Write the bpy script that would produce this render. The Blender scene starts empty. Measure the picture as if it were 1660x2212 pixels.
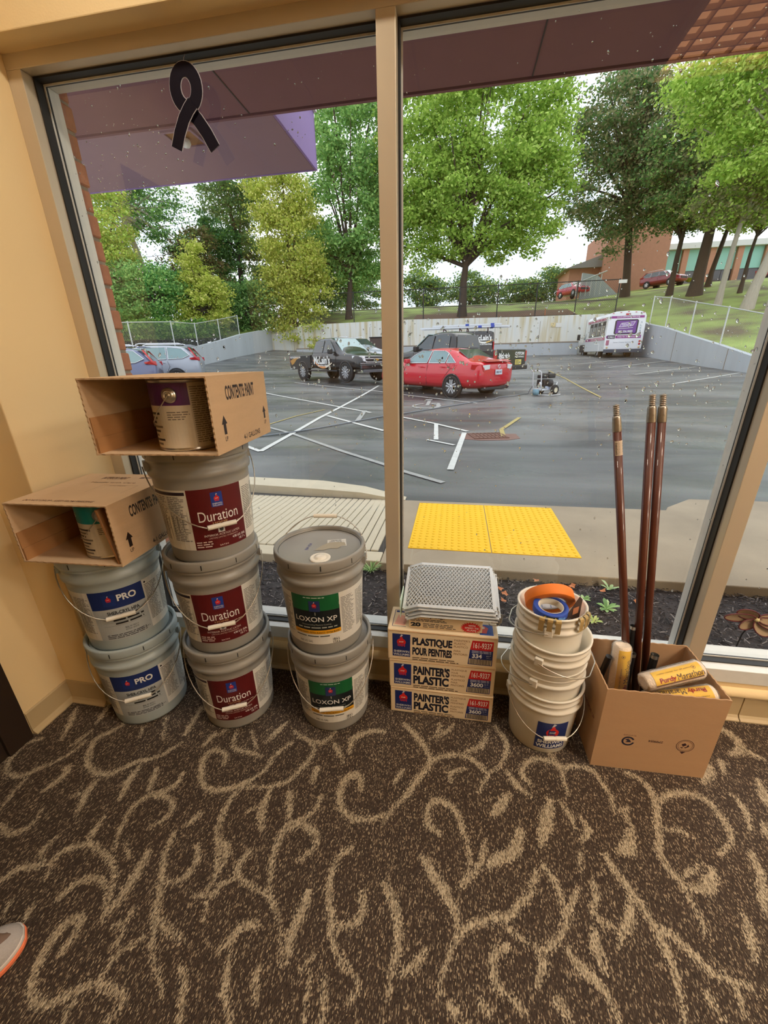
import bpy, bmesh, math, random
import numpy as np
from mathutils import Vector, Matrix
C = bpy.context.scene.collection
SC = bpy.context.scene
PI = math.pi
# ------------------------------------------------------------------ camera
cam = bpy.data.cameras.new('camera'); camo = bpy.data.objects.new('camera', cam); C.objects.link(camo)
CM = [[0.985252, 0.043384, -0.165516], [0.169993, -0.358365, 0.917974], [-0.01949, -0.932573, -0.360455]]
camo.matrix_world = Matrix(((CM[0][0], -CM[0][1], -CM[0][2], 0), (CM[1][0], -CM[1][1], -CM[1][2], 0),
                            (CM[2][0], -CM[2][1], -CM[2][2], 1.32), (0, 0, 0, 1)))
cam.sensor_fit = 'VERTICAL'; cam.sensor_height = 24.0; cam.sensor_width = 18.0
cam.lens = 860.0 / 2212.0 * 24.0
cam.clip_start = 0.02; cam.clip_end = 600
SC.camera = camo
# ------------------------------------------------------------------ exposure
SC.view_settings.view_transform = 'Standard'; SC.view_settings.look = 'None'
SC.view_settings.exposure = 0.0; SC.view_settings.gamma = 1.0; SC.view_settings.use_curve_mapping = False
SC.cycles.max_bounces = 10; SC.cycles.transparent_max_bounces = 24; SC.cycles.diffuse_bounces = 4
SC.cycles.glossy_bounces = 4; SC.cycles.transmission_bounces = 6; SC.cycles.caustics_reflective = False
SC.cycles.caustics_refractive = False; SC.cycles.use_denoising = True; SC.cycles.sample_clamp_indirect = 6.0
# ------------------------------------------------------------------ overcast sky
w = bpy.data.worlds.new('overcast_sky'); SC.world = w; w.use_nodes = True
nt = w.node_tree; nt.nodes.clear()
wo = nt.nodes.new('ShaderNodeOutputWorld'); wb = nt.nodes.new('ShaderNodeBackground')
tc = nt.nodes.new('ShaderNodeTexCoord'); wn = nt.nodes.new('ShaderNodeTexNoise'); wr = nt.nodes.new('ShaderNodeValToRGB')
wn.inputs['Scale'].default_value = 2.6; wn.inputs['Detail'].default_value = 5.0; wn.inputs['Distortion'].default_value = 0.4
wr.color_ramp.elements[0].position = 0.36; wr.color_ramp.elements[0].color = (0.66, 0.76, 0.90, 1)
wr.color_ramp.elements[1].position = 0.56; wr.color_ramp.elements[1].color = (0.93, 0.95, 1.0, 1)
nt.links.new(tc.outputs['Generated'], wn.inputs['Vector']); nt.links.new(wn.outputs['Fac'], wr.inputs['Fac'])
nt.links.new(wr.outputs['Color'], wb.inputs['Color']); nt.links.new(wb.outputs['Background'], wo.inputs['Surface'])
wb.inputs['Strength'].default_value = 1.7
# a weak, very soft sun behind the overcast
sl = bpy.data.lights.new('hazy_sun', 'SUN'); sl.energy = 0.9; sl.angle = 0.9; sl.color = (1.0, 0.97, 0.9)
so = bpy.data.objects.new('hazy_sun', sl); C.objects.link(so); so.rotation_euler = (math.radians(-28), math.radians(24), 0)
# interior lamps: energy of the ceiling panels (built with the ceiling below)
LAMP_E = 64.0; SPOT_E = 140.0; LAMP_C = (1.0, 0.905, 0.76)
# ------------------------------------------------------------------ helpers
rng = random.Random(7)
nrg = np.random.default_rng(11)
def S(r, g, b):
    f = lambda c: (c/255/12.92) if c/255 <= 0.04045 else ((c/255+0.055)/1.055)**2.4
    return (f(r), f(g), f(b))
MATS = {}
def M(name, base, rough=0.5, metal=0.0, spec=0.5, var=0.08, scale=20.0, bump=0.0, bscale=None, coat=0.0, stretch=None, attr=None, trans=0.0, sheen=0.0):
    """procedural surface: noise-varied base colour, optional bump"""
    if name in MATS: return MATS[name]
    m = bpy.data.materials.new(name); m.use_nodes = True; t = m.node_tree; n = t.nodes; p = n['Principled BSDF']
    p.inputs['Roughness'].default_value = rough; p.inputs['Metallic'].default_value = metal
    p.inputs['Specular IOR Level'].default_value = spec; p.inputs['Coat Weight'].default_value = coat
    p.inputs['Transmission Weight'].default_value = trans
    tcn = n.new('ShaderNodeTexCoord'); mp = n.new('ShaderNodeMapping')
    t.links.new(tcn.outputs['Object'], mp.inputs['Vector'])
    if stretch: mp.inputs['Scale'].default_value = stretch
    nz = n.new('ShaderNodeTexNoise'); nz.inputs['Scale'].default_value = scale; nz.inputs['Detail'].default_value = 4
    t.links.new(mp.outputs['Vector'], nz.inputs['Vector'])
    mx = n.new('ShaderNodeMix'); mx.data_type = 'RGBA'
    t.links.new(nz.outputs['Fac'], mx.inputs['Factor'])
    if attr:
        at = n.new('ShaderNodeAttribute'); at.attribute_name = attr
        a = n.new('ShaderNodeMix'); a.data_type = 'RGBA'; a.blend_type = 'MULTIPLY'; a.inputs['Factor'].default_value = 1
        t.links.new(at.outputs['Color'], a.inputs['A'])
        mx.inputs['A'].default_value = (1-var, 1-var, 1-var, 1); mx.inputs['B'].default_value = (1+var, 1+var, 1+var, 1)
        t.links.new(mx.outputs['Result'], a.inputs['B']); t.links.new(a.outputs['Result'], p.inputs['Base Color'])
    else:
        mx.inputs['A'].default_value = tuple(max(0, c*(1-var)) for c in base) + (1,)
        mx.inputs['B'].default_value = tuple(min(1, c*(1+var)) for c in base) + (1,)
        t.links.new(mx.outputs['Result'], p.inputs['Base Color'])
    if bump:
        nb = n.new('ShaderNodeTexNoise'); nb.inputs['Scale'].default_value = bscale or scale*4; nb.inputs['Detail'].default_value = 3
        t.links.new(mp.outputs['Vector'], nb.inputs['Vector'])
        b = n.new('ShaderNodeBump'); b.inputs['Strength'].default_value = bump; b.inputs['Distance'].default_value = 0.01
        t.links.new(nb.outputs['Fac'], b.inputs['Height']); t.links.new(b.outputs['Normal'], p.inputs['Normal'])
    MATS[name] = m
    return m
def MPRINT(name='printed_colours', rough=0.45):
    return M(name, (1, 1, 1), rough, var=0.05, scale=60, attr='Col')
class MB:
    """collects shapes for ONE mesh object"""
    def __init__(s): s.v = []; s.f = []; s.m = []; s.c = []; s.s = []
    def add(s, vs, fs, mi=0, col=(1, 1, 1), sm=False):
        o = len(s.v); s.v.extend([tuple(p) for p in vs])
        for f in fs: s.f.append(tuple(i+o for i in f)); s.m.append(mi); s.c.append(col); s.s.append(sm)
        return s
    def box(s, x0, y0, z0, x1, y1, z1, mi=0, col=(1, 1, 1), R=None, at=None):
        vs = [(x, y, z) for z in (z0, z1) for y in (y0, y1) for x in (x0, x1)]
        if R is not None: vs = [R @ Vector(p) for p in vs]
        if at is not None: vs = [Vector(p)+Vector(at) for p in vs]
        return s.add(vs, [(0, 2, 3, 1), (4, 5, 7, 6), (0, 1, 5, 4), (2, 6, 7, 3), (0, 4, 6, 2), (1, 3, 7, 5)], mi, col)
    def lathe(s, prof, n=32, at=(0, 0, 0), R=None, mi=0, col=(1, 1, 1), sm=True, cap0=False, cap1=False):
        vs = []
        for r, z in prof:
            for k in range(n):
                a = 2*PI*k/n; p = Vector((r*math.cos(a), r*math.sin(a), z))
                if R is not None: p = R @ p
                vs.append(p+Vector(at))
        fs = []
        for i in range(len(prof)-1):
            for k in range(n):
                k2 = (k+1) % n; fs.append((i*n+k, i*n+k2, (i+1)*n+k2, (i+1)*n+k))
        s.add(vs, fs, mi, col, sm)
        if cap0: s.add(vs[:n], [tuple(range(n-1, -1, -1))], mi, col)
        if cap1: s.add(vs[-n:], [tuple(range(n))], mi, col)
        return s
    def tube(s, pts, r, n=8, mi=0, col=(1, 1, 1), cap=True, closed=False, r1=None):
        P = [Vector(p) for p in pts]; N = len(P); vs = []; up = None
        for i in range(N):
            if closed: t = (P[(i+1) % N]-P[i-1]).normalized()
            else: t = (P[min(i+1, N-1)]-P[max(i-1, 0)]).normalized()
            if up is None:
                up = Vector((0, 0, 1)) if abs(t.z) < 0.9 else Vector((1, 0, 0))
            a = up - t*up.dot(t)
            if a.length < 1e-6: a = t.orthogonal()
            a.normalize(); up = a; b = t.cross(a)
            rr = r if r1 is None else r+(r1-r)*i/(N-1)
            if callable(r): rr = r(i/(N-1))
            for k in range(n):
                q = 2*PI*k/n; vs.append(P[i]+(a*math.cos(q)+b*math.sin(q))*rr)
        fs = []
        for i in range(N if closed else N-1):
            j = (i+1) % N
            for k in range(n): fs.append((i*n+k, i*n+(k+1) % n, j*n+(k+1) % n, j*n+k))
        s.add(vs, fs, mi, col, True)
        if cap and not closed:
            s.add(vs[:n], [tuple(range(n-1, -1, -1))], mi, col); s.add(vs[-n:], [tuple(range(n))], mi, col)
        return s
    def prism(s, poly, fn, d0, d1, mi=0, col=(1, 1, 1)):
        """2D polygon extruded between depths; fn(u,v,d)->xyz"""
        n = len(poly)
        vs = [fn(u, v, d0) for u, v in poly]+[fn(u, v, d1) for u, v in poly]
        fs = [tuple(range(n)), tuple(range(2*n-1, n-1, -1))]+[(i, i+n, (i+1) % n+n, (i+1) % n) for i in range(n)]
        return s.add(vs, fs, mi, col)
    def build(s, name, mats, parent=None, bevel=0.0, loc=None, seg=2, recalc=True):
        me = bpy.data.meshes.new(name); me.from_pydata([tuple(p) for p in s.v], [], s.f)
        if not isinstance(mats, (list, tuple)): mats = [mats]
        for m in mats: me.materials.append(m)
        nf = len(me.polygons)
        me.polygons.foreach_set('material_index', s.m[:nf]); me.polygons.foreach_set('use_smooth', s.s[:nf])
        if any(c != (1, 1, 1) for c in s.c):
            ca = me.color_attributes.new('Col', 'FLOAT_COLOR', 'CORNER')
            buf = []
            for f, c in zip(s.f, s.c): buf.extend((c[0], c[1], c[2], 1.0)*len(f))
            ca.data.foreach_set('color', buf)
        if recalc:
            bm = bmesh.new(); bm.from_mesh(me); bmesh.ops.recalc_face_normals(bm, faces=bm.faces); bm.to_mesh(me); bm.free()
        me.update()
        o = bpy.data.objects.new(name, me); C.objects.link(o)
        if parent is not None: o.parent = parent
        if loc is not None: o.location = loc
        if bevel:
            b = o.modifiers.new('bevel', 'BEVEL'); b.width = bevel; b.segments = seg; b.limit_method = 'ANGLE'
        return o
def tag(o, label=None, cat=None, group=None, kind=None):
    if label: o['label'] = label
    if cat: o['category'] = cat
    if group: o['group'] = group
    if kind: o['kind'] = kind
    return o
def thing(name, label, cat, loc=(0, 0, 0), rz=0.0, group=None, kind=None):
    o = bpy.data.objects.new(name, None); C.objects.link(o); o.empty_display_size = 0.05
    o.location = loc; o.rotation_euler = (0, 0, rz)
    return tag(o, label, cat, group, kind)
def dup(root, loc=None, rz=None, label=None, group=None):
    r = root.copy(); C.objects.link(r)
    if loc is not None: r.location = loc
    if rz is not None: r.rotation_euler = (0, 0, rz)
    if label: r['label'] = label
    if group: r['group'] = group
    for ch in list(root.children):
        c = ch.copy(); C.objects.link(c); c.parent = r
        for g in ch.children:
            d = g.copy(); C.objects.link(d); d.parent = c
    return r
def struct(name, mb, mats, label=None, bevel=0.0):
    o = mb.build(name, mats, bevel=bevel); o['kind'] = 'structure'
    if label: o['label'] = label
    return o
def RZ(a): return Matrix.Rotation(a, 3, 'Z')
def RX(a): return Matrix.Rotation(a, 3, 'X')
def RY(a): return Matrix.Rotation(a, 3, 'Y')
_TX = {}
def text2d(s, bold=0.0):
    k = (s, bold)
    if k in _TX: return _TX[k]
    cu = bpy.data.curves.new('t', 'FONT'); cu.body = s; cu.size = 1.0; cu.resolution_u = 4; cu.offset = bold
    ob = bpy.data.objects.new('t', cu); me = bpy.data.meshes.new_from_object(ob)
    vs = [(v.co.x, v.co.y) for v in me.vertices]; fs = [tuple(p.vertices) for p in me.polygons]
    bpy.data.objects.remove(ob); bpy.data.curves.remove(cu); bpy.data.meshes.remove(me)
    if vs:
        x0 = min(v[0] for v in vs); x1 = max(v[0] for v in vs); y0 = min(v[1] for v in vs); y1 = max(v[1] for v in vs)
        w_, h_ = max(x1-x0, 1e-6), max(y1-y0, 1e-6)
        vs = [((x-x0)/w_, (y-y0)/h_) for x, y in vs]
    _TX[k] = (vs, fs)
    return _TX[k]
class Lab:
    """flat print in (u,v) metres, mapped on a plane or a cone; layers sit 0.25 mm apart"""
    def __init__(s, curved=False): s.p = []; s.curved = curved
    def rect(s, u0, v0, u1, v1, col, lay=0, n=1):
        vs = []; fs = []; n = max(n, min(24, int(abs(u1-u0)/0.008)+1)) if s.curved else n
        for i in range(n+1):
            u = u0+(u1-u0)*i/n; vs += [(u, v0), (u, v1)]
        for i in range(n): fs.append((2*i, 2*i+2, 2*i+3, 2*i+1))
        s.p.append((vs, fs, col, lay)); return s
    def poly(s, pts, col, lay=0): s.p.append((list(pts), [tuple(range(len(pts)))], col, lay)); return s
    def disc(s, u, v, ru, rv, col, lay=0, n=20, a0=0): 
        return s.poly([(u+ru*math.cos(2*PI*k/n+a0), v+rv*math.sin(2*PI*k/n+a0)) for k in range(n)], col, lay)
    def ring(s, u, v, r0, r1, col, lay=0, n=24, k0=0, k1=None):
        vs = []; fs = []; k1 = n if k1 is None else k1
        for k in range(k0, k1+1):
            a = 2*PI*k/n; vs += [(u+r0*math.cos(a), v+r0*math.sin(a)), (u+r1*math.cos(a), v+r1*math.sin(a))]
        for k in range(k1-k0): fs.append((2*k, 2*k+1, 2*k+3, 2*k+2))
        s.p.append((vs, fs, col, lay)); return s
    def text(s, t, u0, v0, u1, v1, col, lay=1, bold=0.0, rot=0.0):
        vs, fs = text2d(t, bold)
        pts = [(u0+x*(u1-u0), v0+y*(v1-v0)) for x, y in vs]
        if rot:
            cu, cv = (u0+u1)/2, (v0+v1)/2; c, q = math.cos(rot), math.sin(rot)
            pts = [(cu+(u-cu)*c-(v-cv)*q, cv+(u-cu)*q+(v-cv)*c) for u, v in pts]
        s.p.append((pts, fs, col, lay)); return s
    def lines(s, u0, v0, u1, v1, n, col, lay=1, fill=0.45, seed=1, ragged=0.35, words=True):
        """rows of small print: short dashes of word length"""
        r = random.Random(seed); h = (v1-v0)/n
        for i in range(n):
            vv = v1-(i+0.75)*h; end = u1-(u1-u0)*ragged*r.random(); u = u0
            while u < end:
                L = min(end-u, h*(1.2+2.8*r.random())) if words else end-u
                s.rect(u, vv, u+L, vv+h*fill, col, lay); u += L+h*0.45
        return s
    def barcode(s, u0, v0, u1, v1, lay=1, seed=3, col=(0.01, 0.01, 0.01)):
        r = random.Random(seed); u = u0
        while u < u1:
            w_ = (u1-u0)*(0.008+0.025*r.random()); s.rect(u, v0, min(u+w_, u1), v1, col, lay); u += w_+(u1-u0)*(0.01+0.022*r.random())
        return s
    def mesh(s, fn, step=0.00025):
        mb = MB()
        for vs, fs, col, lay in s.p: mb.add([fn(u, v, (lay+1)*step) for u, v in vs], fs, 0, col)
        return mb
def plane_fn(o, U, V):
    o, U, V = Vector(o), Vector(U), Vector(V); N = U.cross(V).normalized()
    return lambda u, v, d: o+U*u+V*v+N*d
def cone_fn(rad, ang0=-PI/2, z0=0.0):
    """u along the arc (m), v = height; ang0 is the direction of u=0"""
    def fn(u, v, d):
        r = rad(z0+v); a = ang0+u/r
        return ((r+d)*math.cos(a), (r+d)*math.sin(a), z0+v)
    return fn
WHITE = S(236, 236, 232); BLACK = S(18, 18, 20)
def globe_logo(L, u, v, h, lay=1):
    """blue panel emblem: red paint pouring from a small can over a globe"""
    red = S(214, 38, 34); w_ = h*0.42
    L.disc(u, v, w_*0.86, w_*0.8, red, lay, 18)
    for k, dx in enumerate((-0.62, -0.38, -0.14, 0.12, 0.36, 0.62)):
        L.rect(u+dx*w_-w_*0.07, v-w_*(0.95+0.1*(k % 2)), u+dx*w_+w_*0.07, v-w_*0.3, red, lay)
    L.poly([(u-w_*0.42, v+w_*0.45), (u+w_*0.42, v+w_*0.45), (u+w_*0.16, v+w_*1.25), (u-w_*0.1, v+w_*1.25)], red, lay+1)
    L.poly([(u-w_*0.28, v+w_*1.12), (u+w_*0.08, v+w_*1.3), (u+w_*0.34, v+w_*1.62), (u-w_*0.02, v+w_*1.78)], S(200, 205, 215), lay+2)
    L.text('SWP', u-w_*0.42, v-w_*0.1, u+w_*0.42, v+w_*0.2, WHITE, lay+2, 0.02)
    L.rect(u-w_*0.6, v-w_*0.62, u-w_*0.05, v-w_*0.52, S(40, 70, 160), lay+1); L.rect(u+w_*0.1, v-w_*0.55, u+w_*0.6, v-w_*0.45, S(40, 70, 160), lay+1)
# ground of the parking lot: rises away from the building
def gz(x, y):
    z = 0.0014*max(0.0, min(y, 31.0)-3.7)**2
    if y > 31: z += 0.04*(y-31)
    if x < 0: z += 0.053*(-x)*(max(0.0, y-3.7)/34.0)**2
    return z
# ------------------------------------------------------------------ interior shell
m_wall = M('cream_wall_paint', (0.85, 0.645, 0.35), 0.7, var=0.02, scale=3, bump=0.06, bscale=220)
m_ceil = M('ceiling_paint', (0.82, 0.72, 0.54), 0.85, var=0.04, scale=30)
m_frame = M('champagne_aluminium', (0.60, 0.51, 0.38), 0.42, metal=0.35, var=0.03, scale=8)
m_frame_out = M('pale_aluminium', (0.80, 0.80, 0.76), 0.5, metal=0.1, var=0.06, scale=40)  # whitened so its colour carries the daylight falling on the window sill
m_gasket = M('black_gasket', (0.012, 0.011, 0.011), 0.55)
m_base = M('tan_rubber_base', (0.50, 0.38, 0.21), 0.5, var=0.03, scale=6)
m_dark = M('dark_stained_wood', (0.022, 0.012, 0.007), 0.5, var=0.35, scale=6, stretch=(1, 1, 0.06))
def glass_mat(name, tint=(1, 1, 1)):
    m = bpy.data.materials.new(name); m.use_nodes = True; t = m.node_tree; t.nodes.clear()
    o = t.nodes.new('ShaderNodeOutputMaterial'); tr = t.nodes.new('ShaderNodeBsdfTransparent'); gl = t.nodes.new('ShaderNodeBsdfGlossy')
    fr = t.nodes.new('ShaderNodeLayerWeight'); pw = t.nodes.new('ShaderNodeMath'); mx = t.nodes.new('ShaderNodeMixShader'); ml = t.nodes.new('ShaderNodeMath')
    pw.operation = 'POWER'; pw.inputs[1].default_value = 4.5; gl.inputs['Roughness'].default_value = 0.0
    ml.operation = 'MULTIPLY_ADD'; ml.inputs[1].default_value = 0.85; ml.inputs[2].default_value = 0.075
    tr.inputs['Color'].default_value = tint+(1,)
    t.links.new(fr.outputs['Facing'], pw.inputs[0]); t.links.new(pw.outputs[0], ml.inputs[0]); t.links.new(ml.outputs[0], mx.inputs['Fac'])
    t.links.new(tr.outputs[0], mx.inputs[1]); t.links.new(gl.outputs[0], mx.inputs[2]); t.links.new(mx.outputs[0], o.inputs['Surface'])
    return m
m_glass = glass_mat('window_glass', (0.97, 0.985, 0.975))
XL = -1.546
mb = MB(); mb.box(XL-0.15, -4.1, 0, XL, 1.044, 2.75); struct('wall_left', mb, m_wall)
mb = MB(); mb.prism([(XL-0.15, 1.044), (-1.38, 1.044), (-1.352, 1.355), (-1.352, 1.48), (XL-0.15, 1.48)], lambda u, v, d: (u, v, d), 0, 2.75)
struct('wall_front_left', mb, m_wall, bevel=0.004)
mb = MB(); mb.box(-1.36, 1.285, 2.168, 4.0, 1.48, 2.75); struct('wall_front_top', mb, m_wall, bevel=0.003)
mb = MB(); mb.box(-1.352, 1.358, 0.0, 4.0, 1.48, 0.165); struct('wall_front_bottom', mb, m_wall)
mb = MB(); mb.box(1.99, 1.044, 0, 4.0, 1.48, 2.182); struct('wall_front_right', mb, m_wall)
mb = MB(); mb.box(4.0, -4.1, 0, 4.15, 1.48, 2.75); struct('wall_right', mb, m_wall)
mb = MB(); mb.box(XL-0.15, -4.25, 0, 4.15, -4.1, 2.75); struct('wall_back', mb, m_wall)
mb = MB(); mb.box(XL-0.15, -4.25, 2.75, 4.15, 1.48, 2.82); ceil = struct('ceiling', mb, m_ceil)
# suspended ceiling tiles, each its own part
m_tile = M('ceiling_tile', (0.80, 0.66, 0.46), 0.9, var=0.1, scale=90, bump=0.2, bscale=140)
tme = None
LAMPS = [(2.60, -0.15), (3.25, -1.35)]
SPOTS = [(-0.80, 0.66), (0.42, 0.66), (1.64, 0.66)]
for i in range(9):
    for j in range(8):
        x = -1.5+0.61*i; y = 0.98-0.61*(j+1)
        if x > 3.7 or any(abs(x+0.3-lx) < 0.32 and abs(y+0.3-ly) < 0.32 for lx, ly in LAMPS): continue
        if tme is None:
            t = MB().box(0.006, 0.006, -0.018, 0.60, 0.60, 0.0).build('ceiling_tile', m_tile, ceil, bevel=0.006, loc=(x, y, 2.748)); tme = t
        else:
            t = tme.copy(); C.objects.link(t); t.location = (x, y, 2.748)
# ceiling lamps (outside the frame; they light the room)
m_lamp = bpy.data.materials.new('lamp_diffuser'); m_lamp.use_nodes = True
pb = m_lamp.node_tree.nodes['Principled BSDF']; pb.inputs['Emission Color'].default_value = LAMP_C+(1,); pb.inputs['Emission Strength'].default_value = LAMP_E
for k, (lx, ly) in enumerate(LAMPS):
    t = thing('ceiling_light', ['square warm ceiling light nearer the window, by the right wall', 'square warm ceiling light further from the window, by the right wall'][k], 'ceiling light', (lx, ly, 2.70), 0, 'square ceiling lights')
    f = MB()
    for a, b, c_, d in ((-0.30, -0.30, 0.30, -0.27), (-0.30, 0.27, 0.30, 0.30), (-0.30, -0.27, -0.27, 0.27), (0.27, -0.27, 0.30, 0.27)): f.box(a, b, -0.01, c_, d, 0.05)
    f.build('frame', m_frame_out, t)
    MB().box(-0.27, -0.27, 0.005, 0.27, 0.27, 0.02).build('diffuser', m_lamp, t)
m_spot = bpy.data.materials.new('downlight_lens'); m_spot.use_nodes = True
pb = m_spot.node_tree.nodes['Principled BSDF']; pb.inputs['Emission Color'].default_value = LAMP_C+(1,); pb.inputs['Emission Strength'].default_value = SPOT_E
for k, (lx, ly) in enumerate(SPOTS):
    t = thing('recessed_downlight', ['round recessed downlight over the paint pails', 'round recessed downlight over the boxed plastic', 'round recessed downlight over the right-hand window'][k], 'ceiling light', (lx, ly, 2.728), 0, 'recessed downlights along the window')
    MB().lathe([(0.105, 0.0), (0.105, -0.006), (0.085, -0.008), (0.085, 0.0)], 28).build('trim_ring', m_frame_out, t)
    MB().lathe([(0.084, -0.002), (0.0, -0.002)], 28).build('lens', m_spot, t)
# shallow louvred lamp on the ceiling at the right (seen only as a reflection in the glass)
m_louv = bpy.data.materials.new('amber_lamp_lens'); m_louv.use_nodes = True
pb = m_louv.node_tree.nodes['Principled BSDF']; pb.inputs['Emission Color'].default_value = (1.0, 0.46, 0.20, 1); pb.inputs['Emission Strength'].default_value = 3.2
t = thing('louvred_ceiling_light', 'wide amber ceiling light with cross louvres above the right-hand panes', 'ceiling light', (1.58, 0.13, 2.69))
MB().box(-0.60, -0.36, 0.030, 0.60, 0.36, 0.036).build('lens', m_louv, t)
f = MB()
for a, b, c_, d in ((-0.62, -0.38, 0.62, -0.36), (-0.62, 0.36, 0.62, 0.38), (-0.62, -0.36, -0.60, 0.36), (0.60, -0.36, 0.62, 0.36)): f.box(a, b, 0.0, c_, d, 0.04)
f.build('frame', m_frame_out, t); fin = None
for k in range(11):
    x = -0.54+0.108*k
    if fin is None: fin = MB().box(-0.003, -0.36, 0.0, 0.003, 0.36, 0.028).build('louvre_fin', m_tile, t, loc=(x, 0, 0))
    else: q = fin.copy(); C.objects.link(q); q.location = (x, 0, 0)
fin = None
for k in range(8):
    y = -0.31+0.088*k
    if fin is None: fin = MB().box(-0.60, -0.003, 0.0, 0.60, 0.003, 0.020).build('cross_fin', m_tile, t, loc=(0, y, 0))
    else: q = fin.copy(); C.objects.link(q); q.location = (0, y, 0)
# rubber cove base: profile (depth out of the wall, z)
BP = [(0, 0), (0.022, 0), (0.022, 0.005), (0.012, 0.011), (0.006, 0.020), (0.005, 0.097), (0.002, 0.102), (0, 0.102)]
def cove(name, a, b, nrm):
    a, b, nrm = Vector(a+(0,)), Vector(b+(0,)), Vector(nrm+(0,)).normalized()
    vs = [a+nrm*d+Vector((0, 0, z)) for d, z in BP]+[b+nrm*d+Vector((0, 0, z)) for d, z in BP]; n = len(BP)
    mb = MB().add(vs, [(i, (i+1) % n, (i+1) % n+n, i+n) for i in range(n)]+[tuple(range(n)), tuple(range(2*n-1, n-1, -1))])
    return struct(name, mb, m_base)
cove('baseboard_left', (XL, 0.87), (XL, 1.044), (1, 0))
cove('baseboard_pier', (XL, 1.044), (-1.374, 1.044), (0, -1))
cove('baseboard_reveal', (-1.38, 1.040), (-1.353, 1.353), (1, -0.09))
cove('baseboard_front', (-1.353, 1.3575), (1.117, 1.3575), (0, -1))
cove('baseboard_front_right', (1.121, 1.3575), (1.99, 1.3575), (0, -1))
# rounded stool and flat apron between baseboard and window
mb = MB(); vs = []; pr = [(1.358, 0.104), (1.349, 0.106), (1.342, 0.113), (1.340, 0.122), (1.343, 0.132), (1.352, 0.142), (1.358, 0.144)]
for x in (-1.352, 1.99): vs += [(x, y, z) for y, z in pr]
n = len(pr); mb.add(vs, [(i, i+1, i+1+n, i+n) for i in range(n-1)]+[tuple(range(n)), tuple(range(2*n-1, n-1, -1))], sm=True)
struct('trim_1', mb, m_wall)
# dark wooden door in the left wall
d1 = thing('door_1', 'dark brown wooden door in the left wall beside the cream corner', 'door', (XL, 0, 0)); d1['kind'] = 'structure'
f = MB(); f.box(0.0, 0.775, 0.0, 0.016, 0.861, 2.16); f.box(0.0, -0.215, 0.0, 0.016, -0.13, 2.16); f.box(0.0, -0.13, 2.07, 0.016, 0.775, 2.16)
f.build('door_frame', m_dark, d1, bevel=0.002)
f = MB(); f.box(0.0, -0.128, 0.004, 0.008, 0.773, 2.068)
for z0, z1 in ((0.18, 0.9), (1.05, 1.9)):
    for y0, y1 in ((-0.02, 0.28), (0.37, 0.67)): f.box(0.008, y0, z0, 0.012, y1, z1)
f.build('door_leaf', m_dark, d1, bevel=0.002)
# ------------------------------------------------------------------ storefront window
win = thing('window_1', 'large aluminium storefront window with rain on the glass', 'window', (0, 1.36, 0)); win['kind'] = 'structure'
def wbox(mb, x0, x1, z0, z1, y0, y1): mb.box(x0, y0-1.36, z0, x1, y1-1.36, z1)
TOPZ, BOTZ = 2.132, 0.222
MUL = [(-0.240, -0.189), (0.885, 0.937)]
OPEN = [(-1.302, -0.240), (-0.189, 0.885), (0.937, 1.94)]
mb = MB(); wbox(mb, -1.352, 1.99, TOPZ, 2.182, 1.355, 1.412); mb.build('frame_head', m_frame, win, bevel=0.0015)
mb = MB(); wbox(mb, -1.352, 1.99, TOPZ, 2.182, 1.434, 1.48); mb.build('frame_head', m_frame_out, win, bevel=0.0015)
mb = MB(); wbox(mb, -1.352, 1.99, 0.165, BOTZ, 1.355, 1.412); mb.build('frame_sill', m_frame_out, win, bevel=0.0015)  # inner sill in the whitened metal, daylight put into its colour
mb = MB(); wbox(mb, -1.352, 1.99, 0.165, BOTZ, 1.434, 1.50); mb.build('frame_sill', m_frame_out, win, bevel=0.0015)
for x0, x1 in ((-1.352, -1.302), (1.94, 1.99)):
    mb = MB(); wbox(mb, x0, x1, BOTZ, TOPZ, 1.355, 1.412); mb.build('jamb', m_frame, win, bevel=0.0015)
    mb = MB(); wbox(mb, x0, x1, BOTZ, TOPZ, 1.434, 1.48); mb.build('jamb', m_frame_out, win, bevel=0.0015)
for x0, x1 in MUL:
    mb = MB(); wbox(mb, x0, x1, BOTZ, TOPZ, 1.355, 1.412); mb.build('mullion', m_frame, win, bevel=0.0015)
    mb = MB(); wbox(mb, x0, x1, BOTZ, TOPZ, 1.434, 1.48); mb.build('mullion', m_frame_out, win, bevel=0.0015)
for x0, x1 in OPEN:
    g = MB()
    for (a, b, y0, y1) in ((0.005, 0.0, 1.392, 1.420), (0.007, 0.0, 1.428, 1.433)):
        wbox(g, x0, x0+a, BOTZ, TOPZ, y0, y1); wbox(g, x1-a, x1, BOTZ, TOPZ, y0, y1)
        wbox(g, x0+a, x1-a, TOPZ-a, TOPZ, y0, y1); wbox(g, x0+a, x1-a, BOTZ, BOTZ+a, y0, y1)
    g.build('gasket', m_gasket, win)
    g = MB()
    y0, y1, a = 1.4205, 1.4222, 0.010
    wbox(g, x0, x0+a, BOTZ, TOPZ, y0, y1); wbox(g, x1-a, x1, BOTZ, TOPZ, y0, y1)
    wbox(g, x0+a, x1-a, TOPZ-a, TOPZ, y0, y1); wbox(g, x0+a, x1-a, BOTZ, BOTZ+a, y0, y1)
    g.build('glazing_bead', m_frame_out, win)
    g = MB(); g.add([(x0-0.004, 0.064, BOTZ-0.004), (x1+0.004, 0.064, BOTZ-0.004), (x1+0.004, 0.064, TOPZ+0.004), (x0-0.004, 0.064, TOPZ+0.004)], [(0, 1, 2, 3)])
    g.build('glass_pane', m_glass, win)
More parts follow.
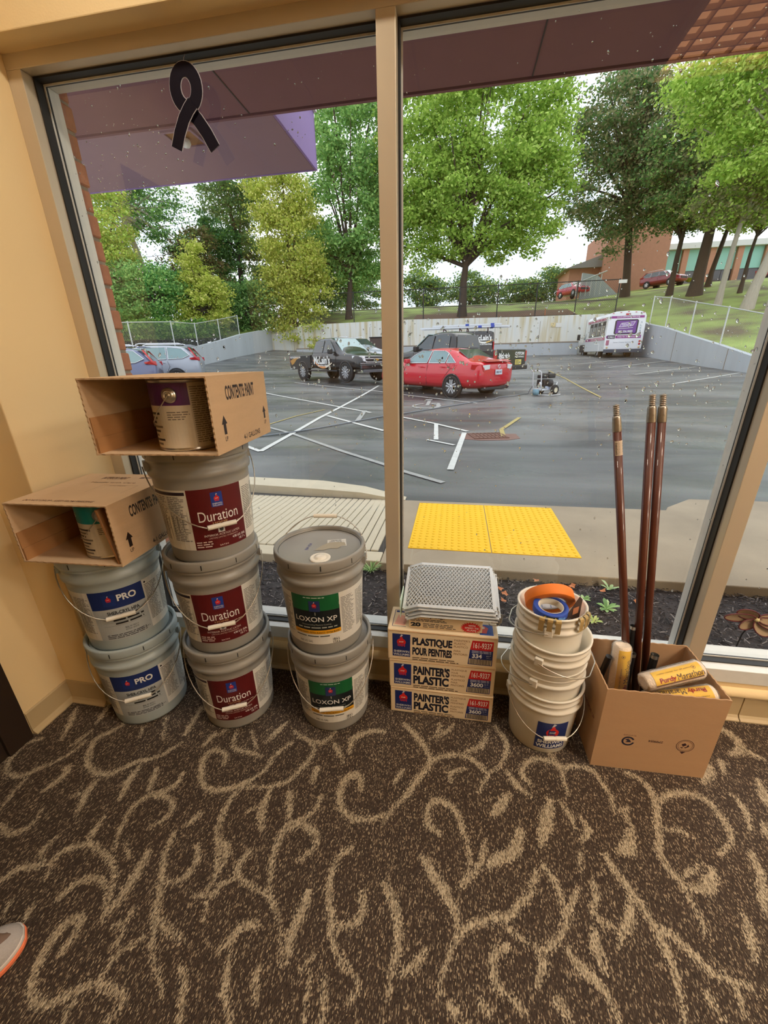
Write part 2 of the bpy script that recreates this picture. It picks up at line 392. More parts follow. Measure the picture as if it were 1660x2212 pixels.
# ------------------------------------------------------------------ five-gallon paint pails
m_pail_grey = M('grey_pail_plastic', S(150, 148, 142), 0.38, var=0.03, scale=4)
m_pail_blue = M('blue_grey_pail_plastic', S(168, 180, 182), 0.38, var=0.03, scale=4)
m_wire = M('zinc_wire', (0.55, 0.52, 0.46), 0.3, metal=0.9)
m_grip = M('white_grip_plastic', S(232, 226, 212), 0.45, var=0.04)
m_print = MPRINT()
m_black = M('black_plastic', (0.015, 0.015, 0.016), 0.4)
BODY = [(0.0, 0.0), (0.124, 0.0), (0.131, 0.004), (0.1325, 0.012), (0.1445, 0.262), (0.1450, 0.278), (0.1515, 0.283), (0.1530, 0.290), (0.1525, 0.302), (0.1465, 0.306), (0.1460, 0.322), (0.1500, 0.325), (0.1500, 0.331), (0.1470, 0.335), (0.1470, 0.345)]
LID = [(0.147, 0.336), (0.1545, 0.337), (0.1560, 0.341), (0.1560, 0.366), (0.1545, 0.371), (0.1500, 0.3725), (0.1455, 0.371), (0.1430, 0.366), (0.1425, 0.3585), (0.1400, 0.3575), (0.0, 0.3575)]
def rbody(z): return 0.1325+(0.1445-0.1325)*(z-0.012)/0.25
def pail_label(kind, seed):
    L = Lab(True); z0, z1 = 0.050, 0.250; pw = 0.083; side = 0.135
    paper = S(226, 224, 216); ink = S(120, 120, 118)
    L.rect(-pw-side, z0, pw+side, z1, paper, 0, 26)
    for q, (a, b) in enumerate(((-pw-side+0.008, -pw-0.072), (-pw-0.066, -pw-0.006), (pw+0.006, pw+0.062), (pw+0.068, pw+side-0.008))):
        L.lines(a, z0+0.03, b, z1-0.02, 26, ink, 1, seed=seed+q)
    L.barcode(pw+side-0.034, z0+0.008, pw+side-0.010, z0+0.034, 1, seed)
    if kind == 'duration':
        mar = S(92, 14, 20); L.rect(-pw, z0, pw, z1, mar, 1, 12)
        L.rect(-pw-side+0.006, z1-0.016, -pw-0.004, z1-0.006, S(40, 24, 40), 2, 8)
        L.rect(-0.017, z1-0.061, 0.017, z1-0.014, S(30, 60, 150), 2); globe_logo(L, 0, z1-0.034, 0.022, 3)
        L.text('SHERWIN', -0.014, z1-0.053, 0.014, z1-0.048, WHITE, 3); L.text('WILLIAMS', -0.014, z1-0.059, 0.014, z1-0.0545, WHITE, 3)
        L.text('Duration', -0.060, z1-0.106, 0.060, z1-0.072, WHITE, 2, 0.0)
        L.text('HOME', -0.022, z1-0.116, 0.022, z1-0.110, S(215, 180, 120), 2)
        L.lines(-0.02, z1-0.125, 0.068, z1-0.119, 1, S(225, 210, 200), 2, seed=seed, ragged=0.0)
        L.rect(-0.010, z1-0.147, 0.010, z1-0.127, S(205, 205, 205), 2); L.disc(0, z1-0.137, 0.006, 0.007, S(60, 60, 60), 3, 12)
        L.text('INTERIOR ACRYLIC LATEX', -0.052, z1-0.157, 0.058, z1-0.150, S(230, 220, 215), 2)
        L.text('LIFETIME LIMITED WARRANTY', -0.040, z1-0.166, 0.050, z1-0.161, S(205, 180, 172), 2)
        L.lines(-0.078, z0+0.006, -0.030, z0+0.030, 3, S(215, 200, 195), 2, seed=seed+9, ragged=0.1)
        L.text('SATIN', -0.012, z0+0.006, 0.014, z0+0.011, S(230, 220, 215), 2)
        L.text('4.95 U.S. GAL', 0.030, z0+0.022, 0.078, z0+0.030, WHITE, 2, 0.02); L.text('18.7 L', 0.052, z0+0.010, 0.076, z0+0.018, WHITE, 2)
    elif kind == 'pro':
        L.rect(-pw, z1-0.072, pw, z1, S(22, 44, 104), 1, 12)
        L.poly([(-0.01, z1-0.072), (pw, z1-0.072), (pw, z1-0.046)], S(70, 96, 84), 2)
        L.rect(-pw, z0, pw, z1-0.072, S(176, 182, 184), 1, 12)
        L.rect(-0.043, z1-0.060, -0.006, z1-0.016, S(24, 52, 120), 2); globe_logo(L, -0.025, z1-0.034, 0.022, 3)
        L.text('PRO', 0.000, z1-0.046, 0.058, z1-0.020, WHITE, 2, 0.03)
        L.text('SHER-CRYL HPA', -0.040, z1-0.096, 0.058, z1-0.082, BLACK, 2, 0.025)
        for q, (a, b) in enumerate(((-0.032, 0.055), (-0.028, 0.066), (-0.024, 0.064))):
            L.lines(a, z1-0.112-0.014*q, b, z1-0.100-0.014*q, 1, BLACK, 2, 0.55, seed+q, 0.0)
            L.rect(-0.060, z1-0.114-0.014*q, 0.07, z1-0.1132-0.014*q, S(120, 124, 128), 2)
        L.text('B66 W 00311', 0.000, z0+0.040, 0.040, z0+0.047, BLACK, 2); L.text('EXTRA WHITE', 0.000, z0+0.031, 0.040, z0+0.037, BLACK, 2)
        L.lines(-0.060, z0+0.004, 0.075, z0+0.024, 3, S(50, 54, 60), 2, seed=seed+4, ragged=0.1)
        L.text('5 GAL  18.9 L', 0.030, z0+0.012, 0.076, z0+0.019, BLACK, 2)
        L.rect(pw+0.004, z1-0.018, pw+0.016, z1-0.006, WHITE, 2); L.disc(pw+0.010, z1-0.012, 0.004, 0.004, BLACK, 3, 10)
    else:
        L.rect(-pw, z1-0.060, pw, z1, S(14, 96, 52), 1, 12)
        L.lines(-0.035, z1-0.011, 0.035, z1-0.005, 1, S(220, 232, 222), 2, seed=seed, ragged=0.0)
        L.poly([(-pw, z1-0.034), (0, z1-0.066), (pw, z1-0.034), (pw, z1-0.060), (0, z1-0.078), (-pw, z1-0.060)], S(170, 172, 160), 2)
        L.rect(-pw, z1-0.140, pw, z1-0.060, S(14, 24, 28), 1, 12)
        L.poly([(-pw, z1-0.046), (-pw, z1-0.0601), (pw, z1-0.0601), (pw, z1-0.046), (0, z1-0.076)], S(14, 24, 28), 3)
        L.rect(-0.018, z1-0.062, 0.018, z1-0.020, S(38, 52, 104), 4); globe_logo(L, 0, z1-0.038, 0.021, 5)
        L.text('LOXON XP', -0.072, z1-0.104, 0.072, z1-0.084, WHITE, 4, 0.008)
        L.text('Waterproofing Masonry Coating', -0.050, z1-0.120, 0.050, z1-0.113, S(170, 176, 170), 4)
        L.lines(-0.064, z1-0.133, 0.070, z1-0.123, 1, S(180, 186, 180), 4, seed=seed, ragged=0.0)
        L.rect(-pw, z1-0.156, pw, z1-0.140, S(232, 168, 28), 1, 12)
        L.text('EXTRA WHITE - EXTRA BLANCO - EXTRA BLANC', -0.074, z1-0.153, 0.078, z1-0.146, S(70, 50, 10), 2, 0.01)
        L.lines(-0.078, z0+0.030, 0.06, z0+0.040, 1, S(90, 90, 86), 2, seed=seed+5, ragged=0.4)
        L.text('4.65 U.S. GAL', -0.066, z0+0.008, -0.018, z0+0.017, S(60, 60, 56), 2, 0.01)
        L.text('18.6 L', 0.052, z0+0.012, 0.076, z0+0.022, S(40, 40, 38), 2, 0.02); L.text('17.6 L', 0.052, z0+0.001, 0.076, z0+0.010, S(40, 40, 38), 2, 0.02)
    return L
def bail_pts(drop, out, zc, r=0.1585, n=22):
    """half loop from the left ear to the right ear; its middle sits 'out' in front and 'drop' below the ears"""
    P = []
    for i in range(n+1):
        a = PI*i/n; q = math.sin(a)
        q2 = min(1.0, q*1.04)
        P.append((-r*math.cos(a), -out*q2, zc-drop*q2))
    return P
PROTO = {}
def make_pail(name, label, kind, mat, loc, face, group, seed, bail=(0.158, 0.158), spout=False, marks=0.0):
    t = thing(name, label, 'paint pail', loc, face, group)
    MB().lathe(BODY, 48).build('body', mat, t)
    lid = MB().lathe(LID, 48).build('lid', mat, t)
    for k in range(9):
        if 'tab' not in PROTO: PROTO['tab'] = MB().box(0.1545, -0.0014, 0.345, 0.1566, 0.0014, 0.362).build('tear_tab_mark', m_black, lid); q = PROTO['tab']
        else: q = PROTO['tab'].copy(); C.objects.link(q); q.parent = lid
        q.rotation_euler = (0, 0, marks+2*PI*k/9)
    mk = MB().lathe([(0.1432, 0.3590), (0.1405, 0.3582)], 48); mk.build('lid_gasket', m_black, lid)
    for s in (-1, 1):
        ears = MB(); ears.lathe([(0.0, 0.0), (0.016, 0.0), (0.016, 0.006), (0.008, 0.011), (0, 0.012)], 16, at=(s*0.147, 0, 0.312), R=RY(s*PI/2))
        ears.box(-0.008+s*0.15, -0.016, 0.300, 0.008+s*0.15, 0.016, 0.328).build('handle_ear', mat, t)
    pts = bail_pts(bail[0], bail[1], 0.312, r=0.162)
    h = MB().tube(pts, 0.0021, 6).build('bail', m_wire, t)
    mid = Vector(pts[len(pts)//2])
    g = MB()
    gx = 0.043
    g.tube([(mid.x-gx, mid.y, mid.z), (mid.x-0.003, mid.y, mid.z)], 0.0078, 12); g.tube([(mid.x-0.003, mid.y, mid.z), (mid.x+0.003, mid.y, mid.z)], 0.0070, 12); g.tube([(mid.x+0.003, mid.y, mid.z), (mid.x+gx, mid.y, mid.z)], 0.0078, 12)
    g.build('grip', m_grip, h)
    pail_label(kind, seed).mesh(cone_fn(rbody), 0.0004).build('paper_label', m_print, t)
    if spout:
        sp = MB().lathe([(0.034, 0.3578), (0.034, 0.3605), (0.031, 0.362), (0.024, 0.3612), (0.022, 0.3595), (0.018, 0.3595), (0.017, 0.366), (0.008, 0.3668), (0.0, 0.3655)], 28, at=(0.02, -0.088, 0))
        sp.build('spout_cap', m_grip, lid)
        st = Lab(); st.rect(0, 0, 0.066, 0.058, S(214, 212, 206), 0)
        st.barcode(0.012, 0.046, 0.050, 0.054, 1); st.lines(0.006, 0.02, 0.06, 0.044, 4, S(90, 90, 90), 1)
        st.poly([(-0.045, -0.018), (-0.028, 0.006), (0.004, 0.034), (0.03, 0.036), (0.060, 0.030), (0.064, 0.004), (0.046, 0.002), (0.036, -0.016), (0.010, -0.010), (-0.012, -0.020)], S(168, 158, 138), 2)
        st.mesh(plane_fn((0.028, -0.008, 0.3578), (0.98, 0.2, 0), (-0.2, 0.98, 0))).build('torn_sticker', m_print, lid)
        st = Lab(); st.text('EW 4/24', 0, 0, 0.05, 0.012, S(70, 70, 150), 0)
        st.mesh(plane_fn((-0.035, -0.030, 0.3578), (0.1, 0.99, 0), (-0.99, 0.1, 0))).build('marker_writing', m_print, lid)
    return t
PZ = 0.3590
G1, G2, G3 = 'blue-grey five gallon pails in the corner stack', 'grey five gallon pails in the three-high stack', 'grey five gallon pails by the window post'
rad = math.radians
make_pail('paint_pail', 'lower blue-grey pail with navy-topped label, standing on carpet in the corner', 'pro', m_pail_blue, (-1.205, 1.095, 0), rad(32), G1, 11, marks=0.2)
make_pail('paint_pail', 'upper blue-grey pail with navy-topped label, under the lower cardboard carton', 'pro', m_pail_blue, (-1.203, 1.092, PZ), rad(41), G1, 11, marks=0.5)
make_pail('paint_pail', 'bottom grey pail with maroon label, standing on the carpet', 'duration', m_pail_grey, (-0.825, 1.135, 0), rad(27), G2, 21, bail=(0.180, 0.156), marks=0.1)
make_pail('paint_pail', 'middle grey pail with maroon label, between two like it', 'duration', m_pail_grey, (-0.822, 1.137, PZ), rad(30), G2, 21, bail=(0.180, 0.156), marks=0.35)
make_pail('paint_pail', 'top grey pail with maroon label, under the upper cardboard carton', 'duration', m_pail_grey, (-0.806, 1.137, 2*PZ), rad(46), G2, 21, bail=(0.180, 0.156), marks=0.6)
make_pail('paint_pail', 'lower grey pail with green and black label, handle hanging down', 'loxon', m_pail_grey, (-0.432, 1.186, 0), rad(14), G3, 31, bail=(0.172, 0.157), marks=0.25)
make_pail('paint_pail', 'upper grey pail with green and black label, handle raised, torn sticker on lid', 'loxon', m_pail_grey, (-0.442, 1.186, PZ), rad(6), G3, 31, bail=(-0.112, -0.118), spout=True, marks=0.05)
# ------------------------------------------------------------------ cardboard cartons with a gallon can inside
m_card = M('brown_cardboard', S(202, 170, 134), 0.8, var=0.07, scale=14, stretch=(1, 1, 5), bump=0.08, bscale=60)
m_cardin = M('cardboard_inside', S(172, 124, 78), 0.85, var=0.08, scale=14, stretch=(1, 1, 5))
m_tin = M('tinned_steel', (0.62, 0.60, 0.56), 0.28, metal=0.95)
def make_carton(label, loc, rz, wdt, dep, hgt, top_print, seed, flap):
    t = thing('paint_carton', label, 'cardboard box', loc, rz, 'cut-open paint cartons'); th = 0.004
    r = random.Random(seed); h = wdt/2
    def jag(n, amp): return [amp*((i % 2)*0.7+0.3*r.random()) for i in range(n+1)]
    def slab(name, fn, L, D, ragged=True):
        """sheet L wide (u), D deep (v); front edge v=0 is ragged where it was cut"""
        n = 26; j = jag(n, 0.0028)
        poly = [(L*i/n, j[i] if ragged else 0) for i in range(n+1)]+[(L, D), (0, D)]
        return MB().prism(poly, fn, 0, th).build(name, [m_card], t)
    slab('bottom_panel', lambda u, v, d: (-h+u, v, d), wdt, dep)
    slab('top_panel', lambda u, v, d: (-h+u, v, hgt-th+d), wdt, dep)
    slab('side_panel', lambda u, v, d: (-h+d, v, th+u), hgt-2*th, dep)
    slab('side_panel', lambda u, v, d: (h-th+d, v, th+u), hgt-2*th, dep)
    slab('back_panel', lambda u, v, d: (-h+th+u, dep-th+d, th+v), wdt-2*th, hgt-2*th, False)
    # inner flaps folded against the left side and floor
    MB().box(-h+th+0.001, 0.004, th, -h+th+0.004, dep*0.78, hgt*0.50).box(-h+th+0.0045, 0.004, th, -h+th+0.007, dep*0.75, hgt*0.23).build('inner_flap', m_cardin, t)
    if flap:
        f = MB(); f.prism([(0.0, 0.03), (0.006, 0.03), (0.0, dep*0.8), (-0.004, dep*0.8)], lambda u, v, d: (h-th-0.018+u-0.03*(d/hgt), v-0.02, th+d*0.93), 0.0, hgt-2*th)
        f.build('inner_flap', m_cardin, t)
    ink = S(40, 26, 22); fn = plane_fn((h, 0, 0), (0, 1, 0), (0, 0, 1))
    Lab().text('CONTENTS: PAINT', dep*0.24, hgt*0.67, dep*0.74, hgt*0.86, ink, 0, 0.03).mesh(fn).build('contents_print', m_print, t)
    Lab().text('4-1 GALLONS', dep*0.44, hgt*0.06, dep*0.76, hgt*0.14, ink, 0, 0.02).mesh(fn).build('quantity_print', m_print, t)
    for u, z0, sc in ((dep*0.16, 0.030, 1.0), (dep*0.90, 0.036, 0.85)):
        L = Lab(); L.poly([(u-0.007*sc, z0+0.016), (u+0.007*sc, z0+0.016), (u+0.007*sc, z0+0.043*sc), (u+0.015*sc, z0+0.043*sc), (u, z0+0.066*sc), (u-0.015*sc, z0+0.043*sc), (u-0.007*sc, z0+0.043*sc)], ink, 0)
        L.mesh(fn).build('arrow_print', m_print, t)
        Lab().text('UP', u-0.008, z0-0.002, u+0.008, z0+0.010, ink, 0, 0.01).mesh(fn).build('up_print', m_print, t)
    if top_print:
        fn = plane_fn((-h, 0, hgt), (1, 0, 0), (0, 1, 0)); ik = S(96, 58, 40)
        Lab().text('DO NOT DROP - KEEP FROM FREEZING', 0.04, 0.028, wdt-0.07, 0.042, ik, 0, 0.02).mesh(fn).build('warning_print', m_print, t)
        L = Lab(); L.rect(0.17, 0.120, 0.1708, 0.20, ik, 0); L.rect(0.17, 0.20, 0.3008, 0.201, ik, 0); L.rect(0.30, 0.12, 0.3008, 0.20, ik, 0); L.mesh(fn).build('outline_print', m_print, t)
        Lab().text('CAUTION', 0.20, 0.19, 0.26, 0.197, ik, 0).mesh(fn).build('caution_print', m_print, t)
        Lab().text('Handle with Care', 0.10, 0.222, 0.27, 0.236, ik, 0).mesh(fn).build('handling_print', m_print, t)
        Lab().text('INTERIOR PAINT', 0.10, 0.268, 0.20, 0.296, ik, 0, 0.03).mesh(fn).build('maker_print', m_print, t); Lab().lines(0.24, 0.280, 0.31, 0.300, 2, ik, 0, 0.7, 8, 0.2).mesh(fn).build('date_print', m_print, t)
    return t
make_carton('upper open cardboard paint carton on the tall stack, purple-labelled can inside', (-0.772, 0.915, 2*PZ+0.3735), rad(3.6), 0.345, 0.365, 0.196, False, 3, False)
make_carton('lower open cardboard paint carton by the cream wall, printing on its top', (-1.168, 0.925, PZ+0.3735), rad(2.2), 0.350, 0.335, 0.200, True, 5, True)
def make_can(label, loc, rz, band, seed):
    t = thing('gallon_can', label, 'paint can', loc, rz, 'gallon paint cans in the cartons'); R = 0.0825
    MB().lathe([(0.0, 0.002), (R-0.003, 0.002), (R-0.001, 0.0), (R+0.001, 0.002), (R+0.001, 0.005), (R-0.0005, 0.007), (R-0.0005, 0.178), (R+0.0015, 0.180), (R+0.0015, 0.184), (R-0.002, 0.186), (R-0.010, 0.184), (R-0.012, 0.181), (0, 0.181)], 48).build('body', m_tin, t)
    L = Lab(True); pi_r = PI*R
    L.rect(-pi_r, 0.009, pi_r, 0.120, S(214, 204, 184), 0, 60); L.rect(-pi_r, 0.120, pi_r, 0.176, band, 0, 60)
    L.rect(0.052, 0.009, 0.118, 0.176, S(196, 186, 166), 1, 8); L.lines(0.056, 0.02, 0.114, 0.168, 26, S(120, 112, 100), 2, seed=seed)
    ink = S(60, 50, 46)
    for q in range(8): L.lines(-0.088, 0.094-0.0115*q, -0.030-0.012*(q % 3), 0.1055-0.0115*q, 1, ink if q % 2 == 0 else S(120, 108, 92), 1, 0.5, seed+q, 0.1, False)
    L.lines(-0.010, 0.082, 0.048, 0.106, 4, S(120, 112, 100), 1, seed=seed+3)
    L.rect(-0.15, 0.10, -0.095, 0.165, S(230, 226, 214), 1, 6)
    L.text('6', -0.092, 0.138, -0.080, 0.156, WHITE, 1, 0.02)
    L.barcode(0.09, 0.016, 0.112, 0.030, 3, seed)
    L.mesh(cone_fn(lambda z: R)).build('paper_label', m_print, t)
    ear = MB().lathe([(0.0, 0.009), (0.005, 0.0092), (0.0055, 0.0068), (0.0085, 0.0068), (0.0095, 0.009), (0.0120, 0.009), (0.0132, 0.006), (0.0165, 0.005), (0.0195, 0.0022), (0.020, 0.0)], 28, at=(0.006, -R, 0.146), R=RX(PI/2))
    ear.build('bail_ear', m_tin, t)
    wpts = [(0.006, -R-0.008, 0.146), (0.002, -R-0.011, 0.140), (-0.03, -R-0.008, 0.106), (-0.055, -R+0.010, 0.078), (-0.078, -R+0.048, 0.062), (-0.090, -R+0.0825, 0.058), (-0.072, -R+0.130, 0.062), (-0.02, -R+0.168, 0.085), (0.006, -R+0.172, 0.140)]
    b = MB().tube(wpts, 0.0014, 6).build('bail', m_wire, t)
    return t
make_can('gallon can with purple band inside the upper carton', (-0.742, 1.030, 2*PZ+0.3735+0.0042), rad(8), S(84, 30, 92), 5)
make_can('gallon can with teal band inside the lower carton', (-1.114, 1.045, PZ+0.3735+0.0042), rad(28), S(16, 130, 132), 9)
# ------------------------------------------------------------------ boxes of painter's plastic
m_box = M('pale_tan_printed_carton', S(230, 208, 172), 0.65, var=0.03, scale=10)
def plastic_box(label, x0, x1, y0, dep, z0, z1, french, rz=0.0, top=False):
    wd = x1-x0; h = z1-z0
    t = thing('plastic_sheeting_box', label, 'box', ((x0+x1)/2, y0, z0), rz, "stacked boxes of painter's plastic")
    MB().box(-wd/2, 0, 0, wd/2, dep, h).build('carton', m_box, t, bevel=0.004)
    MB().box(-wd/2+0.004, -0.0012, h*0.952, wd/2-0.004, 0.03, h*0.958).build('flap_seam', m_cardin, t)
    L = Lab(); blue = S(22, 40, 104); bl = S(20, 24, 44)
    L.rect(0.018, h*0.12, 0.084, h*0.86, blue, 0); globe_logo(L, 0.051, h*0.60, 0.046, 1)
    L.text('SHERWIN', 0.023, h*0.255, 0.080, h*0.325, WHITE, 1, 0.01); L.text('WILLIAMS', 0.021, h*0.15, 0.081, h*0.225, WHITE, 1, 0.01)
    if french:
        L.text('PLASTIQUE', 0.092, h*0.50, 0.236, h*0.79, bl, 0, 0.05); L.text('POUR PEINTRES', 0.092, h*0.21, 0.236, h*0.47, bl, 0, 0.05)
        alt = ("PAINTER'S", 'PLASTIC', 'PLASTICO', 'PARA', 'PINTORES'); xa = 0.242; num = '334'; un = ('m²', '(3600 pi²)')
    else:
        L.text("PAINTER'S", 0.092, h*0.52, 0.228, h*0.84, bl, 0, 0.05); L.text('PLASTIC', 0.092, h*0.18, 0.226, h*0.49, bl, 0, 0.05)
        alt = ('PLASTIQUE', 'POUR', 'PEINTRES', 'PLASTICO', 'PARA', 'PINTORES'); xa = 0.234; num = '3600'; un = ('SQ. FT.', '(334 m²)')
    for q, s in enumerate(alt):
        zz = h*(0.78-0.10*q)-(h*0.04 if q > 2 else 0); L.text(s, xa, zz, xa+0.0062*len(s), zz+h*0.065, S(150, 112, 80), 0, 0.01)
    L.lines(0.092, h*0.03, 0.262, h*0.15, 2, S(70, 50, 30), 0, seed=5, ragged=0.15)
    u0, u1 = wd-0.100, wd-0.014
    L.poly([(u0, h*0.08), (u1, h*0.08), (u1, h*0.56), (u0+0.005, h*0.56)], blue, 0)
    L.poly([(u0+0.005, h*0.56), (u1, h*0.56), (u1, h*0.86), (u0+0.012, h*0.86)], S(196, 32, 34), 0)
    L.text('161-9337', u0+0.016, h*0.62, u1-0.005, h*0.80, WHITE, 1, 0.012)
    L.lines(u0+0.012, h*0.46, u1-0.006, h*0.55, 2, S(200, 205, 220), 1, seed=8, ragged=0.0)
    L.text(num, u0+0.014, h*0.30, u0+0.014+0.0115*len(num), h*0.44, WHITE, 1, 0.03)
    L.text(un[0], u0+0.064, h*0.375, u1-0.006, h*0.43, S(210, 214, 226), 1); L.text(un[1], u0+0.064, h*0.30, u1-0.006, h*0.345, S(170, 176, 196), 1)
    L.rect(u0+0.004, h*0.10, u1-0.003, h*0.27, S(206, 190, 166), 1); L.barcode(u0+0.007, h*0.10, u1-0.006, h*0.27, 2, 4)
    L.mesh(plane_fn((-wd/2, 0, 0), (1, 0, 0), (0, 0, 1))).build('front_print', m_print, t)
    if top:
        L = Lab(); L.rect(0.014, 0.018, 0.066, 0.020, blue, 0); L.rect(0.014, 0.118, 0.066, 0.120, blue, 0); L.rect(0.014, 0.018, 0.016, 0.120, blue, 0)
        L.lines(0.02, 0.100, 0.07, 0.116, 1, blue, 0, 0.7, 3, 0); L.poly([(0.022, 0.03), (0.06, 0.024), (0.07, 0.08), (0.03, 0.09)], S(232, 170, 150), 0)
        L.mesh(plane_fn((-wd/2, 0, h), (1, 0, 0), (0, 1, 0))).build('top_panel_print', m_print, t); L = Lab()
        L.rect(wd-0.064, 0.010, wd-0.016, 0.070, S(40, 80, 170), 0); L.poly([(wd-0.060, 0.02), (wd-0.040, 0.02), (wd-0.032, 0.05), (wd-0.048, 0.062), (wd-0.060, 0.05)], S(222, 90, 80), 1)
        L.disc(wd-0.05, 0.05, 0.006, 0.006, WHITE, 2)
        L.mesh(plane_fn((-wd/2, 0, h), (1, 0, 0), (0, 1, 0))).build('top_emblem_print', m_print, t)
    return t
plastic_box("bottom box of painter's plastic with 3600 sq ft print, on the carpet", -0.203, 0.188, 1.187, 0.142, 0.0, 0.128, False)
plastic_box("middle box of painter's plastic with 3600 sq ft print, between two boxes", -0.206, 0.186, 1.188, 0.142, 0.1285, 0.262, False, rad(0.6))
plastic_box('top box of plastic sheeting, its print in French, under the bag box', -0.210, 0.184, 1.186, 0.142, 0.2625, 0.399, True, rad(0.3), True)
t = thing('bag_box', 'flat box of clean-up bags with 20 on its front, under the wire grids', 'box', (-0.003, 1.203, 0.400))
MB().box(-0.131, 0, 0, 0.131, 0.118, 0.062).build('carton', m_box, t, bevel=0.003)
L = Lab(); bl = S(20, 24, 40)
L.text('Clean-Up Bags', 0.006, 0.043, 0.130, 0.058, bl, 0, 0.03); L.lines(0.006, 0.029, 0.150, 0.041, 2, bl, 0, seed=2, ragged=0.15)
L.text('20', 0.007, 0.006, 0.044, 0.024, bl, 0, 0.06); L.lines(0.052, 0.004, 0.180, 0.024, 3, bl, 0, seed=6, ragged=0.2)
cx, cy = 0.222, 0.020; pts = []
for k in range(44):
    a = 2*PI*k/44; q = 1.0 if k % 2 == 0 else 0.78; pts.append((cx+0.038*q*math.cos(a), cy+0.024*q*math.sin(a)))
pts = [(min(max(u, 0.002), 0.260), min(max(v, 0.001), 0.060)) for u, v in pts]
L.poly(pts, S(206, 36, 36), 0)
for q, s in enumerate(('WITH', 'SPEED TIE', 'FLAPS')): wq = (0.012, 0.024, 0.016)[q]; L.text(s, cx-wq+0.003, 0.026-0.010*q, cx+wq+0.003, 0.0325-0.010*q, WHITE, 1, 0.02)
L.mesh(plane_fn((-0.131, 0, 0), (1, 0, 0), (0, 0, 1))).build('front_print', m_print, t)
# ------------------------------------------------------------------ stacked wire roller grids
m_zinc = M('galvanised_steel', (0.66, 0.67, 0.66), 0.42, metal=0.55, var=0.08, scale=30)
m_mint = M('mint_paper_edge', S(206, 232, 216), 0.7)
def make_grid(label, loc, rz, k):
    t = thing('roller_grid', label, 'roller grid', loc, rz, 'wire roller grids stacked on the bag box')
    x0, xb, x1, d = -0.146, -0.096, 0.170, 0.216   # bent end from x0 to xb slopes down
    bend = 0.022
    def zz(x): return 0.0 if x >= xb else -(xb-x)/(xb-x0)*bend
    f = MB()
    for y in (0.0, d):
        f.prism([(x0, zz(x0)), (xb, 0), (x1, 0), (x1, 0.0035), (xb, 0.0035), (x0, zz(x0)+0.0035)], lambda u, v, dd, y=y: (u, y+dd, v), -0.007, 0.007)
    for x in (x0, x1): f.box(x-0.006, 0.0, zz(x), x+0.006, d, zz(x)+0.0035)
    f.build('frame', m_zinc, t, bevel=0.001)
    mesh = MB(); sp = 0.0135; bw = 0.0011
    def seg(p, q):
        a = Vector((p[0], p[1], zz(p[0])+0.002)); b = Vector((q[0], q[1], zz(q[0])+0.002)); n_ = (b-a).cross(Vector((0, 0, 1))).normalized()*bw; u_ = Vector((0, 0, 0.0009))
        mesh.add([a-n_-u_, a+n_-u_, a+n_+u_, a-n_+u_, b-n_-u_, b+n_-u_, b+n_+u_, b-n_+u_], [(0, 1, 5, 4), (1, 2, 6, 5), (2, 3, 7, 6), (3, 0, 4, 7)])
    for s in (-1, 1):
        c0 = -1.2
        while c0 < 1.2:
            # line x = c0 + s*0.62*y clipped to the frame and split at the bend
            P = []
            for y in np.linspace(0, d, 13):
                x = c0+s*0.62*y
                P.append((x, y))
            for a, b in zip(P[:-1], P[1:]):
                if x0 <= a[0] <= x1 and x0 <= b[0] <= x1:
                    if (a[0]-xb)*(b[0]-xb) < 0:
                        q = (xb-a[0])/(b[0]-a[0]); m_ = (xb, a[1]+q*(b[1]-a[1])); seg(a, m_); seg(m_, b)
                    else: seg(a, b)
            c0 += sp*(1.0 if s > 0 else 1.0)
    mesh.build('expanded_mesh', m_zinc, t)
    for y in (0.018, d-0.018):
        hk = MB(); hk.tube([(x1, y, 0.002), (x1+0.010, y, 0.002), (x1+0.013, y, -0.006), (x1+0.013, y, -0.040), (x1+0.006, y, -0.046), (x1-0.02, y, -0.046), (x1-0.024, y, -0.038)], 0.0018, 6)
        hk.build('hanging_hook', m_wire, t)
    return t
gl = ['lowest of the stacked wire roller grids, resting on the bag box', 'second wire roller grid from the bottom of the stack', 'third wire roller grid, just under the top one', 'topmost wire roller grid, its whole mesh in view']
for k in range(4):
    g = make_grid(gl[k], (-0.006+[0.012, 0.016, 0.004, 0.0][k], 1.190+0.004*k, 0.464+0.0108*k), rad([1.6, 0.4, -0.3, 0.6][k]), k); g.rotation_euler.x = rad(14.5)
t = MB().box(-0.166, 1.205, 0.438, -0.1635, 1.30, 0.512).build('paper_sleeve', m_mint); tag(t, 'pale mint green paper sleeve edge at the left of the wire grids', 'paper')
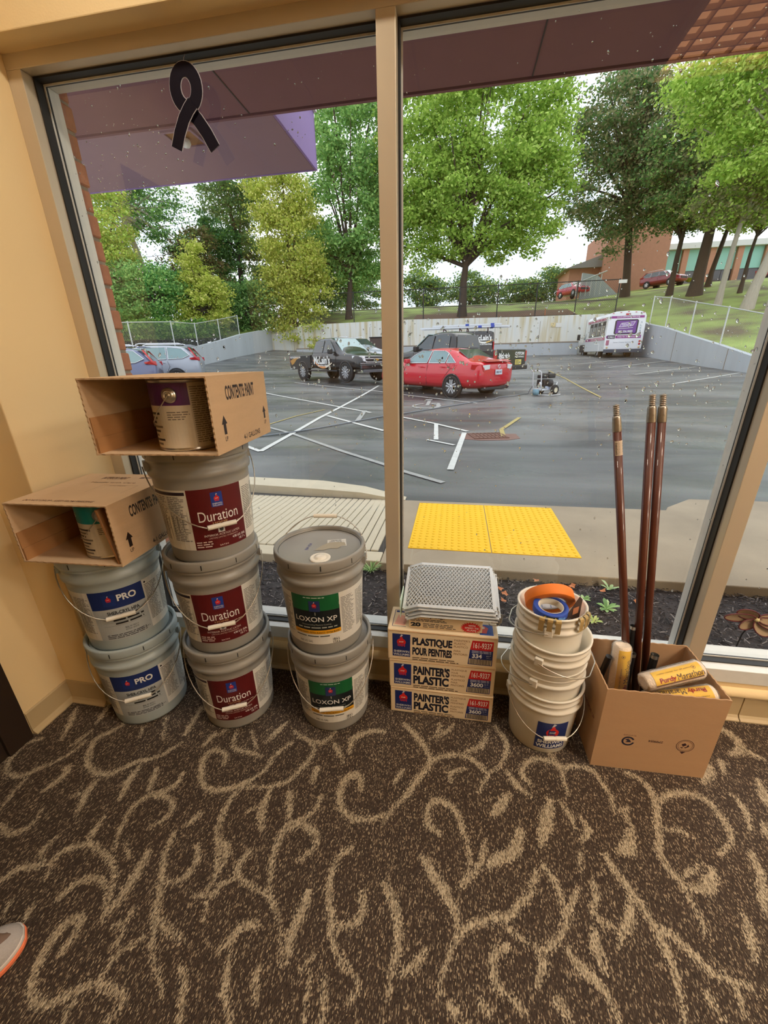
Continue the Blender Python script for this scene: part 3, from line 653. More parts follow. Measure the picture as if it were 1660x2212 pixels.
# ------------------------------------------------------------------ nested white pails
m_white = M('white_pail_plastic', S(232, 226, 212), 0.35, var=0.03, scale=5)
m_card2 = M('brown_carton_board', S(188, 150, 112), 0.8, var=0.06, scale=10, stretch=(1, 1, 4), bump=0.06, bscale=60)
def white_pail(label, loc, rz, R, hgt, base_r, bail, label_on=False, tilt=(0, 0)):
    t = thing('white_pail', label, 'pail', loc, rz, 'nested white pails'); t.rotation_euler = (tilt[0], tilt[1], rz)
    def rb(z): return base_r+(R-0.006-base_r)*z/(hgt-0.05)
    k = R-0.006
    prof = [(0, 0.003), (base_r-0.004, 0.0), (base_r, 0.004), (rb(hgt-0.075), hgt-0.075), (k+0.001, hgt-0.062), (R+0.001, hgt-0.059), (R+0.001, hgt-0.050), (k, hgt-0.046), (k, hgt-0.034), (R-0.002, hgt-0.031), (R-0.002, hgt-0.026), (k, hgt-0.022), (k, hgt-0.010), (R, hgt-0.007), (R, hgt-0.001), (R-0.003, hgt), (k-0.003, hgt-0.003), (base_r-0.003, 0.010), (0, 0.008)]
    MB().lathe(prof, 48).build('body', m_white, t)
    for s in (-1, 1): MB().box(s*(R+0.002)-0.006, -0.013, hgt-0.062, s*(R+0.002)+0.006, 0.013, hgt-0.034).build('handle_ear', m_white, t, bevel=0.002)
    zc = hgt-0.05; r = R+0.008; P = []
    for i in range(23):
        a = PI*i/22; q = min(1, math.sin(a)*1.04); P.append((-r*math.cos(a), -bail[1]*q, zc-bail[0]*q))
    h = MB().tube(P, 0.0018, 6).build('bail', m_wire, t)
    if label_on:
        mid = Vector(P[11]); g = MB()
        for a, b, rr in ((-0.038, -0.003, 0.0075), (-0.003, 0.003, 0.0066), (0.003, 0.038, 0.0075)): g.tube([(mid.x+a, mid.y, mid.z), (mid.x+b, mid.y, mid.z)], rr, 12)
        g.build('grip', m_grip, h)
        L = Lab(True); L.rect(-0.053, 0.026, 0.053, 0.152, S(22, 42, 104), 0, 10); globe_logo(L, 0, 0.106, 0.060, 1)
        L.text('SHERWIN', -0.044, 0.052, 0.044, 0.068, WHITE, 1, 0.03); L.text('WILLIAMS', -0.048, 0.031, 0.048, 0.048, WHITE, 1, 0.03)
        L.mesh(cone_fn(lambda z: rb(z)+0.0004)).build('paper_label', m_print, t)
    return t
WX, WY = 0.362, 1.196
white_pail('lowest white pail with blue label and hanging handle, standing on the carpet', (WX, WY, 0), rad(8), 0.126, 0.255, 0.108, (0.098, 0.136), True)
white_pail('second white pail from the floor, its wire handle swung to the left back', (WX-0.004, WY-0.002, 0.103), rad(-120), 0.125, 0.255, 0.108, (0.03, 0.150), False, (rad(1), rad(-0.5)))
white_pail('third white pail from the floor, its wire handle loop at the right', (WX-0.008, WY-0.004, 0.203), rad(62), 0.123, 0.255, 0.106, (0.045, 0.138), False, (rad(1), rad(-1)))
TZ = 0.303
tp = white_pail('topmost smaller white pail filled with tape rolls and clips', (WX-0.014, WY-0.006, TZ), rad(-105), 0.109, 0.255, 0.098, (0.03, 0.128), False, (rad(1.5), rad(-1.5)))
TOPR = TZ+0.255; tx, ty = WX-0.022, WY-0.014
m_otape = M('orange_masking_tape', S(238, 128, 40), 0.6, var=0.03); m_btape = M('blue_masking_tape', S(40, 74, 168), 0.55, var=0.05)
m_core = M('paper_tube', S(226, 220, 206), 0.8)
def tape(name, label, loc, rot, R, rin, wd, mat, core, group, words=None):
    t = thing(name, label, 'tape roll', loc, 0, group); t.rotation_euler = rot
    MB().lathe([(rin+0.003, 0), (R-0.001, 0), (R, 0.001), (R, wd-0.001), (R-0.001, wd), (rin+0.003, wd), (rin+0.003, 0)], 48).build('tape', mat, t)
    c = MB().lathe([(rin, 0.001), (rin+0.003, 0.001), (rin+0.003, wd-0.001), (rin, wd-0.001), (rin, 0.001)], 40).build('core', core, t)
    if words:
        L = Lab(); L.rect(-0.025, 0.004, 0.018, wd-0.004, BLACK, 0, 6); L.text(words[0], -0.023, 0.007, 0.016, wd-0.006, S(240, 220, 120), 1, 0.03)
        L.text(words[1], 0.021, 0.007, 0.046, wd-0.006, S(120, 180, 240), 1, 0.03)
        L.mesh(cone_fn(lambda z: R, -PI/2-0.25)).build('wrap_print', m_print, t)
    return t
t = tape('tape_roll', 'large orange masking tape roll sticking out of the top white pail', (tx-0.002, ty+0.052, TOPR+0.006), (rad(122), rad(0), rad(4)), 0.078, 0.048, 0.036, m_otape, m_core, None)
L = Lab(); L.rect(-0.12, 0.003, 0.12, 0.033, S(232, 232, 236), 0, 16)
for k in range(8): L.rect(-0.12+0.03*k, 0.006, -0.108+0.03*k, 0.018, S(90, 100, 140), 1); L.rect(-0.11+0.03*k, 0.020, -0.095+0.03*k, 0.030, S(150, 160, 190), 1)
mb = L.mesh(cone_fn(lambda z: 0.0474)); mb.build('core_print', m_print, t)
tape('tape_roll', 'blue tape roll with yellow lettering, lying in the top white pail', (tx-0.012, ty-0.029, TOPR-0.009), (rad(5), 0, rad(8)), 0.053, 0.036, 0.024, m_btape, m_core, None, ('Scotch', 'Blue'))
t = thing('abrasive_sheet', 'dark folded sheet standing at the right inside the top white pail', 'sandpaper', (tx+0.062, ty-0.010, TOPR-0.10))
m_abr = M('dark_abrasive_paper', S(70, 50, 42), 0.8, var=0.15, scale=90)
MB().prism([(0, 0), (0.075, 0), (0.078, 0.125), (0.062, 0.14), (0.0, 0.075)], lambda u, v, d: (-0.03+u*0.75, -0.03+u*0.55+d, v), -0.0012, 0.0012).build('sheet', m_abr, t)
L = Lab(); L.rect(0.012, 0.05, 0.04, 0.075, S(190, 120, 80), 0); L.mesh(plane_fn((-0.012, -0.0195, 0.03), (0.75, 0.55, 0), (0, 0, 1))).build('printed_mark', m_print, t)
# wire grids pushed down inside the pail, and six brass-toned clips over its rim
t = thing('mesh_screen', 'dark crossed wire mesh lying across the mouth of the top white pail', 'wire mesh', (tx+0.012, ty-0.052, TOPR-0.030))
mb = MB()
for k in range(9):
    u = -0.07+0.0175*k
    for s in (-1, 1): mb.tube([(u, -0.022+abs(u)*0.15, 0.0), (u+s*0.035, 0.020, 0.004)], 0.0012, 5)
mb.build('wires', M('dark_steel_wire', (0.35, 0.35, 0.36), 0.35, metal=0.9), t)
m_brass = M('brass_toned_clip', (0.80, 0.62, 0.30), 0.38, metal=0.8)
clip = None
for k, a in enumerate((-116, -104, -92, -54, -43, -32)):
    A = rad(a); R = 0.109
    px, py = WX-0.0188+(R-0.001)*math.cos(A), WY+0.0022+(R-0.001)*math.sin(A)
    lab = ['leftmost brass clip on the pail rim, left trio', 'middle brass clip of the left trio on the pail rim', 'right-hand brass clip of the left trio on the pail rim', 'left-hand brass clip of the right trio on the pail rim', 'middle brass clip of the right trio on the pail rim', 'rightmost brass clip on the pail rim, right trio'][k]
    if clip is None:
        mb = MB(); wv = 0.0078
        prof = [(-0.006, -0.028), (-0.006, -0.004), (-0.003, 0.003), (0.002, 0.006), (0.007, 0.004), (0.009, -0.002), (0.009, -0.036), (0.0065, -0.043)]
        n = len(prof); vs = []
        for th in (0, 0.0015):
            for y in (-wv, wv): vs += [(u+th, y, v-th*0.3) for u, v in prof]
        fs = []
        for i in range(n-1): fs += [(i, i+1, n+i+1, n+i), (2*n+i, 3*n+i, 3*n+i+1, 2*n+i+1), (i, 2*n+i, 2*n+i+1, i+1), (n+i, n+i+1, 3*n+i+1, 3*n+i)]
        mb.add(vs, fs); clip = mb.build('rim_clip', m_brass, None, loc=(px, py, TOPR)); clip.rotation_euler = (0, 0, A); tag(clip, lab, 'clip', 'brass clips on the pail rim')
    else:
        c = clip.copy(); C.objects.link(c); c.location = (px, py, TOPR+[0, .001, .0, .0, .001, .001][k]); c.rotation_euler = (0, 0, A); c['label'] = lab
# ------------------------------------------------------------------ brown carton with rollers and poles
t = thing('supply_carton', 'open brown cardboard box holding wrapped paint rollers and wooden poles', 'cardboard box', (0.686, 1.072, 0), rad(1.2))
W, D, H, th = 0.352, 0.250, 0.338, 0.004
def jagged(L, n, seed, amp=0.003):
    r = random.Random(seed); return [(L*i/n, H+amp*((i % 2)*0.8+0.2*r.random())-amp) for i in range(n+1)]
def side(name, fn, L, seed):
    top = jagged(L, 22, seed); MB().prism([(0, 0)]+[(L, 0)]+top[::-1], fn, 0, th).build(name, m_card2, t)
side('front_panel', lambda u, v, d: (-W/2+u, d, v), W, 1)
side('back_panel', lambda u, v, d: (-W/2+u, D-th+d, v), W, 2)
side('left_panel', lambda u, v, d: (-W/2+d, th+u, v), D-2*th, 3)
side('right_panel', lambda u, v, d: (W/2-th+d, th+u, v), D-2*th, 4)
MB().box(-W/2+th, th, 0.0, W/2-th, D-th, th).build('bottom_panel', m_card2, t)
ink = S(62, 36, 40); dk = S(34, 34, 56); L = Lab()
L.ring(0.098, 0.128, 0.014, 0.020, dk, 0, 28, 2, 27); L.poly([(0.088, 0.134), (0.100, 0.140), (0.098, 0.128)], dk, 0); L.poly([(0.090, 0.122), (0.108, 0.124), (0.102, 0.136)], dk, 0)
L.lines(0.080, 0.151, 0.120, 0.158, 2, S(120, 80, 60), 0, seed=4, ragged=0.0)
L.text('ZP09054', 0.158, 0.134, 0.202, 0.143, ink, 0, 0.02, rot=PI)
L.ring(0.268, 0.134, 0.0245, 0.0262, ink, 0, 36); L.ring(0.268, 0.134, 0.0205, 0.0215, ink, 0, 36)
L.poly([(0.256, 0.140), (0.266, 0.146), (0.272, 0.138), (0.262, 0.130)], ink, 0); L.poly([(0.266, 0.128), (0.280, 0.132), (0.276, 0.142), (0.270, 0.124)], ink, 0); L.poly([(0.254, 0.126), (0.262, 0.122), (0.262, 0.128)], ink, 0)
L.poly([(0.258, 0.106), (0.276, 0.110), (0.266, 0.098)], ink, 0)
L.mesh(plane_fn((-W/2, 0, 0), (1, 0, 0), (0, 0, 1))).build('front_print', m_print, t)
L = Lab()
for u, v in ((0.045, 0.275), (0.045, 0.055)): L.poly([(u-0.008, v-0.03), (u+0.008, v-0.03), (u+0.008, v), (u-0.008, v)], ink, 0); L.poly([(u-0.016, v), (u+0.016, v), (u, v+0.024)], ink, 0)
L.text('THIS SIDE UP', 0.10, 0.16, 0.21, 0.174, S(120, 50, 50), 0, 0.02)
L.mesh(plane_fn((-W/2, D, 0), (0, -1, 0), (0, 0, 1))).build('side_print', m_print, t)
m_nap = M('pink_roller_nap', S(250, 228, 204), 0.9, var=0.08, scale=60, bump=0.4, bscale=160)
m_film = bpy.data.materials.new('clear_film'); m_film.use_nodes = True; tt = m_film.node_tree; tt.nodes.clear()
_o = tt.nodes.new('ShaderNodeOutputMaterial'); _t = tt.nodes.new('ShaderNodeBsdfTransparent'); _g = tt.nodes.new('ShaderNodeBsdfGlossy'); _d = tt.nodes.new('ShaderNodeBsdfDiffuse')
_m = tt.nodes.new('ShaderNodeMixShader'); _m2 = tt.nodes.new('ShaderNodeMixShader'); _l = tt.nodes.new('ShaderNodeLayerWeight'); _l.inputs['Blend'].default_value = 0.12; _n = tt.nodes.new('ShaderNodeTexNoise'); _b = tt.nodes.new('ShaderNodeBump')
_g.inputs['Roughness'].default_value = 0.12; _n.inputs['Scale'].default_value = 45; _b.inputs['Strength'].default_value = 0.8; _b.inputs['Distance'].default_value = 0.01
tt.links.new(_n.outputs['Fac'], _b.inputs['Height']); tt.links.new(_b.outputs['Normal'], _g.inputs['Normal']); 
_m.inputs['Fac'].default_value = 0.10; tt.links.new(_t.outputs[0], _m.inputs[1]); tt.links.new(_d.outputs[0], _m.inputs[2]); tt.links.new(_l.outputs[0], _m2.inputs['Fac'])
tt.links.new(_m.outputs[0], _m2.inputs[1]); tt.links.new(_g.outputs[0], _m2.inputs[2]); tt.links.new(_m2.outputs[0], _o.inputs['Surface'])
def roller(label, a, b, face, flip, R=0.0275):
    """wrapped roller cover from a to b; 'face' is the direction its yellow sleeve looks"""
    a, b = Vector(a), Vector(b); z = (b-a); Ln = z.length; z.normalize(); y = -(Vector(face)-z*Vector(face).dot(z)).normalized(); x = y.cross(z)
    Rm = Matrix((x, y, z)).transposed()
    t = thing('roller_cover', label, 'paint roller', a, 0, 'wrapped paint roller covers in the brown box'); t.rotation_euler = Rm.to_euler()
    MB().lathe([(0.0, 0.004), (0.017, 0.004), (R-0.004, 0.0), (R, 0.006), (R, Ln-0.006), (R-0.004, Ln), (0.017, Ln-0.004), (0.0, Ln-0.004)], 28).build('nap', m_nap, t)
    f = MB(); r_ = random.Random(int(Ln*1e4)+len(label)); vs = []; n = 28; zs = [-0.012, -0.006, 0.0, 0.01]+[0.01+(Ln-0.02)*k/10 for k in range(1, 11)]+[Ln, Ln+0.006, Ln+0.012]
    rr = [0.004, 0.016, 0.026]+[0.031]*11+[0.026, 0.016, 0.004]
    prof = []
    for zq, rq in zip(zs, rr+[0.004]*10): prof.append((rq, zq))
    for rq, zq in prof:
        for k in range(n):
            q = rq*(1+0.06*r_.uniform(-1, 1)); an = 2*PI*k/n; vs.append((q*math.cos(an), q*math.sin(an), zq))
    f.add(vs, [(i*n+k, i*n+(k+1) % n, (i+1)*n+(k+1) % n, (i+1)*n+k) for i in range(len(prof)-1) for k in range(n)], sm=True)
    f.build('plastic_wrap', m_film, t)
    L = Lab(True); yel = S(255, 204, 24); hw = 0.025
    L.rect(-hw, 0.026, hw, Ln-0.012, yel, 0, 10)
    r2 = R+0.0012
    def put(s, z0, z1, u0, u1, col, bold):
        vs, fs = text2d(s, bold); sg = -1 if flip else 1
        pts = []
        for q, p in vs:
            zz_ = z0+(z1-z0)*q; uu = u1-(u1-u0)*p
            pts.append((uu, zz_) if not flip else (-uu, Ln+0.014-zz_))
        L.p.append((pts, fs, col, 5))
    put('Purdy', 0.040, 0.092, 0.000, 0.019, S(170, 40, 30), 0.03); put('Marathon', 0.096, 0.180, -0.001, 0.017, S(80, 54, 20), 0.0)
    put('roller cover for all paints', 0.040, 0.150, -0.014, -0.009, S(120, 80, 20), 0.0)
    L.ring(-0.010, Ln-0.034, 0.005, 0.006, S(140, 90, 20), 1, 18); L.disc(-0.010, Ln-0.034, 0.0025, 0.003, S(140, 90, 20), 1, 10)
    L.rect(0.0195, 0.026, hw, Ln-0.012, S(120, 70, 16), 1)
    L.mesh(cone_fn(lambda z: r2)).build('paper_sleeve', m_print, t)
    return t
roller('wrapped paint roller standing upright at the left of the brown box', (0.600, 1.190, 0.165), (0.601, 1.232, 0.388), (0.25, -1, 0.35), False)
roller('wrapped paint roller lying slanted in the middle of the brown box', (0.632, 1.120, 0.330), (0.812, 1.165, 0.372), (-0.1, -1, 1.1), False)
roller('wrapped paint roller lying lowest at the right of the brown box', (0.642, 1.112, 0.262), (0.842, 1.120, 0.315), (0, -0.55, 1.2), True)
# filler boxes of rollers below keep them at this height: dark roller frames
m_frameblk = M('black_handle_plastic', (0.012, 0.012, 0.013), 0.35)
def frame_tool(label, a, b, r, capped):
    t = thing('paint_roller_frame', label, 'roller frame', a, 0, 'black roller frames in the brown box')
    d = Vector(b)-Vector(a)
    MB().tube([(0, 0, 0), d*0.5, d], r, 14).build('handle', m_frameblk, t)
    if capped:
        u = d.normalized()
        MB().tube([d-u*0.006, d+u*0.006], r*1.04, 16, cap=False).tube([d-u*0.004, d+u*0.0062], r*0.72, 16, cap=False).build('metal_collar', m_tin, t)
        mb = MB().tube([d*0.1, d*0.98], r*0.35, 8); 
    return t
frame_tool('tall black roller handle with pale tip, left of the poles', (0.660, 1.262, 0.006), (0.652, 1.292, 0.418), 0.0105, True)
frame_tool('black roller handle with bright ring, right of the tall black handle', (0.700, 1.215, 0.006), (0.708, 1.230, 0.352), 0.0125, True)
frame_tool('short black roller handle with ring, behind the upright roller', (0.652, 1.238, 0.006), (0.646, 1.246, 0.338), 0.0115, True)
frame_tool('thick black roller handle in the left back corner of the box', (0.540, 1.270, 0.006), (0.560, 1.215, 0.345), 0.010, False)
# poles
m_pole = M('stained_wood_pole', S(84, 38, 22), 0.42, var=0.25, scale=18, stretch=(6, 6, 0.4), coat=0.3)
m_ferrule = M('dull_metal_ferrule', (0.36, 0.32, 0.27), 0.4, metal=0.8, var=0.2, scale=50)
def pole(label, a, b, sticker):
    a, b = Vector(a), Vector(b); d = b-a; Ln = d.length; z = d.normalized(); y = Vector((0, 1, 0)); x = y.cross(z).normalized(); y = z.cross(x)
    t = thing('extension_pole', label, 'pole', a, 0, 'wooden extension poles in the brown box'); t.rotation_euler = Matrix((x, y, z)).transposed().to_euler()
    R = 0.0122
    MB().lathe([(0, 0), (R, 0), (R, Ln-0.07), (0, Ln-0.07)], 20).build('shaft', m_pole, t)
    f = MB().lathe([(R+0.0004, Ln-0.078), (R+0.0006, Ln-0.074), (R-0.0005, Ln-0.038), (R-0.002, Ln-0.032), (0.007, Ln-0.030)], 20)
    f.box(-0.0015, -R-0.001, Ln-0.058, 0.0015, -R+0.002, Ln-0.055)
    fe = f.build('ferrule', m_ferrule, t)
    pr = []
    for k in range(6): z0 = Ln-0.030+k*0.0052; pr += [(0.0068, z0), (0.0092, z0+0.0016), (0.0092, z0+0.0030), (0.0068, z0+0.0046)]
    pr.append((0.0, Ln+0.003))
    MB().lathe(pr, 18).build('threaded_tip', m_ferrule, fe)
    if sticker:
        L = Lab(); L.rect(-0.012, Ln-0.150, 0.016, Ln-0.105, S(214, 196, 176), 0, 5)
        for k in range(9): L.rect(0.000, Ln-0.146+0.0043*k, 0.012, Ln-0.146+0.0043*k+0.002*(1+k % 2)*0.7, BLACK, 1)
        L.lines(-0.010, Ln-0.146, -0.004, Ln-0.11, 8, S(90, 70, 60), 1)
        L.mesh(cone_fn(lambda z: R+0.0002)).build('price_sticker', m_print, t)
pole('leaning brown wooden pole with a barcode sticker near its tip', (0.694, 1.236, 0.006), (0.466, 1.305, 1.178), True)
pole('left-hand pole of the upright pair of brown wooden poles', (0.722, 1.275, 0.006), (0.5615, 1.312, 1.206), False)
pole('right-hand pole of the upright pair of brown wooden poles', (0.752, 1.279, 0.006), (0.5895, 1.312, 1.206), False)
# ------------------------------------------------------------------ ribbon hanging in front of the glass
m_rib = M('dark_purple_ribbon', S(16, 9, 24), 0.7, spec=0.15, var=0.1); m_edge = M('pale_ribbon_edge', S(176, 170, 178), 0.5)
t = thing('awareness_ribbon', 'dark purple looped ribbon sign hanging in front of the window glass', 'ribbon', (-0.795, 1.372, 1.995))
def band(mb, pts, hw, y0, th=0.004, mi=0):
    P = [Vector((p[0], 0, p[1])) for p in pts]; N = len(P); vs = []
    for i in range(N):
        tg = (P[min(i+1, N-1)]-P[max(i-1, 0)]).normalized(); nn = Vector((tg.z, 0, -tg.x))
        yy = y0[i] if isinstance(y0, list) else y0
        for s, dy in ((-1, 0), (1, 0), (1, th), (-1, th)): vs.append(P[i]+nn*hw*s+Vector((0, yy+dy, 0)))
    fs = [(4*i+k, 4*i+(k+1) % 4, 4*i+4+(k+1) % 4, 4*i+4+k) for i in range(N-1) for k in range(4)]+[(0, 1, 2, 3), (4*N-4, 4*N-1, 4*N-2, 4*N-3)]
    mb.add(vs, fs, mi)
loop = []
for i in range(25):
    a = rad(-62+304*i/24); loop.append((0.033*math.cos(a), 0.052+0.041*math.sin(a)))
left_leg = [(-0.056, -0.082), (-0.038, -0.046), (-0.018, -0.016), (0.0, 0.003)]
right_leg = [(0.062, -0.088), (0.042, -0.050), (0.020, -0.018), (0.001, 0.003)]
mb = MB(); pts = loop+[]
band(mb, loop, 0.0165, 0.002); mb.build('loop', m_rib, t)
mb = MB(); band(mb, right_leg+[loop[-1]], 0.0165, 0.006); mb.build('tail', m_rib, t)
mb = MB(); band(mb, left_leg+[loop[0]], 0.0165, -0.002); mb.build('tail', m_rib, t)
mb = MB(); band(mb, left_leg+[loop[0]], 0.0185, -0.0012, 0.0015); band(mb, right_leg+[loop[-1]], 0.0185, 0.0075, 0.0015); band(mb, loop, 0.0185, 0.0035, 0.0015); mb.build('pale_edge', m_edge, t)
mb = MB().tube([(0.0, 0.004, 0.088), (0.002, 0.012, 0.12), (0.002, 0.030, 0.146)], 0.0008, 5); mb.build('hanging_thread', m_edge, t)
# ------------------------------------------------------------------ running shoe at the left edge of the frame
m_shoe = M('grey_knit_mesh', S(176, 170, 166), 0.8, var=0.12, scale=160, bump=0.3, bscale=300); m_over = M('taupe_overlay', S(120, 98, 84), 0.7, var=0.06, scale=60)
m_sole = M('coral_sole_rubber', S(244, 132, 90), 0.6, var=0.05); m_mid = M('pale_midsole_foam', S(214, 206, 198), 0.7)
t = thing('running_shoe', 'grey knit running shoe with coral sole, toe at the left edge', 'shoe', (-1.030, 0.322, 0), rad(50))
# local +x points to the toe; outline as (x, halfwidth left, halfwidth right)
OUT = [(-0.255, 0.012, 0.012), (-0.245, 0.026, 0.026), (-0.21, 0.034, 0.034), (-0.15, 0.033, 0.034), (-0.10, 0.033, 0.037), (-0.05, 0.040, 0.044), (-0.01, 0.046, 0.047), (0.02, 0.046, 0.044), (0.045, 0.040, 0.035), (0.062, 0.028, 0.023), (0.070, 0.012, 0.010)]
TOPH = [0.085, 0.098, 0.100, 0.092, 0.098, 0.088, 0.072, 0.062, 0.053, 0.044, 0.036]
_xs = np.array([o[0] for o in OUT]); _t = np.arange(len(OUT)); _tt = np.linspace(0, len(OUT)-1, 41)
def _cr(v):
    v = np.asarray(v, float); r = []
    for q in _tt:
        i = min(int(q), len(v)-2); f = q-i; p0, p1, p2, p3 = v[max(i-1, 0)], v[i], v[i+1], v[min(i+2, len(v)-1)]
        r.append(0.5*(2*p1+(p2-p0)*f+(2*p0-5*p1+4*p2-p3)*f*f+(3*p1-p0-3*p2+p3)*f**3))
    return r
TOPH = _cr(TOPH); OUT = list(zip(_cr(_xs), _cr([o[1] for o in OUT]), _cr([o[2] for o in OUT])))
def ring_solid(mb, z0, z1, g=0.0):
    n = len(OUT); lp = [(x+(g if x > 0 else -g if x < -0.25 else 0), a+g) for x, a, b in OUT]+[(x+(g if x > 0 else -g if x < -0.25 else 0), -b-g) for x, a, b in OUT[::-1]]
    zt = lambda x: 0.0 if x < 0 else 0.010*(max(0, x)/0.07)**2
    vs = [(x, y, z0+zt(x)) for x, y in lp]+[(x, y, z1+zt(x)) for x, y in lp]; m = len(lp)
    mb.add(vs, [tuple(range(m-1, -1, -1)), tuple(range(m, 2*m))]+[(i, (i+1) % m, (i+1) % m+m, i+m) for i in range(m)])
mb = MB(); ring_solid(mb, 0.0, 0.012, 0.003); mb.build('outsole', m_sole, t, bevel=0.002)
mb = MB(); ring_solid(mb, 0.012, 0.024, 0.0015); mb.build('midsole', m_mid, t, bevel=0.003)
def shell(g, z0, i0, i1, cut=False):
    mb = MB(); vs = []; K = 13
    for i in range(i0, i1+1):
        x, a, b = OUT[i]; h = TOPH[i]
        for k in range(K):
            u = PI*k/(K-1); y = (a if u < PI/2 else b)*math.copysign(abs(math.cos(u))**0.75, math.cos(u)); zz_ = z0+(h-z0)*math.sin(u)**0.8
            vs.append((x+g*(1 if i == len(OUT)-1 else 0), y*(1+g*20), zz_+g))
    N = i1-i0+1
    mb.add(vs, [(i*K+k, i*K+k+1, (i+1)*K+k+1, (i+1)*K+k) for i in range(N-1) for k in range(K-1)]+[tuple(range(K-1, -1, -1)), tuple(range((N-1)*K, N*K))], sm=True)
    return mb
shell(0, 0.022, 0, len(OUT)-1).build('upper', m_shoe, t)
mb = MB(); K = 7; vs = []
for i, (x, h) in enumerate(((-0.005, 0.0745), (0.018, 0.0655), (0.034, 0.0590), (0.046, 0.0535), (0.052, 0.049))):
    wv = (0.030, 0.026, 0.021, 0.014, 0.005)[i]
    for k in range(K): s = -1+2*k/(K-1); vs.append((x, s*wv, h-0.010*abs(s)**2+0.0015))
mb.add(vs, [(i*K+k, i*K+k+1, (i+1)*K+k+1, (i+1)*K+k) for i in range(4) for k in range(K-1)], sm=True); mb.build('toe_overlay', m_over, t)
m_lace = M('grey_lace', S(150, 146, 142), 0.8)
for k in range(5):
    x = -0.015-0.020*k; h = 0.082+0.0045*k
    MB().tube([(x, 0.026, h-0.006), (x-0.004, 0.010, h+0.004), (x-0.004, -0.010, h+0.004), (x, -0.026, h-0.006)], 0.0028, 8).build('lace', m_lace, t)
# ------------------------------------------------------------------ outside: building front and canopy
m_brick = M('red_brick', S(178, 118, 92), 0.85, var=0.2, scale=30, bump=0.2, bscale=120)
m_mortar = M('mortar', S(150, 138, 124), 0.9, var=0.1, scale=60)
m_canopy = M('mauve_canopy_board', S(150, 122, 134), 0.75, var=0.08, scale=3)
m_soffit = M('maroon_soffit', S(126, 86, 92), 0.75, var=0.08, scale=8)
m_fascia = M('purple_fascia', S(146, 118, 176), 0.6, var=0.06, scale=6)
m_conc = M('weathered_concrete', S(166, 150, 126), 0.75, var=0.42, scale=1.6, bump=0.15, bscale=90)
m_ramp = M('grooved_ramp_concrete', S(206, 194, 168), 0.75, var=0.10, scale=9, bump=0.1, bscale=80)
mb = MB(); mb.box(-1.95, 1.482, -0.2, -1.325, 1.535, 2.6); pier = struct('wall_outside', mb, m_mortar)
bk = None
for k in range(35):
    z = -0.16+0.0765*k
    for half in range(2):
        x0 = -1.318-0.205*(half+1)+(0.0 if k % 2 == 0 else 0.0); 
        if bk is None:
            bk = MB().box(0.004, 0.0, 0.0, 0.201, 0.056, 0.066).build('brick', m_brick, pier, bevel=0.004, seg=1, loc=(x0, 1.4835, z))
        else:
            b = bk.copy(); C.objects.link(b); b.location = (x0+(0.006 if k % 2 else 0.0), 1.4835+(0.002 if (k*7+half) % 3 == 0 else 0), z)
mb = MB(); mb.box(-3.4, 1.482, 2.182, 4.2, 1.50, 2.75); struct('wall_outside_top', mb, m_soffit)
mb = MB(); mb.box(-3.4, 1.482, -0.25, 4.2, 1.50, 0.165); struct('wall_outside_bottom', mb, m_mortar)
mb = MB(); mb.box(-4.5, 1.50, 2.60, 4.5, 2.70, 2.95); s = struct('soffit_overhang', mb, m_soffit, bevel=0.01)
mb = MB(); mb.box(-4.5, 2.702, 2.594, 4.5, 2.722, 2.96); mb.build('edge_strip', m_soffit, s)
for k in range(6): MB().box(-4.2+1.5*k, 1.51, 2.5975, -4.194+1.5*k, 2.69, 2.6).build('panel_joint', m_dark, s)
mb = MB(); mb.box(-4.5, 2.722, 2.60, -1.077, 3.445, 2.93); s2 = struct('entrance_canopy', mb, m_canopy, bevel=0.006)
MB().box(-1.077, 2.724, 2.597, -1.062, 3.455, 2.93).build('end_fascia', m_fascia, s2, bevel=0.003)
MB().box(-4.5, 3.445, 2.597, -1.062, 3.462, 2.93).build('front_fascia', m_fascia, s2, bevel=0.003)
MB().box(-4.5, 2.722, 2.93, -1.045, 3.475, 2.96).build('metal_drip_edge', m_frame_out, s2)
m_bronze = M('bronze_metal', S(150, 104, 60), 0.5, metal=0.2)
t = thing('soffit_lamp', 'square bronze downlight set in the underside of the outside canopy', 'lamp', (-1.70, 2.845, 2.60))
mb = MB()
for a, b, c_, d in ((-0.10, -0.10, 0.10, -0.085), (-0.10, 0.085, 0.10, 0.10), (-0.10, -0.085, -0.085, 0.085), (0.085, -0.085, 0.10, 0.085)): mb.box(a, b, -0.012, c_, d, 0.0)
mb.build('trim_ring', m_canopy, t); MB().box(-0.085, -0.085, -0.004, 0.085, 0.085, -0.001).build('housing', m_bronze, t)
MB().lathe([(0, -0.05), (0.02, -0.046), (0.03, -0.03), (0.026, -0.012), (0.016, -0.004)], 16).build('bulb', m_frame_out, t)
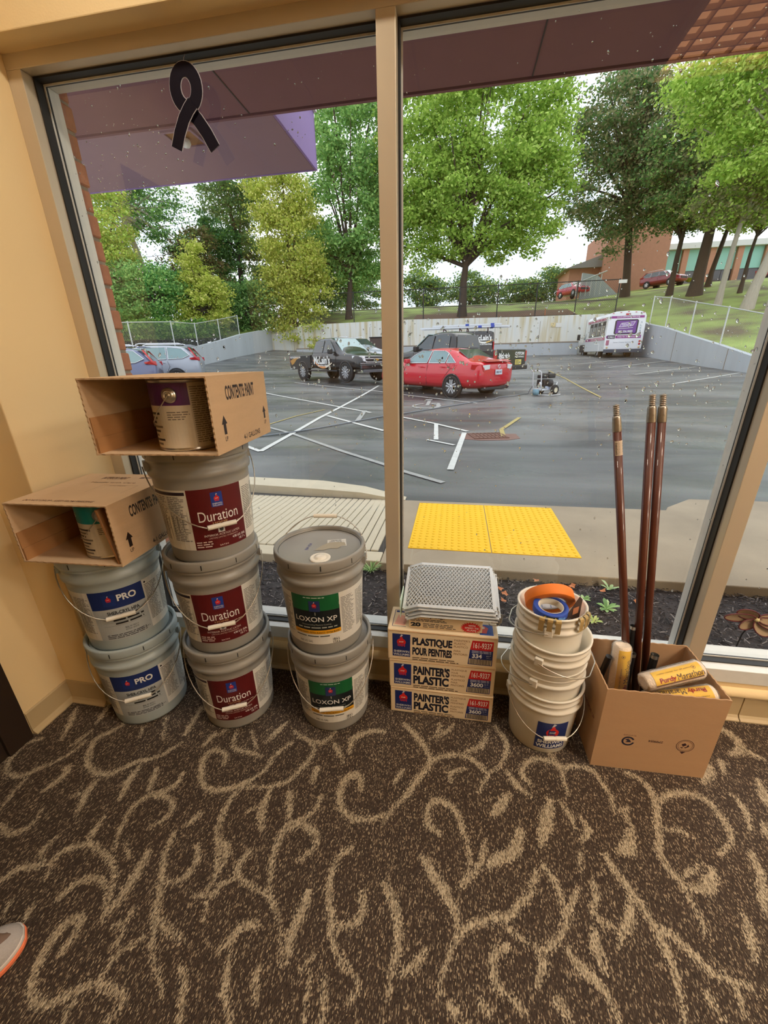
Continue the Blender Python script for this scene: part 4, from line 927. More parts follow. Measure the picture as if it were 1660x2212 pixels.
# ------------------------------------------------------------------ ground
m_asph = bpy.data.materials.new('wet_asphalt'); m_asph.use_nodes = True; _n = m_asph.node_tree.nodes; _l = m_asph.node_tree.links; _p = _n['Principled BSDF']
_tc = _n.new('ShaderNodeTexCoord')
def _noise(sc, det=4, dist=0.0, st=None):
    q = _n.new('ShaderNodeTexNoise'); q.inputs['Scale'].default_value = sc; q.inputs['Detail'].default_value = det; q.inputs['Distortion'].default_value = dist
    if st:
        mp = _n.new('ShaderNodeMapping'); mp.inputs['Scale'].default_value = st; _l.new(_tc.outputs['Object'], mp.inputs['Vector']); _l.new(mp.outputs['Vector'], q.inputs['Vector'])
    else: _l.new(_tc.outputs['Object'], q.inputs['Vector'])
    return q
_a = _noise(0.45, 5, 0.6, (0.55, 1.4, 1)); _b = _noise(70, 2); _c = _n.new('ShaderNodeValToRGB'); _c.color_ramp.elements[0].color = S(76, 77, 78)+(1,); _c.color_ramp.elements[1].color = S(124, 124, 122)+(1,)
_c.color_ramp.elements[0].position = 0.38; _c.color_ramp.elements[1].position = 0.66
_mx = _n.new('ShaderNodeMix'); _mx.data_type = 'RGBA'; _mx.blend_type = 'OVERLAY'; _mx.inputs['Factor'].default_value = 0.35
_l.new(_a.outputs['Fac'], _c.inputs['Fac']); _l.new(_c.outputs['Color'], _mx.inputs['A']); _l.new(_b.outputs['Color'], _mx.inputs['B']); _l.new(_mx.outputs['Result'], _p.inputs['Base Color'])
_r = _n.new('ShaderNodeMapRange'); _r.inputs['From Min'].default_value = 0.35; _r.inputs['From Max'].default_value = 0.65; _r.inputs['To Min'].default_value = 0.22; _r.inputs['To Max'].default_value = 0.55
_w = _noise(0.7, 4, 0.8, (0.5, 1.6, 1)); _l.new(_w.outputs['Fac'], _r.inputs['Value']); _l.new(_r.outputs['Result'], _p.inputs['Roughness'])
_bp = _n.new('ShaderNodeBump'); _bp.inputs['Strength'].default_value = 0.25; _bp.inputs['Distance'].default_value = 0.006; _l.new(_b.outputs['Fac'], _bp.inputs['Height']); _l.new(_bp.outputs['Normal'], _p.inputs['Normal'])
mb = MB(); xs = [-34+1.0*i for i in range(48)]; ys = [3.40, 3.715]+[4.2+0.7*i for i in range(50)]
vs = [(x, y, gz(x, y)-0.006) for y in ys for x in xs]; nx = len(xs)
mb.add(vs, [(j*nx+i, j*nx+i+1, (j+1)*nx+i+1, (j+1)*nx+i) for j in range(len(ys)-1) for i in range(nx-1)], sm=True)
lot = struct('parking_lot', mb, m_asph)
m_wline = M('worn_white_paint', S(206, 206, 200), 0.6, var=0.25, scale=9); m_fline = M('faded_white_paint', S(160, 160, 156), 0.6, var=0.35, scale=12); m_yline = M('worn_yellow_paint', S(172, 154, 92), 0.6, var=0.35, scale=9)
def strip(pts, wd, m, name='painted_line', parent=lot, lift=0.004, wd1=None):
    P = [Vector((p[0], p[1], 0)) for p in pts]; Q = []
    for a, b in zip(P[:-1], P[1:]):
        n = max(1, int((b-a).length/0.6))
        for i in range(n): Q.append(a+(b-a)*i/n)
    Q.append(P[-1]); vs = []; N = len(Q)
    for i in range(N):
        t_ = (Q[min(i+1, N-1)]-Q[max(i-1, 0)]).normalized(); n_ = Vector((-t_.y, t_.x, 0))*(wd+((wd1 or wd)-wd)*i/max(1, N-1))/2
        for s in (-1, 1): q = Q[i]+n_*s; vs.append((q.x, q.y, gz(q.x, q.y)+lift))
    return MB().add(vs, [(2*i, 2*i+1, 2*i+3, 2*i+2) for i in range(N-1)]).build(name, m, parent)
for pts, wd, m in (
    ([(-2.96, 5.69), (-3.13, 9.07), (-3.15, 16.88)], 0.115, m_wline), ([(-3.42, 6.07), (-2.96, 5.69)], 0.10, m_wline), ([(-7.27, 18.08), (-2.69, 14.82)], 0.11, m_wline),
    ([(-7.31, 14.69), (-4.23, 11.96), (-2.07, 9.94)], 0.11, m_wline), ([(-3.05, 9.43), (-1.33, 7.56)], 0.11, m_wline), ([(-2.30, 10.29), (-2.11, 8.59)], 0.14, m_fline),
    ([(-3.88, 7.87), (-3.02, 7.16), (-1.70, 5.83), (-0.89, 5.07), (-0.58, 4.75), (-0.10, 4.34)], 0.10, m_fline), ([(-2.69, 14.82), (-1.77, 13.91), (0.60, 11.78)], 0.10, m_wline),
    ([(-1.33, 9.40), (-1.18, 9.24), (-0.41, 8.43), (0.24, 7.59)], 0.10, m_wline), ([(-0.45, 6.77), (0.01, 6.37)], 0.08, m_wline), ([(-0.38, 8.43), (-0.30, 6.78)], 0.10, m_wline),
    ([(0.18, 7.44), (-0.03, 4.90)], 0.105, m_wline), ([(1.40, 9.29), (0.87, 7.81), (0.84, 7.13)], 0.10, m_yline), ([(-3.96, 8.15), (-3.80, 9.33), (-3.43, 10.44)], 0.07, m_yline),
    ([(7.11, 26.98), (10.05, 29.19)], 0.13, m_wline), ([(8.03, 24.56), (12.30, 27.97)], 0.13, m_wline), ([(7.95, 20.73), (12.25, 24.35)], 0.12, m_wline), ([(7.74, 16.76), (12.30, 20.95)], 0.12, m_wline),
    ([(7.81, 30.78), (8.88, 31.28)], 0.13, m_wline), ([(4.75, 23.36), (4.65, 19.22), (4.21, 13.07)], 0.09, m_yline)):
    strip(pts, wd*0.8, m)
# worn wheelchair symbol
mb = MB()
for k in range(20):
    a0, a1 = 2*PI*k/20, 2*PI*(k+1)/20
    if k in (4, 5): continue
    P = [(-0.78+r_*math.cos(a), 11.2+r_*1.3*math.sin(a)) for a in (a0, a1) for r_ in (0.30, 0.40)]
    mb.add([(x, y, gz(x, y)+0.004) for x, y in (P[0], P[1], P[3], P[2])], [(0, 1, 2, 3)])
for x0, y0, x1, y1 in ((-0.82, 11.3, -0.72, 12.3), (-0.82, 11.7, -0.45, 11.82), (-0.52, 11.05, -0.42, 11.7), (-0.9, 12.4, -0.7, 12.65)):
    mb.add([(x, y, gz(x, y)+0.004) for x, y in ((x0, y0), (x1, y0), (x1, y1), (x0, y1))], [(0, 1, 2, 3)])
mb.build('painted_symbol', m_fline, lot)
# puddle film and a dark leafy smear near the kerb
t = thing('storm_drain', 'rusty grated storm drain set in the wet asphalt', 'drain', (0.58, 7.20, gz(0.58, 7.2)), rad(12))
m_rust = M('rusty_iron', S(104, 70, 58), 0.8, var=0.3, scale=20)
mb = MB()
for a, b, c_, d in ((-0.30, -0.26, 0.30, -0.22), (-0.30, 0.22, 0.30, 0.26), (-0.30, -0.22, -0.26, 0.22), (0.26, -0.22, 0.30, 0.22)): mb.box(a, b, -0.03, c_, d, 0.006)
mb.build('frame', m_rust, t); MB().box(-0.27, -0.23, -0.03, 0.27, 0.23, -0.022).build('sump', m_black, t)
bar = None
for k in range(8):
    x = -0.24+0.068*k
    if bar is None: bar = MB().box(-0.016, -0.22, -0.012, 0.016, 0.22, 0.004).build('bar', m_rust, t, loc=(x, 0, 0))
    else: c = bar.copy(); C.objects.link(c); c.location = (x, 0, 0)
MB().box(-0.26, -0.02, -0.012, 0.26, 0.02, 0.003).build('cross_bar', m_rust, t)
mb = MB()
mb.prism([(-0.46, -0.30), (-0.15, -0.42), (0.3, -0.36), (0.52, -0.2), (0.50, 0.30), (0.2, 0.42), (-0.3, 0.38), (-0.5, 0.1)], lambda u, v, d: (0.58+u, 7.2+v, gz(0.58, 7.2)+d), -0.02, -0.0035)
mb.build('rust_stained_apron', M('rusty_asphalt', S(120, 84, 74), 0.5, var=0.3, scale=6), lot)
# sidewalk, kerb, ramp
mb = MB(); mb.prism([(-0.47, 2.40), (6.0, 2.40), (6.0, 4.08), (2.25, 4.06), (1.95, 3.80), (1.9, 3.715), (-0.47, 3.715)], lambda u, v, d: (u, v, d), -0.12, 0.0)
walk = struct('sidewalk', mb, m_conc, bevel=0.008)
mb = MB(); mb.prism([(-6.0, 2.44), (-0.475, 2.42), (-0.475, 2.565), (-6.0, 2.585)], lambda u, v, d: (u, v, d), -0.12, 0.0); struct('sidewalk_edge', mb, m_ramp, bevel=0.006)
mb = MB(); mb.box(-6.0, 2.58, -0.12, -0.475, 3.70, -0.012); ramp = struct('grooved_ramp', mb, m_dark)
rb_ = None; x = -2.86; k = 0
while x < -0.53:
    wq = 0.056
    p0, p1 = Vector((x, 2.587, 0)), Vector((x+0.10*(1 if x < -0.8 else 0.2), 3.70, 0))
    mb = MB(); d = (p1-p0); L_ = d.length
    q = MB().prism([(0, 0), (wq, 0), (wq, L_), (0, L_)], lambda u, v, dd: (u, v, dd), -0.035, 0.0) if rb_ is None else None
    if rb_ is None: rb_ = q.build('rib', m_ramp, ramp, bevel=0.004, seg=1, loc=p0); rb_.rotation_euler.z = math.atan2(-d.x, d.y)
    else:
        c = rb_.copy(); C.objects.link(c); c.location = (p0.x, p0.y, -0.0006*(k % 3)); c.rotation_euler.z = math.atan2(-d.x, d.y)
    x += 0.0635; k += 1
mb = MB(); pr = [(-6.0, 3.72, 3.90, 0.085), (-2.3, 3.80, 4.06, 0.085), (-1.4, 3.735, 4.03, 0.078), (-0.9, 3.72, 3.93, 0.060), (-0.66, 3.70, 3.86, 0.030), (-0.45, 3.70, 3.80, 0.004)]
vs = []
for x, y0, y1, z in pr: vs += [(x, y0, -0.1), (x, y0, z), (x, y1, z), (x, y1, -0.1)]
mb.add(vs, [(4*i+j, 4*i+(j+1) % 4, 4*i+4+(j+1) % 4, 4*i+4+j) for i in range(5) for j in range(4)]); struct('kerb', mb, m_ramp)
m_yel = M('yellow_tactile_plastic', S(252, 198, 0), 0.6, var=0.05, scale=6)
dm = None
for k, x0 in enumerate((-0.305, 0.303)):
    t = thing('tactile_paver', ['left yellow tactile paving panel on the sidewalk ramp', 'right yellow tactile paving panel on the sidewalk ramp'][k], 'paving panel', (x0, 2.648, 0.0), 0, 'yellow tactile paving panels')
    MB().box(0.002, 0, -0.004, 0.604, 0.990, 0.005).build('panel', m_yel, t, bevel=0.002)
    mb = MB()
    for i in range(12):
        for j in range(20): mb.lathe([(0.0125, 0.0045), (0.0105, 0.0085), (0.007, 0.0095), (0, 0.0097)], 8, at=(0.028+0.0498*i, 0.024+0.0496*j, 0))
    o = mb.build('truncated_domes', m_yel, t); o['kind'] = 'stuff'
# ------------------------------------------------------------------ mulch bed under the window
m_mulch = M('dark_mulch_soil', S(56, 50, 50), 0.9, var=0.4, scale=40, bump=0.6, bscale=60)
mb = MB(); nx, ny = 60, 14
vs = [(-3.0+7.0*i/nx, 1.50+0.94*j/ny, -0.075+0.03*(1-j/ny)+0.012*nrg.random()) for j in range(ny+1) for i in range(nx+1)]
mb.add(vs, [(j*(nx+1)+i, j*(nx+1)+i+1, (j+1)*(nx+1)+i+1, (j+1)*(nx+1)+i) for j in range(ny) for i in range(nx)], sm=True); bed = struct('planting_bed', mb, m_mulch)
m_chip = M('shredded_bark', (1, 1, 1), 0.75, var=0.1, attr='Col')
mb = MB(); pal = [S(40, 36, 38), S(58, 52, 54), S(84, 78, 80), S(30, 26, 28), S(116, 108, 108), S(70, 60, 58), S(150, 142, 138)]
for k in range(12000):
    x = -2.2+5.2*nrg.random(); y = 1.52+0.90*nrg.random(); z = -0.062+0.028*(1-(y-1.5)/0.94)+0.012*nrg.random()
    L_ = 0.005+0.017*nrg.random()**2; w_ = 0.0010+0.0018*nrg.random(); R = RZ(2*PI*nrg.random()) @ RX(nrg.normal(0, 0.5)) @ RY(nrg.normal(0, 0.35))
    mb.box(-L_, -w_, -0.0015, L_, w_, 0.0015, 0, pal[int(nrg.integers(0, len(pal)))], R=R, at=(x, y, z))
o = mb.build('bark_mulch', m_chip, recalc=False); tag(o, 'dark shredded bark mulch covering the bed outside the window', 'mulch', kind='stuff')
m_leafy = M('leaf_colours', (1, 1, 1), 0.55, var=0.1, attr='Col')
m_dleaf = M('fallen_leaf', S(206, 130, 84), 0.7, var=0.25, scale=30)
lf = None
LS = [(0.325, 2.24), (0.345, 2.17), (0.33, 2.09), (0.77, 2.33), (0.66, 2.30), (0.93, 2.28), (-0.50, 2.40), (0.56, 2.36), (-0.62, 2.33), (1.1, 2.2)]
LL = ['pinkish fallen leaf on the mulch, upper of three behind the wire grids', 'pinkish fallen leaf on the mulch, middle of three behind the wire grids', 'pinkish fallen leaf on the mulch, lowest of three behind the wire grids', 'fallen leaf on the mulch behind the orange tape, near the sidewalk', 'small fallen leaf on the mulch left of the orange tape', 'fallen leaf on the mulch above the green rosette', 'orange fallen leaf by the grass tuft, left of the window post', 'fallen leaf against the sidewalk edge behind the pail', 'fallen leaf on the mulch beside the raised-handle pail', 'fallen leaf on the mulch behind the leaning pole']
for k, ((x, y), lb) in enumerate(zip(LS, LL)):
    z = -0.035+0.006*(k % 3)
    if lf is None:
        mb = MB(); q = []
        for i in range(15):
            a = 2*PI*i/15; r_ = 0.024*(1.0 if i % 3 == 0 else 0.66); q.append((r_*math.cos(a), r_*math.sin(a), 0.006*math.cos(2*a)))
        mb.add(q+[(0, 0, 0.002)], [(i, (i+1) % 15, 15) for i in range(15)]); lf = mb.build('fallen_leaf', m_dleaf, loc=(x, y, z)); tag(lf, lb, 'leaf', 'fallen leaves on the mulch')
        o = lf
    else: o = lf.copy(); C.objects.link(o); o.location = (x, y, z); o['label'] = lb
    o.rotation_euler = (0.3*math.sin(k), 0.35*math.cos(2*k), 1.3*k)
def blade_plant(name, label, cat, loc, n, L0, wd, cols, up, seed):
    t = thing(name, label, cat, loc); r = random.Random(seed); mb = MB()
    for k in range(n):
        a = 2*PI*k/n*1.0+r.uniform(-0.25, 0.25); L_ = L0*r.uniform(0.65, 1.1); u_ = up*r.uniform(0.6, 1.2); d = Vector((math.cos(a), math.sin(a), 0)); s = Vector((-d.y, d.x, 0))
        P = []
        for q, wq in ((0, 0.35), (0.35, 0.9), (0.7, 1.0), (1.0, 0.05)):
            c_ = d*(L_*q)+Vector((0, 0, u_*L_*(q-0.55*q*q))); P += [c_-s*wd*wq, c_+s*wd*wq]
        mb.add(P, [(2*i, 2*i+1, 2*i+3, 2*i+2) for i in range(3)], 0, cols[k % len(cols)], True)
    mb.build('leaves', m_leafy, t, recalc=False)
    return t
GR = [S(150, 186, 110), S(120, 160, 80), S(180, 206, 140), S(100, 140, 70)]
blade_plant('rosette_weed', 'pale green rosette plant in the mulch behind the brass clips', 'plant', (0.905, 2.12, -0.05), 11, 0.075, 0.011, GR, 0.9, 1)
blade_plant('rosette_weed', 'small green weed just left of the pale rosette in the mulch', 'plant', (0.80, 2.20, -0.05), 9, 0.045, 0.008, GR, 0.8, 2)
blade_plant('rosette_weed', 'small yellow-green weed in front of the pale rosette plant', 'plant', (0.795, 1.98, -0.05), 10, 0.05, 0.007, [S(196, 200, 110), S(170, 190, 100)], 0.9, 3)
blade_plant('rosette_weed', 'young upright weed with two pale leaves behind the leaning pole', 'plant', (0.99, 2.33, -0.05), 6, 0.06, 0.010, [S(170, 196, 140)], 1.6, 4)
blade_plant('grass_tuft', 'bright green grass tuft beside the window post outside', 'grass', (-0.525, 2.36, -0.06), 60, 0.085, 0.0022, GR, 1.6, 5)
# flower stake with screen petals, in the bed beyond the right-hand pane
t = thing('garden_flower_stake', 'tan mesh flower stake with maroon petal rims beyond the right pane', 'garden ornament', (1.372, 1.75, 0.195))
m_pet = M('tan_petal_screen', S(190, 158, 122), 0.8, var=0.08, scale=90); m_prim = M('maroon_wire', S(112, 44, 48), 0.5)
for k, (a, L_, w_) in enumerate(((172, 0.140, 0.038), (140, 0.110, 0.036), (232, 0.090, 0.042), (300, 0.120, 0.036), (8, 0.120, 0.036), (340, 0.125, 0.032))):
    A = rad(a); d = Vector((math.cos(A), -0.12, math.sin(A)*0.72)); s = Vector((-math.sin(A), 0.25, math.cos(A)*0.72)); P = []
    for i in range(18):
        q = 2*PI*i/18; P.append(d*(L_*(0.52+0.48*math.cos(q)))+s*(w_*math.sin(q)))
    c0 = d*(L_*0.52)
    p = MB().add([p_+Vector((0, 0.002, 0)) for p_ in P]+[c0+Vector((0, 0.012, 0))], [(i, (i+1) % 18, 18) for i in range(18)], sm=True).build('petal', m_pet, t)
    MB().tube(P, 0.0028, 6, closed=True).build('petal_rim', m_prim, p)
MB().lathe([(0, -0.016), (0.010, -0.010), (0.012, 0), (0.008, 0.010), (0, 0.013)], 14, R=RX(PI/2)).build('centre', M('cream_bead', S(236, 214, 150), 0.4), t)
MB().tube([(0, 0.012, 0), (-0.02, 0.02, -0.1), (-0.03, 0.02, -0.27)], 0.003, 8).build('stake', m_gasket, t)
# ------------------------------------------------------------------ vehicles
m_tyre = M('tyre_rubber', (0.018, 0.018, 0.019), 0.75, var=0.1); m_rim = M('alloy_wheel', (0.62, 0.63, 0.65), 0.35, metal=0.7)
m_vglass = M('vehicle_glass', (0.05, 0.065, 0.07), 0.06, spec=0.9, var=0.2, scale=2); m_lglass = M('pale_vehicle_glass', S(120, 150, 152), 0.08, spec=0.9, var=0.15, scale=2)
m_tail = M('red_lamp_lens', S(190, 22, 34), 0.2, coat=0.5); m_clear = M('clear_lamp_lens', S(224, 226, 228), 0.15, coat=0.5)
m_chrome = M('chrome_trim', (0.82, 0.82, 0.83), 0.2, metal=0.9); m_trim = M('black_trim', (0.02, 0.02, 0.022), 0.5)
def paint(name, c): return M(name, c, 0.28, var=0.02, scale=2, coat=0.7)
m_red = paint('red_car_paint', S(204, 22, 44)); m_blk = paint('black_truck_paint', S(22, 24, 28)); m_silver = paint('silver_car_paint', S(168, 174, 186)); m_blue = paint('slate_blue_paint', S(84, 98, 136))
m_whitep = paint('white_bus_paint', S(236, 238, 240)); m_dred = paint('dark_red_paint', S(150, 24, 44))
def loft(st):
    mb = MB(); K = 15; vs = []
    for x, zs, zb, zt, ws, wm, wb, wt, kd in st:
        if kd == 'h': h = [(ws, zs), (wm, zs+0.30*(zb-zs)), (wm, zs+0.74*(zb-zs)), (wb, zb), (wb*0.965, zb+0.30*(zt-zb)), (wb*0.84, zb+0.66*(zt-zb)), (wb*0.48, zb+0.93*(zt-zb)), (0, zt)]
        else: h = [(ws, zs), (wm, zs+0.30*(zb-zs)), (wm, zs+0.74*(zb-zs)), (wb, zb), (wb-0.012, zb+0.025), (wt+0.02, zt-0.09), (wt-0.07, zt-0.022), (0, zt)]
        vs += [(x, y, z) for y, z in h]+[(x, -y, z) for y, z in h[-2::-1]]
    N = len(st)
    mb.add(vs, [(i*K+k, i*K+k+1, (i+1)*K+k+1, (i+1)*K+k) for i in range(N-1) for k in range(K-1)]+[(i*K, (i+1)*K, (i+1)*K+K-1, i*K+K-1) for i in range(N-1)]+[tuple(range(K)), tuple(range(N*K-1, (N-1)*K-1, -1))], sm=True)
    return mb
def body_part(st, m, t, name='body'):
    o = loft(st).build(name, m, t); s = o.modifiers.new('smooth', 'SUBSURF'); s.levels = s.render_levels = 1
    return o
def wheels(t, pos, R, w_, spokes=5, dark=False, side=0.91):
    for k, (x, y) in enumerate(pos):
        s = 1 if y > 0 else -1; y = s*(side+0.022-w_/2)
        wl = MB().lathe([(R*0.60, -w_/2), (R*0.93, -w_/2), (R, -w_/2+0.03), (R, w_/2-0.03), (R*0.93, w_/2), (R*0.66, w_/2), (R*0.60, w_/2-0.02)], 28, R=RX(-PI/2*s)).build('wheel', m_tyre, t, loc=(x, y, R))
        mb = MB().lathe([(R*0.67, w_/2-0.001), (R*0.64, w_/2-0.006), (R*0.62, w_/2-0.013), (0, w_/2-0.013)], 28, R=RX(-PI/2*s), mi=0)
        for q in range(spokes):
            a = 2*PI*q/spokes+0.3; u, v = Vector((math.cos(a), 0, math.sin(a))), Vector((-math.sin(a), 0, math.cos(a))); o1 = Vector((0, s*(w_/2-0.002), 0)); o0 = Vector((0, s*(w_/2-0.012), 0))
            for e in (-1, 1):
                P = [u*R*0.08+v*R*0.02*e, u*R*0.08+v*R*0.13*e, u*R*0.62+v*R*(0.20)*e, u*R*0.62+v*R*0.055*e]
                mb.add([p+o1 for p in P]+[p+o0 for p in P], [(0, 1, 2, 3), (4, 7, 6, 5), (0, 4, 5, 1), (1, 5, 6, 2), (2, 6, 7, 3), (3, 7, 4, 0)], 1)
        mb.lathe([(R*0.15, w_/2-0.012), (R*0.12, w_/2+0.002), (0, w_/2+0.003)], 14, R=RX(-PI/2*s), mi=1)
        mb.build('rim', [m_trim, m_trim if dark else m_rim], wl)
        MB().lathe([(R*1.13, -0.06), (R*1.13, 0.010), (R*0.97, 0.010), (R*0.97, -0.02)], 32, at=(x, s*side, R*1.02), R=RX(-PI/2*s)).build('wheel_arch', m_trim, t)
def pane(name, m, t, pts, thick=0.010, outward=None):
    P = [Vector(p) for p in pts]; n_ = (P[1]-P[0]).cross(P[2]-P[0]).normalized()
    if outward is not None and n_.dot(Vector(outward)) < 0: n_ = -n_
    N = len(P); mb = MB().add([p-n_*0.01 for p in P]+[p+n_*thick for p in P], [tuple(range(N)), tuple(range(2*N-1, N-1, -1))]+[(i, (i+1) % N, (i+1) % N+N, i+N) for i in range(N)])
    return mb.build(name, m, t)
def side_panes(t, polys, wb, wt, zb, zt, m, trim=None, th=0.014, sides=(1, -1)):
    for s in sides:
        for poly in polys:
            P = [(x, s*(wb+(wt-wb)*(z-zb)/(zt-zb)), z) for x, z in poly]
            p = pane('side_window', m, t, P, th, (0, s, 0.3))
            if trim:
                Q = [Vector(q)+Vector((0, s*0.018, 0)) for q in P]; MB().tube(Q+[Q[0]], 0.011, 6).build('window_trim', trim, p)
def vtext(t, s, o, U, V, w_, h_, col, bold=0.02, name='lettering', extra=None):
    L = Lab(); 
    if extra: extra(L)
    if s: L.text(s, 0, 0, w_, h_, col, 2, bold)
    return L.mesh(plane_fn(o, U, V), 0.002).build(name, m_print, t)
def place(t, x, y, hd): t.location = (x, y, gz(x, y)); t.rotation_euler = (0, 0, hd)
def heading(fx, fy): return math.atan2(fy, fx)
HC = heading(-0.755, 0.656)
# --- red sedan
t = thing('sedan', 'shiny red four-door sedan parked nearest the window, seen from its rear left', 'car')
place(t, 0.43, 13.83, HC); t.location.z = gz(-0.15, 13.2)-0.01; t.rotation_euler = (0, -math.radians(1.2), HC)
st = [(-1.04, 0.44, 0.90, 0.94, 0.62, 0.68, 0.62, 0, 'h'), (-0.99, 0.34, 0.99, 1.05, 0.76, 0.83, 0.78, 0, 'h'), (-0.80, 0.27, 1.03, 1.10, 0.84, 0.90, 0.84, 0, 'h'), (-0.45, 0.24, 1.01, 1.12, 0.86, 0.91, 0.85, 0, 'h'),
      (0.22, 0.21, 0.985, 1.435, 0.87, 0.91, 0.845, 0.555, 'g'), (0.62, 0.20, 0.975, 1.468, 0.87, 0.91, 0.845, 0.58, 'g'), (1.10, 0.20, 0.965, 1.472, 0.87, 0.91, 0.845, 0.585, 'g'), (1.62, 0.20, 0.95, 1.440, 0.87, 0.91, 0.845, 0.575, 'g'),
      (2.50, 0.20, 0.93, 1.02, 0.87, 0.91, 0.84, 0, 'h'), (3.00, 0.20, 0.90, 0.97, 0.86, 0.90, 0.83, 0, 'h'), (3.45, 0.22, 0.80, 0.87, 0.82, 0.87, 0.80, 0, 'h'), (3.70, 0.28, 0.70, 0.74, 0.68, 0.74, 0.68, 0, 'h'), (3.78, 0.36, 0.60, 0.62, 0.40, 0.48, 0.44, 0, 'h')]
body_part(st, m_red, t)
side_panes(t, [[(2.22, 0.985), (1.15, 1.005), (1.12, 1.375), (1.56, 1.37), (1.85, 1.24)], [(1.08, 1.005), (0.36, 1.015), (0.36, 1.30), (0.55, 1.365), (1.06, 1.378)], [(0.31, 1.015), (-0.06, 1.03), (0.31, 1.275)]], 0.845, 0.605, 0.97, 1.40, m_lglass, m_chrome, 0.012)
pane('rear_window', m_vglass, t, [(-0.36, 0.60, 1.150), (-0.36, -0.60, 1.150), (0.16, -0.48, 1.400), (0.16, 0.48, 1.400)], 0.014, (-0.4, 0, 1))
pane('windshield', m_vglass, t, [(2.42, 0.66, 1.05), (2.42, -0.66, 1.05), (1.68, -0.50, 1.415), (1.68, 0.50, 1.415)], 0.016, (0.4, 0, 1))
wheels(t, [(0, 0.80), (0, -0.80), (2.775, 0.80), (2.775, -0.80)], 0.335, 0.21)
for s in (1, -1):
    tl = MB(); tl.prism([(-1.035, 0.80), (-0.74, 0.86), (-0.76, 1.00), (-1.02, 0.985)], lambda u, v, d, s=s: (u, s*(0.655+0.27*min(1, (u+1.06)/0.25)+d), v), -0.06, 0.014); tl.build('tail_lamp', m_tail, t, bevel=0.01)
    MB().prism([(0.44, 0.86), (0.70, 0.83), (0.72, 0.97), (0.44, 0.985)], lambda u, v, d, s=s: (-1.02-d+(u-0.44)*0.12, s*u, v), 0.0, 0.035).build('tail_lamp_clear', m_clear, t, bevel=0.006)
    MB().tube([(1.25, s*0.918, 0.885), (1.31, s*0.934, 0.89), (1.43, s*0.934, 0.89), (1.47, s*0.918, 0.885)], 0.014, 8).build('door_handle', m_red, t)
    MB().tube([(0.30, s*0.916, 0.905), (0.36, s*0.932, 0.91), (0.48, s*0.932, 0.91), (0.52, s*0.916, 0.905)], 0.014, 8).build('door_handle', m_red, t)
    mb = MB()
    for P in ([(1.11, 0.97), (1.12, 0.6), (1.10, 0.30)], [(0.30, 0.99), (0.10, 0.86), (0.28, 0.66), (0.42, 0.5)], [(2.15, 0.96), (2.24, 0.7), (2.18, 0.32)]): mb.tube([(x, s*(0.905 if z < 0.9 else 0.875), z) for x, z in P], 0.006, 5)
    mb.build('door_seam', m_trim, t)
    mir = MB(); mir.box(1.92, 0.86*s-0.0, 0.98, 2.08, 1.04*s, 1.12); mir.build('side_mirror', m_red, t, bevel=0.03)
    MB().lathe([(0.035, 0), (0.035, 0.09), (0.028, 0.09), (0.028, 0)], 14, at=(-1.06, s*0.56, 0.33), R=RY(PI/2)).build('exhaust_tip', m_chrome, t)
MB().prism([(-1.07, 1.075), (-0.86, 1.125), (-0.80, 1.118), (-1.04, 1.060)], lambda u, v, d: (u, d, v), -0.58, 0.58).build('rear_spoiler', m_red, t, bevel=0.008)
MB().prism([(-1.075, 0.70), (-1.06, 0.84), (-1.045, 0.84), (-1.05, 0.70)], lambda u, v, d: (u, d, v), -0.16, 0.16).build('licence_plate', M('plate_enamel', S(206, 212, 222), 0.4), t)
vtext(t, '8H2 417', (-1.0785, 0.13, 0.735), (0, -1, 0), (0.107, 0, 1), 0.26, 0.07, S(50, 60, 90), 0.02, 'plate_lettering')
MB().lathe([(0.055, 0.0), (0.055, 0.012), (0.042, 0.012), (0.042, 0.0)], 20, at=(-1.055, 0, 0.925), R=RY(-PI/2)).build('badge', m_chrome, t)
MB().box(-1.02, -0.62, 0.26, -0.90, 0.62, 0.34).build('lower_valance', m_trim, t, bevel=0.02)
mb = MB(); mb.box(0.10, 0.903, 0.86, 0.11, 0.912, 1.0).box(-0.08, 0.903, 0.86, -0.07, 0.912, 1.0).box(-0.08, 0.903, 0.86, 0.11, 0.912, 0.868).box(-0.08, 0.903, 0.992, 0.11, 0.912, 1.0); mb.build('fuel_flap', m_dred, t)
